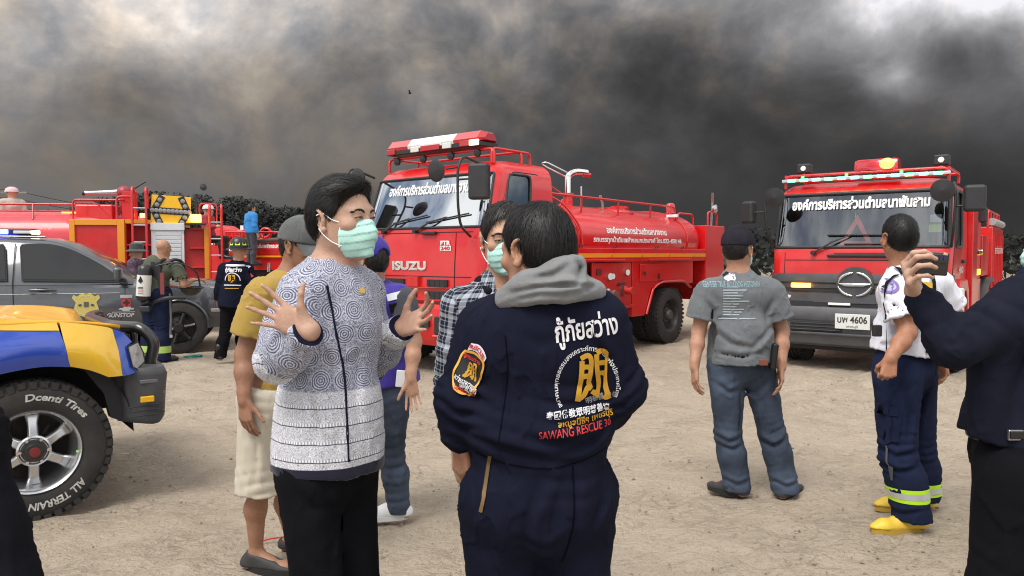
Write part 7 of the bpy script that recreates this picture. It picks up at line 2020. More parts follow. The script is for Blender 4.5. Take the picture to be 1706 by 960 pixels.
    v, f = fit_text('สหมูลนิธิฯ เพชรบุรี', 100 * mpp, 17 * mpp, bold=.02); back('lettering', v, f, 978, 703, gold, R(6))
    v, f = fit_text('SAWANG RESCUE 30', 126 * mpp, 12 * mpp, bold=.01); back('lettering', v, f, 960, 718, red, R(4))
    v, f = fit_text('明慈善壇佛', 60 * mpp, 12 * mpp, bold=.01); back('lettering', v, f, 1006, 668, mat('grey embroidery', (.3, .3, .34), .7), R(9))
    # sleeve badge
    mp2 = 2.0 / FPX
    def arm(name, v, f, px, py, m, rot, lift, warp=None, step=.014):
        return wrap_flat(name, np.asarray(v), f, tree, U(px, py, 1.97), (math.cos(rot), -.25, math.sin(rot)), (-math.sin(rot), 0, math.cos(rot)), m, c, lift, step, warp)
    sh = [(-20, 33), (0, 38), (22, 33), (27, 20), (24, 0), (18, -20), (8, -34), (-6, -38), (-20, -28), (-26, -8), (-25, 12), (-24, 24)]
    out = [(q.x * mp2, q.y * mp2) for q in smooth_path([(a, b_, 0) for a, b_ in sh + [sh[0]]], 4)][:-1]
    arm('badge', out, [tuple(range(len(out)))], 775, 625, mat('badge black', (.012, .012, .015), .8), R(-18), .0045)
    v, f = band2(out, 4 * mp2, True); arm('badge_rim', v, f, 775, 625, mat('badge rim', (.70, .36, .05), .6), R(-18), .0065)
    k = []; kf = []
    for st in strokes:
        p = [(q.x * mp2 * .36, q.y * mp2 * .36) for q in smooth_path([(a, b_, 0) for a, b_ in st], 3)]; v, f = band2(p, 3.4 * mp2); n0 = len(k); k += v.tolist(); kf += [tuple(i + n0 for i in q) for q in f]
    arm('badge_emblem', k, kf, 778, 620, gold, R(-18), .0065)
    v, f = fit_text('สว่างสรรเพชร', 46 * mp2, 9 * mp2, bold=.03); arm('badge_lettering', v, f, 771, 640, white, R(-34), .0065)
    v, f = fit_text('เพชรบุรี', 24 * mp2, 9 * mp2, bold=.03); arm('badge_lettering', v, f, 770, 648, white, R(-30), .0065)
    v, f = fit_text('กู้ภัยสว่าง', 40 * mp2, 12 * mp2, bold=.03); arm('badge_lettering', v, f, 783, 600, red, R(-18), .0065)
    v, f = fit_text('RESCUE 30', 38 * mp2, 8 * mp2, bold=.03); arm('badge_lettering', v, f, 767, 655, red, R(-12), .0065)
    tab = lambda x, y: (x, y - 14 * x * x)
    v = np.array([(-20, -6.5), (20, -6.5), (20, 6.5), (-20, 6.5)]) * mp2; arm('shoulder_tab', v, [(0, 1, 2, 3)], 799, 583, mat('tab white', (.72, .72, .80), .8), R(-36), .0045, tab, .008)
    v, f = fit_text('RESCUE', 35 * mp2, 8 * mp2, bold=.03); arm('badge_lettering', v, f, 799, 583, red, R(-36), .0065, tab)
    # seams and hip zip
    def seam(pts, w=.004, m=None, name='seam', lift=.0015):
        P0 = Vector(U(*pts[0], 1.93)); v = []
        path = [(U(a, b_, 1.93).x - P0.x, U(a, b_, 1.93).z - P0.z) for a, b_ in pts]
        p = [(q.x, q.y) for q in smooth_path([(a, b_, 0) for a, b_ in path], 6)]; v, f = band2(p, w)
        wrap_flat(name, v, f, tree, P0, (1, 0, 0), (0, 0, 1), m or mat('dark seam', (.003, .0035, .008), .95, spec=.05), c, lift, None)
    seam([(790, 766), (850, 776), (930, 780), (1018, 762)]); seam([(955, 780), (957, 850), (952, 900), (940, 960)]); seam([(842, 560), (846, 620), (838, 690), (830, 740)], .003)
    seam([(817, 764), (812, 800), (806, 835), (801, 860)], .009, mat('brass zip', (.30, .19, .09), .4, .7), 'zip', .004)
    return o
M_JEANS = mat('blue denim', (.050, .066, .100), .85, var=.55, vscale=3.2, bump=.3, bscale=500, spec=.2)
M_BLKSHOE = mat('black leather', (.01, .01, .01), .35); M_SOLE = mat('black rubber', (.012, .012, .012), .8)
def plaid_mat():
    m = bpy.data.materials.new('plaid cloth'); m.use_nodes = True; N = NT(m.node_tree); b = N.n['Principled BSDF']; b.inputs['Roughness'].default_value = .85; b.inputs['Specular IOR Level'].default_value = .2
    uv = N.new('ShaderNodeUVMap').outputs[0]; x, y, _ = N.xyz(uv); c = .052
    def st(v):
        k = N.math('FRACT', N.math('DIVIDE', v, c)); wide = N.math('MULTIPLY', N.math('GREATER_THAN', k, .30), N.math('LESS_THAN', k, .58)); thin = N.math('ADD', N.math('LESS_THAN', N.math('ABSOLUTE', N.math('SUBTRACT', k, .12)), .03), N.math('LESS_THAN', N.math('ABSOLUTE', N.math('SUBTRACT', k, .78)), .03))
        return N.math('ADD', N.math('MULTIPLY', wide, .42), N.math('MULTIPLY', thin, .30))
    s = N.math('ADD', st(x), st(y)); w = N.noise(uv, 700, 2, .5)
    s = N.math('MULTIPLY', s, N.mapr(w, .3, .7, .75, 1.15))
    N.put(b.inputs['Base Color'], N.mix(s, (.010, .013, .024), (.50, .54, .62)))
    return m
def std(J, person_args=None): pass

# ---- man in the plaid shirt behind the rescue man
def person_plaid():
    F = unit((-.02, -1, 0)); J = rig((.03, 2.66), F, 1.66); u = lambda *a: A3(U(*a))
    J['head'] = u(843, 398, 2.62); J['HF'] = unit((.10, -1, -.10)); J['hs'] = .96; J['neck'] = u(838, 470, 2.66)
    J['shR'] = u(768, 515, 2.66); J['shL'] = u(908, 515, 2.68); J['elR'] = u(752, 640, 2.68); J['wrR'] = u(758, 735, 2.60); J['elL'] = u(930, 640, 2.7); J['wrL'] = u(930, 740, 2.62)
    sk = skin_mat('tan skin', (.46, .27, .18))
    o = body_mesh(J, 'person', sk, 'man in a dark plaid shirt and green face mask, half hidden behind the rescue man', GRP, .005, hands=[(('R', (.05, -.1, -1), (1, 0, 0)), {}), (('L', (-.05, -.1, -1), (-1, 0, 0)), {})])
    def collar(S):
        b = J['neck']; S.cone(b - (0, 0, .05), b + np.array((0, 0, .012), np.float32), .086, .074, .012); S.cone(b - (0, 0, .0), b + np.array((0, 0, .1), np.float32), .060, .066, .004, '-')
        S.ell(b + J['F'] * .09 + (0, 0, .0), (.022, .07, .05), (J['R'], J['F'], J['U']), .01, '-')
    sh = make_shirt(J, o, 'plaid_shirt', plaid_mat(), 'long', .018, .86, .007, .01, .01, .006, collar)
    cyl_uv(sh, J, [((J['pelvis'][0], J['pelvis'][1], .7), J['neck'] + (0, 0, .05), -J['F'], .16), (J['shR'], J['elR'], J['R'], .055), (J['elR'], J['wrR'], J['R'], .05), (J['shL'], J['elL'], -J['R'], .055), (J['elL'], J['wrL'], -J['R'], .05)])
    v, f = ring2(.064, .084, 30); black = cloth('collar black', (.012, .012, .016))
    for g in (1, -1):
        C = SDF(.008); b = J['neck']; C.cone(b + J['R'] * .075 * g + J['F'] * .02 + (0, 0, .0), b + J['R'] * .045 * g + J['F'] * .085 - (0, 0, .03), .020, .014, .01); C.cone(b + J['R'] * .075 * g + J['F'] * .02, b - J['F'] * .07 + (0, 0, .015), .02, .02, .02); C.build('collar', .006, black, o)
    make_trousers(J, o, 'trousers', cloth('black trousers', (.006, .006, .008), .75), .016, .012, .006, waist=.3)
    for n in 'RL': make_shoe(J, o, n, 'shoe', M_BLKSHOE, M_SOLE, .010)
    add_hair(J, 'hair', hair_mat('dark brown hair', (.012, .009, .008)), o, .005, .008, .012, .064, -.07, locks=6000, length=.045, lw=.0009, sweep=(.8, .3, 0, .6), seed=5)
    make_eyes(J, o, .9); make_mask(J, o, M_GREEN, M_WHITE_EL, .004, 'R')
# ---- man in the mustard T-shirt and grey cap
def person_mustard():
    F = unit((.93, -.30, 0)); J = rig((-1.17, 3.58), F, 1.64); u = lambda *a: A3(U(*a)); d = 3.58
    J['head'] = u(503, 410, d); J['HF'] = unit((.90, -.30, -.18)); J['neck'] = u(482, 462, d); J['chest'] = u(466, 535, d); J['waist'] = u(458, 605, d); J['pelvis'] = u(452, 655, d); J['hs'] = .98
    J['shR'] = u(437, 492, 3.44); J['elR'] = u(407, 592, 3.42); J['wrR'] = u(407, 668, 3.36); J['shL'] = u(500, 488, 3.74); J['elL'] = u(505, 590, 3.8); J['wrL'] = u(520, 650, 3.7); J['bareR'] = J['bareL'] = 1
    J['hipR'] = u(438, 672, 3.50); J['hipL'] = u(462, 672, 3.66); J['knR'] = u(433, 815, 3.50); J['anR'] = u(427, 928, 3.52); J['knL'] = u(476, 810, 3.70); J['anL'] = u(488, 905, 3.74)
    for n in 'RL': J['toe' + n] = np.array((J['an' + n][0], J['an' + n][1], .03), np.float32) + F * .15
    J['anR'][2] = max(J['anR'][2], .085)
    sk = skin_mat('deep brown skin', (.30, .155, .095))
    o = body_mesh(J, 'person', sk, 'man in a mustard T-shirt, cream shorts and grey cap behind the batik-shirted man', GRP, .006, .02, hands=[(('R', (.12, -.1, -1), (.4, .9, 0)), dict(curl=(.3, .4, .3), spread=.05)), (('L', (.1, 0, -1), (.3, -.9, 0)), {})])
    mu = cloth('mustard jersey', (.37, .245, .055), .9, .12, 7)
    make_shirt(J, o, 't_shirt', mu, 'short', .018, u(452, 676, d)[2], .008, .0, .006, .006, wid=.9, cr=[([(430, 560), (450, 600), (446, 650)], 3.45, .014, .010), ([(470, 540), (462, 600), (470, 660)], 3.45, .014, .010)])
    make_trousers(J, o, 'shorts', cloth('cream cotton', (.52, .47, .38), .9, .1, 6), .018, .009, .007, waist=.3, short=1.04, flare=.012, cr=[([(418, 690), (432, 740), (428, 800)], 3.42, .014, .010), ([(455, 700), (448, 750), (455, 810)], 3.42, .014, .010)])
    for n in 'RL':
        z = J['toe' + n]; f = unit((J['toe' + n] - J['an' + n]) * (1, 1, 0)); s = make_shoe(J, o, n, 'slipper', mat('dark slipper', (.035, .033, .035), .7), M_SOLE, .008, .004, False, .026)
    make_cap(J, o, cloth('grey cap cloth', (.10, .105, .105), .9, .25, 14), None, .005, 1.0, .12)
    add_hair(J, 'hair', M_HAIR, o, .006, .003, .001, .05, -.075, locks=1500, length=.02, lw=.0010, seed=9)
    make_eyes(J, o, .7)
# ---- man in the purple vest
def person_purple():
    F = unit((-.62, .78, 0)); d = 4.2; J = rig((-.72, d), F, 1.60); u = lambda *a: A3(U(*a))
    J['head'] = u(618, 434, 4.16); J['HF'] = unit((-.72, .62, -.10)); J['hs'] = .97; J['neck'] = u(622, 478, d); J['chest'] = u(634, 530, d); J['waist'] = u(640, 590, d); J['pelvis'] = u(645, 638, d)
    J['shR'] = u(672, 500, 4.10); J['shL'] = u(592, 500, 4.30); J['elR'] = u(690, 570, 4.08); J['wrR'] = u(684, 632, 4.02); J['elL'] = u(580, 570, 4.36); J['wrL'] = u(575, 620, 4.3)
    J['hipR'] = u(655, 660, 4.16); J['hipL'] = u(632, 660, 4.28); J['knR'] = u(652, 762, 4.18); J['anR'] = u(664, 852, 4.22); J['knL'] = u(612, 755, 4.40); J['anL'] = u(606, 824, 4.52)
    J['toeR'] = u(622, 872, 4.2); J['toeR'][2] = .03; J['toeL'] = np.array((J['anL'][0] - .15, J['anL'][1] + .05, .03), np.float32); J['anR'][2] = .085; J['anL'][2] = .085
    sk = skin_mat('tan skin', (.46, .27, .18)); J['bareR'] = 1
    o = body_mesh(J, 'person', sk, 'man in a purple vest and cap with jeans and white shoes, walking away', GRP, .006, hands=[(('R', (.10, -.05, -1), (.2, -1, 0)), dict(curl=(.2, .25, .2), spread=.16)), (('L', (-.05, 0, -1), (.3, 1, 0)), {})])
    make_shirt(J, o, 'shirt', cloth('charcoal jersey', (.055, .058, .072), .9), 'short', .012, J['pelvis'][2] - .02, .008)
    J2 = dict(J); vest = make_shirt(J2, o, 'vest', cloth('purple vest cloth', (.050, .032, .26), .8, .15, 8), 'short', .030, u(645, 642, d)[2], .009, 0, .004, .006, arms='')
    t = bvh_of(vest); mpp = 4.0 / FPX
    def sq(name, px, py, w, h, m, rot): wrap_flat(name, np.array([(-w / 2, -h / 2), (w / 2, -h / 2), (w / 2, h / 2), (-w / 2, h / 2)]) * mpp, [(0, 1, 2, 3)], t, U(px, py, 4.0), (math.cos(rot), 0, math.sin(rot)), (-math.sin(rot), 0, math.cos(rot)), m, vest, .006, .04)
    sq('reflective_band', 661, 494, 36, 11, mat('silver tape', (.60, .61, .66), .35, .3), R(14)); sq('back_patch', 664, 513, 34, 16, cloth('patch black', (.015, .015, .018)), R(12))
    make_trousers(J, o, 'jeans', M_JEANS, .010, .008, .007, waist=.3, flare=.008)
    p = u(668, 632, 4.03); MB().box(p, (.052, .012, .09), Matrix.Rotation(.1, 3, 'Y')).build('phone', mat('white phone', (.72, .74, .74), .3), o, None, .004)
    for n in 'RL': make_shoe(J, o, n, 'shoe', mat('white canvas', (.66, .67, .68), .8), mat('white sole', (.60, .60, .60), .7), .008)
    make_cap(J, o, cloth('purple cap cloth', (.042, .030, .24), .85, .1, 12), None, .005, 1.0, .10, open_back=True)
    add_hair(J, 'hair', M_HAIR, o, .006, .003, .001, .05, -.07, locks=1500, length=.018, lw=.0010, seed=12)
# ---- man in the grey T-shirt seen from behind
def person_grey():
    F = unit((.10, 1, 0)); d = 4.62; J = rig((1.40, d), F, 1.66); u = lambda *a: A3(U(*a))
    J['head'] = u(1230, 415, d); J['HF'] = unit((.62, .78, -.04)); J['neck'] = u(1230, 455, d); J['chest'] = u(1232, 505, d); J['waist'] = u(1234, 560, d); J['pelvis'] = u(1236, 600, d)
    J['shL'] = u(1179, 487, d); J['shR'] = u(1285, 487, d); J['elL'] = u(1164, 553, 4.62); J['wrL'] = u(1157, 612, 4.52); J['elR'] = u(1303, 553, 4.62); J['wrR'] = u(1302, 612, 4.52); J['bareR'] = J['bareL'] = 1
    J['hipL'] = u(1208, 615, d); J['hipR'] = u(1262, 615, d); J['knL'] = u(1213, 725, 4.6); J['knR'] = u(1287, 725, 4.62); J['anL'] = u(1228, 817, 4.62); J['anR'] = u(1308, 817, 4.58)
    J['toeL'] = np.array(J['anL'] + np.array((-.09, .10, 0)), np.float32); J['toeR'] = np.array(J['anR'] + np.array((.10, .10, 0)), np.float32)
    for n in 'RL': J['an' + n][2] = .09; J['toe' + n][2] = .03
    sk = skin_mat('ruddy tan skin', (.40, .215, .14))
    o = body_mesh(J, 'person', sk, 'man in a printed grey T-shirt, jeans and black cap, seen from behind', GRP, .006, .02, 1.05, [(('L', (.03, -.15, -1), (1, .2, 0)), dict(curl=(.3, .4, .3), spread=.08)), (('R', (-.03, -.15, -1), (-1, .2, 0)), dict(curl=(.3, .4, .3), spread=.08))])
    gr = cloth('grey jersey', (.135, .146, .156), .9, .14, 9)
    sh = make_shirt(J, o, 't_shirt', gr, 'short', .020, u(1234, 603, d)[2], .008, .035, .012, .007, wid=1.05, cr=[([(1185, 545), (1215, 572), (1250, 580)], 4.5, .016, .012), ([(1290, 545), (1262, 566), (1240, 590)], 4.5, .016, .012), ([(1175, 500), (1192, 520), (1190, 545)], 4.5, .014, .010), ([(1293, 500), (1278, 525), (1280, 555)], 4.5, .014, .010), ([(1195, 590), (1235, 594), (1270, 584)], 4.5, .014, .010)])
    t = bvh_of(sh); mpp = 4.45 / FPX; pr = mat('faded print', (.36, .41, .44), .8)
    def txt(s, w, h, px, py, m=pr, rot=R(3)):
        v, f = fit_text(s, w * mpp, h * mpp, bold=.01); wrap_flat('print', v, f, t, U(px, py, 4.45), (math.cos(rot), 0, math.sin(rot)), (-math.sin(rot), 0, math.cos(rot)), m, sh, .003, .04)
    txt('GENESEE TRUE BULLDOG HISTORIAN', 92, 10, 1226, 474, mat('teal print', (.24, .36, .40), .8), R(1))
    for k, w in enumerate((24, 36, 22, 30, 26, 40, 24, 20, 32, 28, 24)):
        v = np.array([(0, -.9), (w, -.9), (w, .9), (0, .9)]) * mpp; wrap_flat('print', v, [(0, 1, 2, 3)], t, U(1211, 481 + k * 4.6, 4.45), (1, 0, .02), (0, 0, 1), pr, sh, .003, .03)
    v = np.array([(-29, -.9), (29, -.9), (29, .9), (-29, .9)]) * mpp; wrap_flat('print', v, [(0, 1, 2, 3)], t, U(1232, 533, 4.45), (1, 0, .02), (0, 0, 1), pr, sh, .003, .03)
    bd = [(-9, 2), (-7, 7), (-2, 8), (2, 5), (8, 4), (9, -3), (7, -7), (1, -6), (-3, -8), (-8, -5)]; wrap_flat('print', np.array(bd) * mpp, [tuple(range(10))], t, U(1224, 461, 4.45), (1, 0, 0), (0, 0, 1), mat('white print', (.6, .63, .65), .8), sh, .003, .03)
    make_trousers(J, o, 'jeans', M_JEANS, .018, .008, .006, waist=.15, flare=.014, wid=1.05, cr=[([(1196, 640), (1215, 656), (1232, 652)], 4.5, .014, .010), ([(1280, 640), (1262, 660), (1244, 652)], 4.5, .014, .010), ([(1192, 725), (1212, 738), (1236, 730)], 4.52, .014, .012), ([(1198, 742), (1218, 750), (1238, 744)], 4.52, .012, .010), ([(1268, 735), (1288, 746), (1312, 736)], 4.52, .014, .012), ([(1208, 800), (1228, 808), (1250, 800)], 4.55, .012, .010), ([(1285, 800), (1305, 808), (1328, 802)], 4.55, .012, .010), ([(1236, 655), (1240, 690), (1236, 720)], 4.5, .012, .010)])
    b = u(1272, 605, 4.44); MB().box(b, (.05, .02, .035)).build('belt_patch', mat('brown leather', (.20, .06, .035), .6), o, None, .004)
    MB().box(u(1289, 595, 4.46), (.035, .05, .155), Matrix.Rotation(.12, 3, 'Y')).build('phone_pouch', M_BLKSHOE, o, None, .012, 3)
    for n in 'RL': make_shoe(J, o, n, 'shoe', mat('dark slipper', (.03, .03, .034), .7), M_SOLE, .008, .006, False)
    make_cap(J, o, cloth('black cap cloth', (.022, .020, .028), .9, .2, 12), None, .005, .95, .10)
    add_hair(J, 'hair', M_HAIR, o, .006, .003, .001, .05, -.06, locks=1500, length=.015, lw=.0010, seed=14)
    make_mask(J, o, M_GREEN, M_WHITE_EL, .005)
# ---- firefighter in the white T-shirt
def person_white():
    F = unit((-.66, .75, 0)); d = 4.15; J = rig((2.15, d), F, 1.72); u = lambda *a: A3(U(*a))
    J['head'] = u(1497, 396, 4.15); J['HF'] = unit((-.02, 1, .02)); J['hs'] = 1.0; J['neck'] = u(1505, 448, 4.15); J['chest'] = u(1520, 505, 4.15); J['waist'] = u(1514, 560, 4.15); J['pelvis'] = u(1505, 612, 4.15)
    J['shL'] = u(1492, 480, 4.02); J['shR'] = u(1562, 474, 4.25); J['elL'] = u(1512, 556, 3.92); J['wrL'] = u(1484, 598, 3.84); J['elR'] = u(1592, 528, 4.3); J['wrR'] = u(1572, 600, 4.22); J['bareR'] = J['bareL'] = 1
    J['hipL'] = u(1494, 632, 4.05); J['hipR'] = u(1522, 632, 4.22); J['knL'] = u(1496, 760, 4.02); J['knR'] = u(1528, 752, 4.30); J['anL'] = u(1520, 876, 4.02); J['anR'] = u(1535, 838, 4.36)
    J['anL'][2] = .09; J['anR'][2] = .09
    J['toeL'] = u(1472, 898, 4.0); J['toeR'] = u(1478, 858, 4.36); J['toeL'][2] = .03; J['toeR'][2] = .03
    sk = skin_mat('bronze skin', (.38, .18, .105))
    o = body_mesh(J, 'person', sk, 'firefighter in a white T-shirt, navy bunker trousers and yellow boots', GRP, .006, .02, 1.0, [(('L', (-.25, -.2, -1), (.2, 1, 0)), dict(curl=(1.3, 1.3, 1.0), spread=.02, thumb=((.6, .45, .5), (.5, -.1, .8), (.3, -.5, .7)))), (('R', (0, -.1, -1), (-1, 0, 0)), dict(curl=(.6, .6, .5)))])
    sh = make_shirt(J, o, 't_shirt', cloth('white jersey', (.72, .73, .80), .9, .04, 8), 'short', .018, u(1508, 590, d)[2], .008, .035, .006, .006, cr=[([(1462, 560), (1490, 540), (1515, 520)], 3.95, .014, .010), ([(1470, 585), (1510, 570), (1545, 540)], 3.98, .014, .010), ([(1480, 500), (1500, 525), (1500, 550)], 3.95, .013, .009)])
    nv = cloth('navy bunker cloth', (.013, .018, .045), .85, .25, 6)
    tr = make_trousers(J, o, 'trousers', nv, .030, .009, .008, waist=.75, flare=.018, up=.03, cr=[([(1460, 745), (1490, 762), (1525, 750)], 3.95, .014, .012), ([(1466, 775), (1492, 786), (1528, 778)], 3.95, .013, .012), ([(1500, 640), (1515, 690), (1510, 740)], 3.95, .016, .012), ([(1470, 850), (1500, 858), (1535, 848)], 3.95, .013, .010), ([(1545, 640), (1535, 700), (1540, 760)], 4.1, .015, .012)])
    t = bvh_of(tr); ts = bvh_of(sh); mpp = 3.95 / FPX
    lime = mat('lime tape', (.50, .85, .03), .5); silv = mat('silver tape', (.60, .61, .66), .35, .3)
    def band_leg(n, zc, h, m, lift):
        a = J['kn' + n]; b = J['an' + n]; k = (zc - b[2]) / (a[2] - b[2]); c = b + (a - b) * k; rows = []
        for dz in (-h / 2, h / 2):
            row = []
            for q in range(28):
                dr = Vector((math.cos(2 * PI * q / 28), math.sin(2 * PI * q / 28), 0)); hit = t.ray_cast(Vector(c) + Vector((0, 0, dz)) + dr * .16, -dr, .2); p = hit[0] if hit[0] else Vector(c) + dr * .1
                row.append(p + dr * lift)
            rows.append(row)
        MB().rings(rows, True, False, False).build('reflective_band', m, tr, 180)
    for n in 'LR':
        zc = u(1510, 822, 4.0)[2] if n == 'L' else u(1550, 815, 4.3)[2]
        band_leg(n, zc, .075, lime, .003); band_leg(n, zc, .032, silv, .006)
    def sq(tree, par, name, px, py, w, h, m, rot, dep=3.95, lift=.005): wrap_flat(name, np.array([(-w / 2, -h / 2), (w / 2, -h / 2), (w / 2, h / 2), (-w / 2, h / 2)]) * (dep / FPX), [(0, 1, 2, 3)], tree, U(px, py, dep), (math.cos(rot), 0, math.sin(rot)), (-math.sin(rot), 0, math.cos(rot)), m, par, lift, .03)
    sq(t, tr, 'cargo_pocket', 1478, 712, 56, 54, cloth('pocket navy', (.012, .016, .040)), R(-3), 3.9, .012); sq(t, tr, 'pocket_flap', 1474, 688, 58, 16, cloth('pocket navy', (.012, .016, .040)), R(-2), 3.9, .018); sq(t, tr, 'knee_patch', 1458, 775, 14, 70, cloth('knee grey', (.07, .075, .08)), R(12), 3.9, .006)
    # braces
    blk = cloth('brace black', (.012, .012, .016))
    def strap(pts, dep, w=.032):
        path = [(U(a, b, dep).x, U(a, b, dep).z) for a, b in pts]; p = [(q.x, q.y) for q in smooth_path([(a, b, 0) for a, b in path], 6)]; o0 = path[0]
        v, f = band2([(a - o0[0], b - o0[1]) for a, b in p], w); wrap_flat('brace', v, f, ts, Vector((o0[0], dep, o0[1])), (1, 0, 0), (0, 0, 1), blk, sh, .010, None)
    strap([(1456, 590), (1456, 540), (1460, 500), (1478, 460), (1500, 446)], 3.95); strap([(1508, 446), (1535, 470), (1552, 500), (1556, 540)], 3.95); strap([(1570, 460), (1562, 500), (1556, 540), (1548, 590)], 3.95)
    MB().box(u(1461, 552, 3.99), (.045, .03, .06)).build('buckle', BLACKP, sh, None, .006)
    sq(ts, sh, 'brace_patch', 1551, 486, 20, 30, mat('gold patch', (.70, .42, .03), .6), R(-4), 3.95, .012)
    v = np.array(circle2(13, 20)) * mpp; wrap_flat('sleeve_badge', v, [tuple(range(20))], ts, U(1492, 478, 3.9), (1, 0, 0), (0, 0, 1), mat('badge lilac', (.45, .45, .66), .7), sh, .004, .02)
    v, f = ring2(9 * mpp, 13 * mpp, 20); wrap_flat('sleeve_badge', v, f, ts, U(1492, 478, 3.9), (1, 0, 0), (0, 0, 1), mat('badge purple', (.20, .14, .38), .7), sh, .006, None)
    yb = mat('yellow rubber', (.68, .46, .03), .5, dirt=.25)
    for n in 'RL':
        b = make_shoe(J, o, n, 'boot', yb, mat('yellow sole', (.42, .26, .02), .7, dirt=.3), .008, .010, sole_h=.03)
        S = SDF(.02); an = J['an' + n]; f_ = unit((J['toe' + n] - an) * (1, 1, 0)); S.cone(an + (0, 0, -.01), an + f_ * .05 - (0, 0, .025), .053, .045, .02); S.build('boot_vamp', .008, mat('dark rubber', (.03, .032, .034), .6), b)
    add_hair(J, 'hair', M_HAIR, o, .005, .003, .008, .058, -.062, locks=9000, length=.020, lw=.0007, seed=16, jit=.25, lift_k=.005)
# ---- the one holding up a phone at the right edge
def person_phone():
    F = unit((-.92, .18, 0)); d = 2.12; J = rig((1.50, d), F, 1.66); u = lambda *a: A3(U(*a))
    J['head'] = u(1782, 400, d); J['HF'] = unit((-.97, .10, -.05)); J['neck'] = u(1775, 486, d); J['chest'] = u(1745, 590, d); J['waist'] = u(1722, 690, d); J['pelvis'] = u(1712, 752, d)
    J['shL'] = u(1704, 512, 2.02); J['elL'] = u(1592, 574, 1.98); J['wrL'] = u(1524, 486, 2.02); J['flipL'] = 1; J['shR'] = u(1790, 520, 2.28); J['elR'] = u(1800, 650, 2.3); J['wrR'] = u(1780, 760, 2.2)
    J['hipL'] = u(1700, 790, 2.04); J['hipR'] = u(1735, 790, 2.2); J['knL'] = u(1664, 985, 2.06); J['knR'] = u(1730, 985, 2.24); J['anL'] = np.array((1.27, 2.08, .085), np.float32); J['anR'] = np.array((1.42, 2.26, .085), np.float32)
    for n in 'RL': J['toe' + n] = np.array((J['an' + n][0] - .16, J['an' + n][1] + .02, .03), np.float32)
    sk = skin_mat('light brown skin', (.47, .295, .215))
    hands = [(('L', (-.52, -.56, .62), (.88, -.40, .20)), dict(curls=((.75, 1.0, .7), (.8, 1.0, .7), (.85, 1.0, .7), (.9, 1.0, .7)), spread=.10, thumb=((.5, .5, .6), (.2, .3, .9), (.0, .1, 1)))), (('R', (0, 0, -1), (0, -1, 0)), {})]
    o = body_mesh(J, 'person', sk, 'person in a black jacket at the picture edge holding up a phone', GRP, .0048, hands=hands)
    o['label'] = 'person in a dark jacket and black trousers holding up a phone to film'
    jk = cloth('black jacket cloth', (.0105, .012, .022), .8, .2, 6)
    S = SDF(.04); add_torso(S, J, .022, .02, .06)
    S.cone(J['waist'], u(1700, 738, d), .165, .165, .05, flat=(J['F'], 1.1)); S.cone(u(1660, 560, 2.04), u(1632, 730, 2.04), .07, .03, .06)
    add_arm(S, J, 'R', .022, .03)
    sh, el, wr = J['shL'], J['elL'], J['wrL']; S.cone(sh, el, .074, .058, .05); S.cone(el, el * .3 + wr * .7, .058, .044, .04); a = unit(wr - el); S.cone(wr - a * .055, wr - a * .02, .040, .037, .008)
    S.cone(J['neck'] - (0, 0, .05), J['neck'] + np.array((0, 0, .02), np.float32), .09, .08, .015)
    S.cut(u(1690, 742, d), unit((-.25, 0, -1)), .006)
    S.disp = cloth_noise(.006, (8, 8, 5), folds([(el, unit(el - sh), .05, .012, .12, 3.0), (u(1640, 560, 2.0), (.7, 0, .7), .07, .009, .12, 3.0), (u(1690, 620, 2.0), (1, 0, -.25), .09, .007, .16, 3.0), (wr - a * .12, a, .05, .007, .07, 3.0)]))
    S.build('jacket', .0075, jk, o)
    make_trousers(J, o, 'trousers', cloth('black trousers', (.006, .006, .008), .75), .022, .009, .008, waist=.9, flare=.02)
    t = u(1690, 722, 1.98); b = MB().box(u(1696, 726, 1.985), (.055, .012, .030)).build('belt_buckle', mat('buckle', (.35, .35, .36), .3, .9), o, None, .004); MB().box(u(1696, 726, 1.978), (.042, .008, .020)).build('buckle_plate', M_BLKSHOE, b, None, .002)
    MB().lathe([(.150, -.018), (.152, 0), (.150, .018)], u(1712, 722, d), (0, 0, 1), 32, None, False).build('belt', M_BLKSHOE, o, 60)
    for n in 'RL': make_shoe(J, o, n, 'shoe', M_BLKSHOE, M_SOLE, .010)
    add_hair(J, 'hair', M_HAIR, o, .006, .012, .015, .06, -.12, locks=4000, length=.05, lw=.0012, seed=18)
    make_mask(J, o, M_GREEN, M_WHITE_EL, .005)
    # the phone is a thing of its own, gripped in the hand
    P = thing('mobile_phone', 'black mobile phone held up sideways in a raised hand', 'phone', u(1541, 438, 1.985), 0)
    P.rotation_euler = (R(4), R(3), R(6))
    MB().box((.008, 0, 0), (.112, .010, .060)).build('case', mat('phone black', (.008, .008, .010), .22, coat=.5), P, None, .006, 3)
    l = MB().box((.036, -.0065, .014), (.036, .003, .022)).build('camera_island', mat('phone glass', (.006, .007, .012), .08, coat=1), P, None, .003)
    for k in range(3): MB().cyl((.025 + k * .011, -.008, .016), (.025 + k * .011, -.010, .016), .0045, None, 12).build('lens', mat('lens blue', (.03, .03, .10), .05), l, 40)
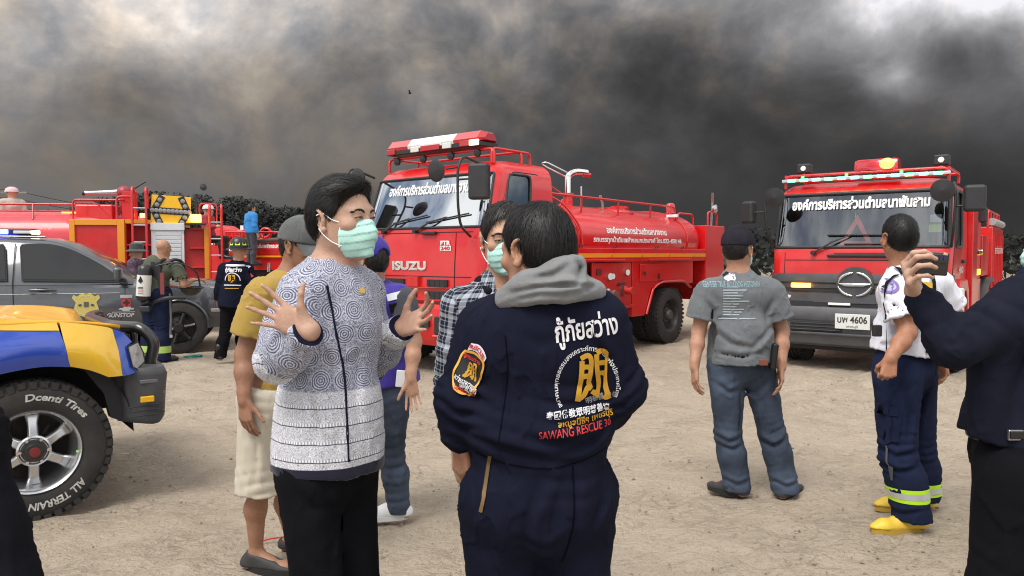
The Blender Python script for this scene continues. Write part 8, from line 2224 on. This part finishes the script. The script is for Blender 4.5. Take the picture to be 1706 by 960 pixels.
# ---- a figure in black at the left edge
def person_edge():
    J = rig((-1.36, 1.62), (.25, 1, 0), 1.70); u = lambda *a: A3(U(*a)); d = 1.55
    J['shR'] = u(-120, 600, d); J['elR'] = u(-62, 730, 1.52); J['wrR'] = u(-30, 880, 1.50)
    sk = skin_mat('tan skin', (.46, .27, .18))
    o = body_mesh(J, 'person', sk, 'person in black clothes cut off by the picture edge beside the pickup', GRP, .009, hands=[(('R', (.05, .1, -1), (-1, 0, 0)), {})])
    o['label'] = 'person in plain black clothes, only a sleeve showing, nearest to the lettered tyre'
    S = SDF(.04); add_torso(S, J, .03, .03, .06, 1.1); add_arm(S, J, 'L', .03); S.cone(J['shR'], J['elR'], .075, .07, .05); S.cone(J['elR'], J['wrR'], .072, .068, .05); S.cone(J['wrR'], J['wrR'] + unit(J['wrR'] - J['elR']) * .12, .068, .085, .05)
    S.cone(J['waist'], J['at'](0, 0, .62), .18, .21, .05)
    S.disp = cloth_noise(.005, (8, 8, 5), folds(arm_folds(J, 'R', .006))); S.build('coat', .010, cloth('plain black cloth', (.008, .008, .011), .8), o)
    make_trousers(J, o, 'trousers', cloth('black trousers', (.006, .006, .008), .75), .02, .012, waist=.2)
    for n in 'RL': make_shoe(J, o, n, 'shoe', M_BLKSHOE, M_SOLE, .012)
    add_hair(J, 'hair', M_HAIR, o, .008, .010, .012, .06, -.08, locks=1500, length=.04, lw=.002, seed=19)
# ---- one more firefighter, only bunker trouser legs visible behind the phone holder
def person_behind():
    J = rig((2.44, 3.42), (-.5, .8, 0), 1.68); sk = skin_mat('bronze skin', (.38, .18, .105))
    o = body_mesh(J, 'person', sk, 'firefighter in dark bunker gear mostly hidden behind the person filming', GRP, .010, hands=[(('R', (0, .1, -1), (-1, 0, 0)), {}), (('L', (0, .1, -1), (1, 0, 0)), {})])
    nv = cloth('navy bunker cloth', (.013, .018, .045), .85, .25, 6)
    make_shirt(J, o, 'jacket', nv, 'long', .03, .80, .012); tr = make_trousers(J, o, 'trousers', nv, .035, .012, .01, waist=.3, flare=.02)
    for n in 'RL':
        a = J['an' + n]; MB().lathe([(.112, -.035), (.113, 0), (.112, .035)], a + (0, 0, .13), (0, 0, 1), 24, None, False).build('reflective_band', mat('dull lime tape', (.35, .5, .12), .5), tr, 180); make_shoe(J, o, n, 'boot', mat('dark rubber', (.03, .032, .034), .6), M_SOLE, .012, .01)
    add_hair(J, 'hair', M_HAIR, o, .008, .008, .01, .06, -.07, locks=1200, length=.03, lw=.002, seed=20)

# ================================================================== figures farther off
def person_tank():
    F = unit((.35, .94, 0)); d = 10.35; J = rig((0, 0), F, 1.68); u = lambda *a: A3(U(*a)); g0 = G(276, 600); J = rig((g0.x, d), F, 1.70)
    J['head'] = u(273, 413, d); J['neck'] = u(275, 436, d); J['HF'] = unit((.3, .95, 0)); J['shR'] = u(296, 448, d - .05); J['shL'] = u(256, 450, d + .05); J['elR'] = u(306, 474, d - .05); J['wrR'] = u(322, 466, d + .16); J['bareR'] = J['bareL'] = 1
    J['elL'] = u(250, 474, d + .1); J['wrL'] = u(300, 478, d + .3)
    sk = skin_mat('ruddy tan skin', (.40, .215, .14))
    o = body_mesh(J, 'person', sk, 'bald firefighter in an olive T-shirt carrying an air tank on his back', GRP, .010, .02, 1.0, [(('R', (.8, .4, .1), (0, 0, -1)), dict(curl=(.5, .6, .4))), (('L', (.8, .3, .1), (0, 0, -1)), dict(curl=(.5, .6, .4)))])
    make_shirt(J, o, 't_shirt', cloth('olive jersey', (.075, .085, .060), .9), 'short', .016, u(275, 498, d)[2], .012, .02, .005)
    nv = cloth('navy bunker cloth', (.013, .018, .045), .85, .25, 6); tr = make_trousers(J, o, 'trousers', nv, .045, .013, .012, waist=.9, flare=.02)
    for n in 'RL':
        b = J['an' + n]; MB().lathe([(.118, -.045), (.120, 0), (.118, .045)], b + (0, 0, .10), (0, 0, 1), 24, None, False).build('reflective_band', mat('dull lime tape', (.35, .5, .12), .5), tr, 180); make_shoe(J, o, n, 'boot', mat('dark rubber', (.03, .032, .034), .6), M_SOLE, .012, .012)
    MB().tube([u(283, 490, d - .16), u(285, 530, d - .17), u(284, 560, d - .15)], .014, 6).build('hanging_strap', mat('grey webbing', (.12, .12, .12), .8), tr, 60); MB().box(u(285, 470 + 91, d - .17), (.03, .02, .04)).build('strap_buckle', STEEL, tr, None)
    # breathing set: a thing worn on the back
    A = thing('breathing_apparatus', 'black air cylinder with a white label on the bald firefighter\'s back', 'air tank', (0, 0, 0)); c = u(240, 470, d - .22); A.location = c; A.rotation_euler = (0, 0, 0)
    MB().lathe([(0, -.26), (.06, -.26), (.085, -.22), (.088, -.1), (.088, .16), (.075, .21), (.035, .235), (0, .24)], (0, 0, 0), (.08, 0, 1), 24).build('cylinder', mat('cylinder black', (.015, .015, .017), .35), A, 60)
    MB().lathe([(.0895, -.19), (.0895, .10)], (0, 0, .0), (.08, 0, 1), 24, None, False).build('cylinder_label', mat('label white', (.62, .62, .58), .6), A, 60)
    mesh_obj('label_mark', [Vector(p) for p in ((-.035, -.092, .02), (.0, -.094, .09), (.03, -.09, .02), (.0, -.095, -.01))], [(0, 1, 2, 3)], M_SOLE, A)
    for k in range(4): MB().box((-.005, -.093, -.06 - .03 * k), (.07, .003, .008)).build('label_line', mat('label red', (.5, .06, .05), .6) if k > 1 else M_SOLE, A, None)
    MB().box((.12, .10, -.02), (.14, .05, .62)).build('back_plate', BLACKP, A, None, .02); MB().cyl((-.03, 0, -.30), (.06, 0, -.26), .035, None, 10).build('valve', BLACKP, A, 40); MB().box((.02, -.02, -.36), (.14, .08, .08)).build('regulator', BLACKP, A, None, .02)
    for s in (0, 1): MB().tube(smooth_path([(.12 + .14 * s, .08, .24), (.20 + .14 * s, .16, .30), (.24 + .15 * s, .30, .24), (.22 + .16 * s, .38, .02)], 6), .022, 8).build('shoulder_strap', BLACKP, A, 60)
    MB().tube(smooth_path([(.15, .02, .22), (.40, .1, .26), (.58, .24, .14), (.60, .34, -.06)], 6), .012, 6).build('air_hose', BLACKP, A, 60); MB().tube(smooth_path([(.10, .06, -.28), (.30, -.02, -.22), (.50, .1, -.22)], 5), .028, 8).build('waist_strap', BLACKP, A, 60); MB().box((.24, .0, -.02), (.05, .02, .3)).build('red_tab', mat('dull red', (.18, .03, .03), .7), A, None)
    H = thing('helmet', 'dark helmet held in the bald firefighter\'s hands', 'helmet', u(318, 478, d + .22)); M = MB().lathe([(.16, -.03), (.15, .0), (.12, -.08), (.06, -.12), (0, -.13)], (0, 0, 0), (0, 0, 1), 20); M.build('shell', mat('helmet brown', (.05, .045, .03), .5), H, 60); MB().lathe([(.19, -.02), (.15, .01), (.15, -.01)], (0, 0, 0), (0, 0, 1), 20, None, False).build('brim', BLACKP, H, 60)
def person_hat():
    d = 12.2; u = lambda *a: A3(U(*a)); J = rig((U(228, 500, d).x, d), (-.75, -.1, 0), 1.62); J['head'] = u(227, 420, d); J['neck'] = u(229, 437, d); J['HF'] = unit((-.9, -.1, -.1))
    sk = skin_mat('tan skin', (.46, .27, .18)); o = body_mesh(J, 'person', sk, 'person in a dark bucket hat and patterned shirt behind the grey pickup', GRP, .012, hands=[(('R', (0, .1, -1), (-1, 0, 0)), {}), (('L', (0, .1, -1), (1, 0, 0)), {})])
    make_shirt(J, o, 'patterned_shirt', mat('patterned cloth', (.085, .05, .08), .9, var=1.0, vscale=24), 'long', .02, .85, .013); make_trousers(J, o, 'trousers', cloth('black trousers', (.006, .006, .008), .75), .018, .014, waist=.3)
    for n in 'RL': make_shoe(J, o, n, 'shoe', M_BLKSHOE, M_SOLE, .014)
    h = Vector(hpt(J, 0, -.01, .03)); MB().lathe([(.175, -.015), (.17, -.005), (.105, .02), (.10, .10), (.07, .125), (0, .13)], h, (0, 0, 1), 24, None, False).build('bucket_hat', cloth('hat cloth', (.06, .068, .065), .9), o, 40)
def person_helmet():
    d = 10.4; u = lambda *a: A3(U(*a)); F = unit((.25, .97, 0)); J = rig((U(384, 600, d).x, d), F, 1.66); J['head'] = u(398, 416, d); J['neck'] = u(396, 436, d); J['HF'] = unit((.35, .93, 0)); J['chest'] = u(393, 462, d); J['waist'] = u(390, 486, d); J['pelvis'] = u(388, 505, d)
    J['shR'] = u(413, 448, d); J['shL'] = u(373, 448, d); J['elR'] = u(420, 474, d); J['wrR'] = u(418, 500, d + .1); J['elL'] = u(367, 476, d); J['wrL'] = u(363, 500, d + .05)
    J['hipR'] = u(397, 512, d); J['hipL'] = u(380, 512, d); J['knR'] = u(402, 552, d + .15); J['anR'] = u(404, 585, d + .25); J['knL'] = u(376, 555, d - .02); J['anL'] = u(366, 594, d - .1); J['toeL'] = np.array(J['anL'] + (-.03, .05, -.09), np.float32); J['toeL'][2] = .06; J['toeR'] = np.array(J['anR'] + (.03, .16, 0), np.float32); J['toeR'][2] = .03
    sk = skin_mat('tan skin', (.46, .27, .18)); o = body_mesh(J, 'person', sk, 'walking man in a navy rescue jacket and striped fire helmet, seen from behind', GRP, .010, hands=[(('R', (0, .2, -1), (-1, 0, 0)), {}), (('L', (0, .2, -1), (1, 0, 0)), {})])
    nv = cloth('navy coverall', (.0105, .0125, .032), .8, .2, 5); sh = make_shirt(J, o, 'jacket', nv, 'long', .028, u(390, 512, d)[2], .011, .02, .01, .006); t = bvh_of(sh); mp = 10.2 / FPX
    make_trousers(J, o, 'trousers', cloth('black trousers', (.006, .006, .008), .75), .018, .012, .008, waist=.2, flare=.01)
    for n in 'RL': make_shoe(J, o, n, 'shoe', M_BLKSHOE, mat('pale sole', (.45, .45, .45), .7), .010)
    wh = mat('white embroidery', (.75, .75, .78), .7); go = mat('gold embroidery', (.62, .33, .02), .6)
    def dec(name, v, f, px, py, m): wrap_flat(name, np.asarray(v), f, t, U(px, py, 10.2), (1, 0, 0), (0, 0, 1), m, sh, .008, .08)
    v, f = fit_text('กู้ภัยสว่าง', 27 * mp, 10 * mp, bold=.04); dec('lettering', v, f, 385, 450, wh); v, f = ring2(12 * mp, 13.5 * mp, 24, 0, PI); dec('emblem_ring', v, f, 384, 467, wh); v, f = fit_text('明', 12 * mp, 13 * mp, bold=.05); dec('emblem', v, f, 383, 464, go)
    dec('lettering', np.array([(-14, -.7), (14, -.7), (14, .7), (-14, .7)]) * mp, [(0, 1, 2, 3)], 384, 475, wh); dec('lettering', np.array([(-11, -1.2), (11, -1.2), (11, 1.2), (-11, 1.2)]) * mp, [(0, 1, 2, 3)], 384, 481, go); dec('reflective_band', np.array([(-22, -1.5), (22, -1.5), (22, 1.5), (-22, 1.5)]) * mp, [(0, 1, 2, 3)], 393, 442, mat('silver tape', (.60, .61, .66), .35, .3)); dec('shoulder_badge', np.array([(-3, -5), (3, -5), (3, 5), (-3, 5)]) * mp, [(0, 1, 2, 3)], 419, 455, mat('badge red', (.5, .05, .06), .6))
    h = Vector(hpt(J, 0, 0, .02)); hh = MB().lathe([(.17, -.02), (.165, .0), (.118, .012), (.118, .06), (.10, .12), (.055, .155), (0, .165)], h, (0, 0, 1), 28, None, False).build('helmet', mat('helmet black', (.014, .014, .015), .35), o, 40)
    hh.scale = (1, 1, 1)
    for k in range(8):
        a = 2 * PI * k / 8 + .2; e = Vector((math.cos(a), math.sin(a), 0)); ta = Vector((-e.y, e.x, 0)); p = h + e * .121 + Vector((0, 0, .045)); q = h + e * .100 + Vector((0, 0, .108))
        mesh_obj('helmet_mark', [p - ta * .032, p + ta * .032, q + ta * .016, q - ta * .016], [(0, 1, 2, 3)], mat('lime mark', (.55, .75, .06), .5), hh)
    MB().box(h + Vector((-.06, -.14, -.02)), (.04, .03, .03)).build('helmet_lamp', WHITEP, hh, None, .008)
def small_person(px_head, py_head, d, F, H, label, top, topcol, bot, botcol, seat=False, hair=None, hat=None, vox=.016, arm=None, grp='people up on the fire engines', ymin=None):
    u = lambda *a: A3(U(*a)); hd = u(px_head, py_head, d); base = hd[2] - H * (1.585 / 1.70); J = rig((hd[0], hd[1], base), F, H); s = H / 1.70
    if seat:
        drop = .42 * s; J = rig((hd[0], hd[1], base + 0), F, H)
        for n, g in (('R', 1), ('L', -1)): J['kn' + n] = J['hip' + n] + J['F'] * .40 * s; J['an' + n] = J['kn' + n] - J['U'] * .40 * s; J['toe' + n] = J['an' + n] + J['F'] * .16 - J['U'] * .055
    if arm: 
        for k, v in arm.items(): J[k] = J['sh' + k[-1]] + (J['F'] * v[0] + J['U'] * v[1] + J['R'] * v[2]) * s
    o = body_mesh(J, 'person', skin_mat('tan skin', (.46, .27, .18)), label, grp, vox, hands=[(('R', unit(J['wrR'] - J['elR']), -J['R']), {}), (('L', unit(J['wrL'] - J['elL']), J['R']), {})])
    make_shirt(J, o, top, cloth(top + ' cloth ' + label[10:24], topcol, .9), 'long', .02, J['pelvis'][2] - .04, vox); make_trousers(J, o, bot, cloth(bot + ' cloth ' + label[10:24], botcol, .9), .016, vox, waist=.2)
    for n in 'RL': make_shoe(J, o, n, 'shoe', M_BLKSHOE, M_SOLE, vox)
    if hat: MB().lathe([(.125, 0), (.12, .02), (.10, .07), (.05, .10), (0, .105)], Vector(hpt(J, 0, 0, .03)), (0, 0, 1), 18, None, False).build('cap', cloth('pale cap cloth ' + label[10:24], hat, .9), o, 40)
    else: add_hair(J, 'hair', M_HAIR, o, .010, .008, .010, .06, -.07, locks=500, length=.03, lw=.003, seed=21)
    return o
# ================================================================== build everything
engine_middle(); engine_right(); tanker_left(); engine_far(); pickup_grey(); pickup_blue()
person_batik(); person_rescue(); person_plaid(); person_mustard(); person_purple(); person_grey(); person_white(); person_phone(); person_edge(); person_behind()
person_tank(); person_hat(); person_helmet()
small_person(418, 347, 19.6, (.5, .6, 0), 1.55, 'man in a blue shirt standing on top of the far fire engine', 'shirt', (.03, .20, .50), 'trousers', (.05, .05, .06), vox=.018)
small_person(346, 350, 16.5, (.9, -.1, 0), 1.5, 'person in red sitting above the tanker rear with one arm out', 'shirt', (.30, .03, .04), 'trousers', (.03, .03, .03), True, None, (.55, .55, .55), .018, dict(elR=(.10, -.22, .06), wrR=(.32, -.20, .05)))
small_person(20, 322, 14.9, (-.6, .6, 0), 1.5, 'person in a pale shirt and cap sitting on the tanker roof', 'shirt', (.42, .38, .33), 'trousers', (.10, .09, .08), True, None, (.55, .42, .45), .018)
# ---- small litter
def litter():
    p = G(322, 596); M = MB(); rr = random.Random(2)
    for k in range(5): M.tube(smooth_path([p + Vector((rr.uniform(-.1, .1), rr.uniform(-.1, .1), .012)) for _ in range(4)], 4), .016, 6)
    tag(M.build('rubber_glove', mat('teal rubber', (.01, .28, .27), .5), None, 60), 'crumpled teal rubber glove lying on the sand', 'glove')
    p = G(452, 902); tag(MB().tube([p + Vector((-.04, -.02, .006)), p + Vector((.0, .0, .012)), p + Vector((.055, .02, .012))], .004, 6).build('plastic_strip', mat('red plastic', (.55, .03, .03), .4), None, 60), 'thin red plastic strip on the sand by the bare leg', 'litter')
    p = G(208, 758); tag(MB().box(p + Vector((0, 0, .006)), (.05, .012, .006)).build('paper_scrap', WHITEP), 'tiny white paper scrap near the lettered tyre', 'litter')
    b = U(683, 155, 60); B = thing('bird', 'small dark bird flying in the smoke above the engines', 'bird', b)
    MB().lathe([(0, -.16), (.05, -.06), (.06, .02), (.03, .10), (0, .15)], (0, 0, 0), (1, 0, .1), 10).build('body', M_SOLE, B, 60)
    for s in (1, -1): mesh_obj('wing', [Vector(p) for p in ((.07, 0, .02), (-.07, 0, .02), (-.10, s * .16, .20), (.0, s * .14, .24))], [(0, 1, 2, 3)], M_SOLE, B)
litter()
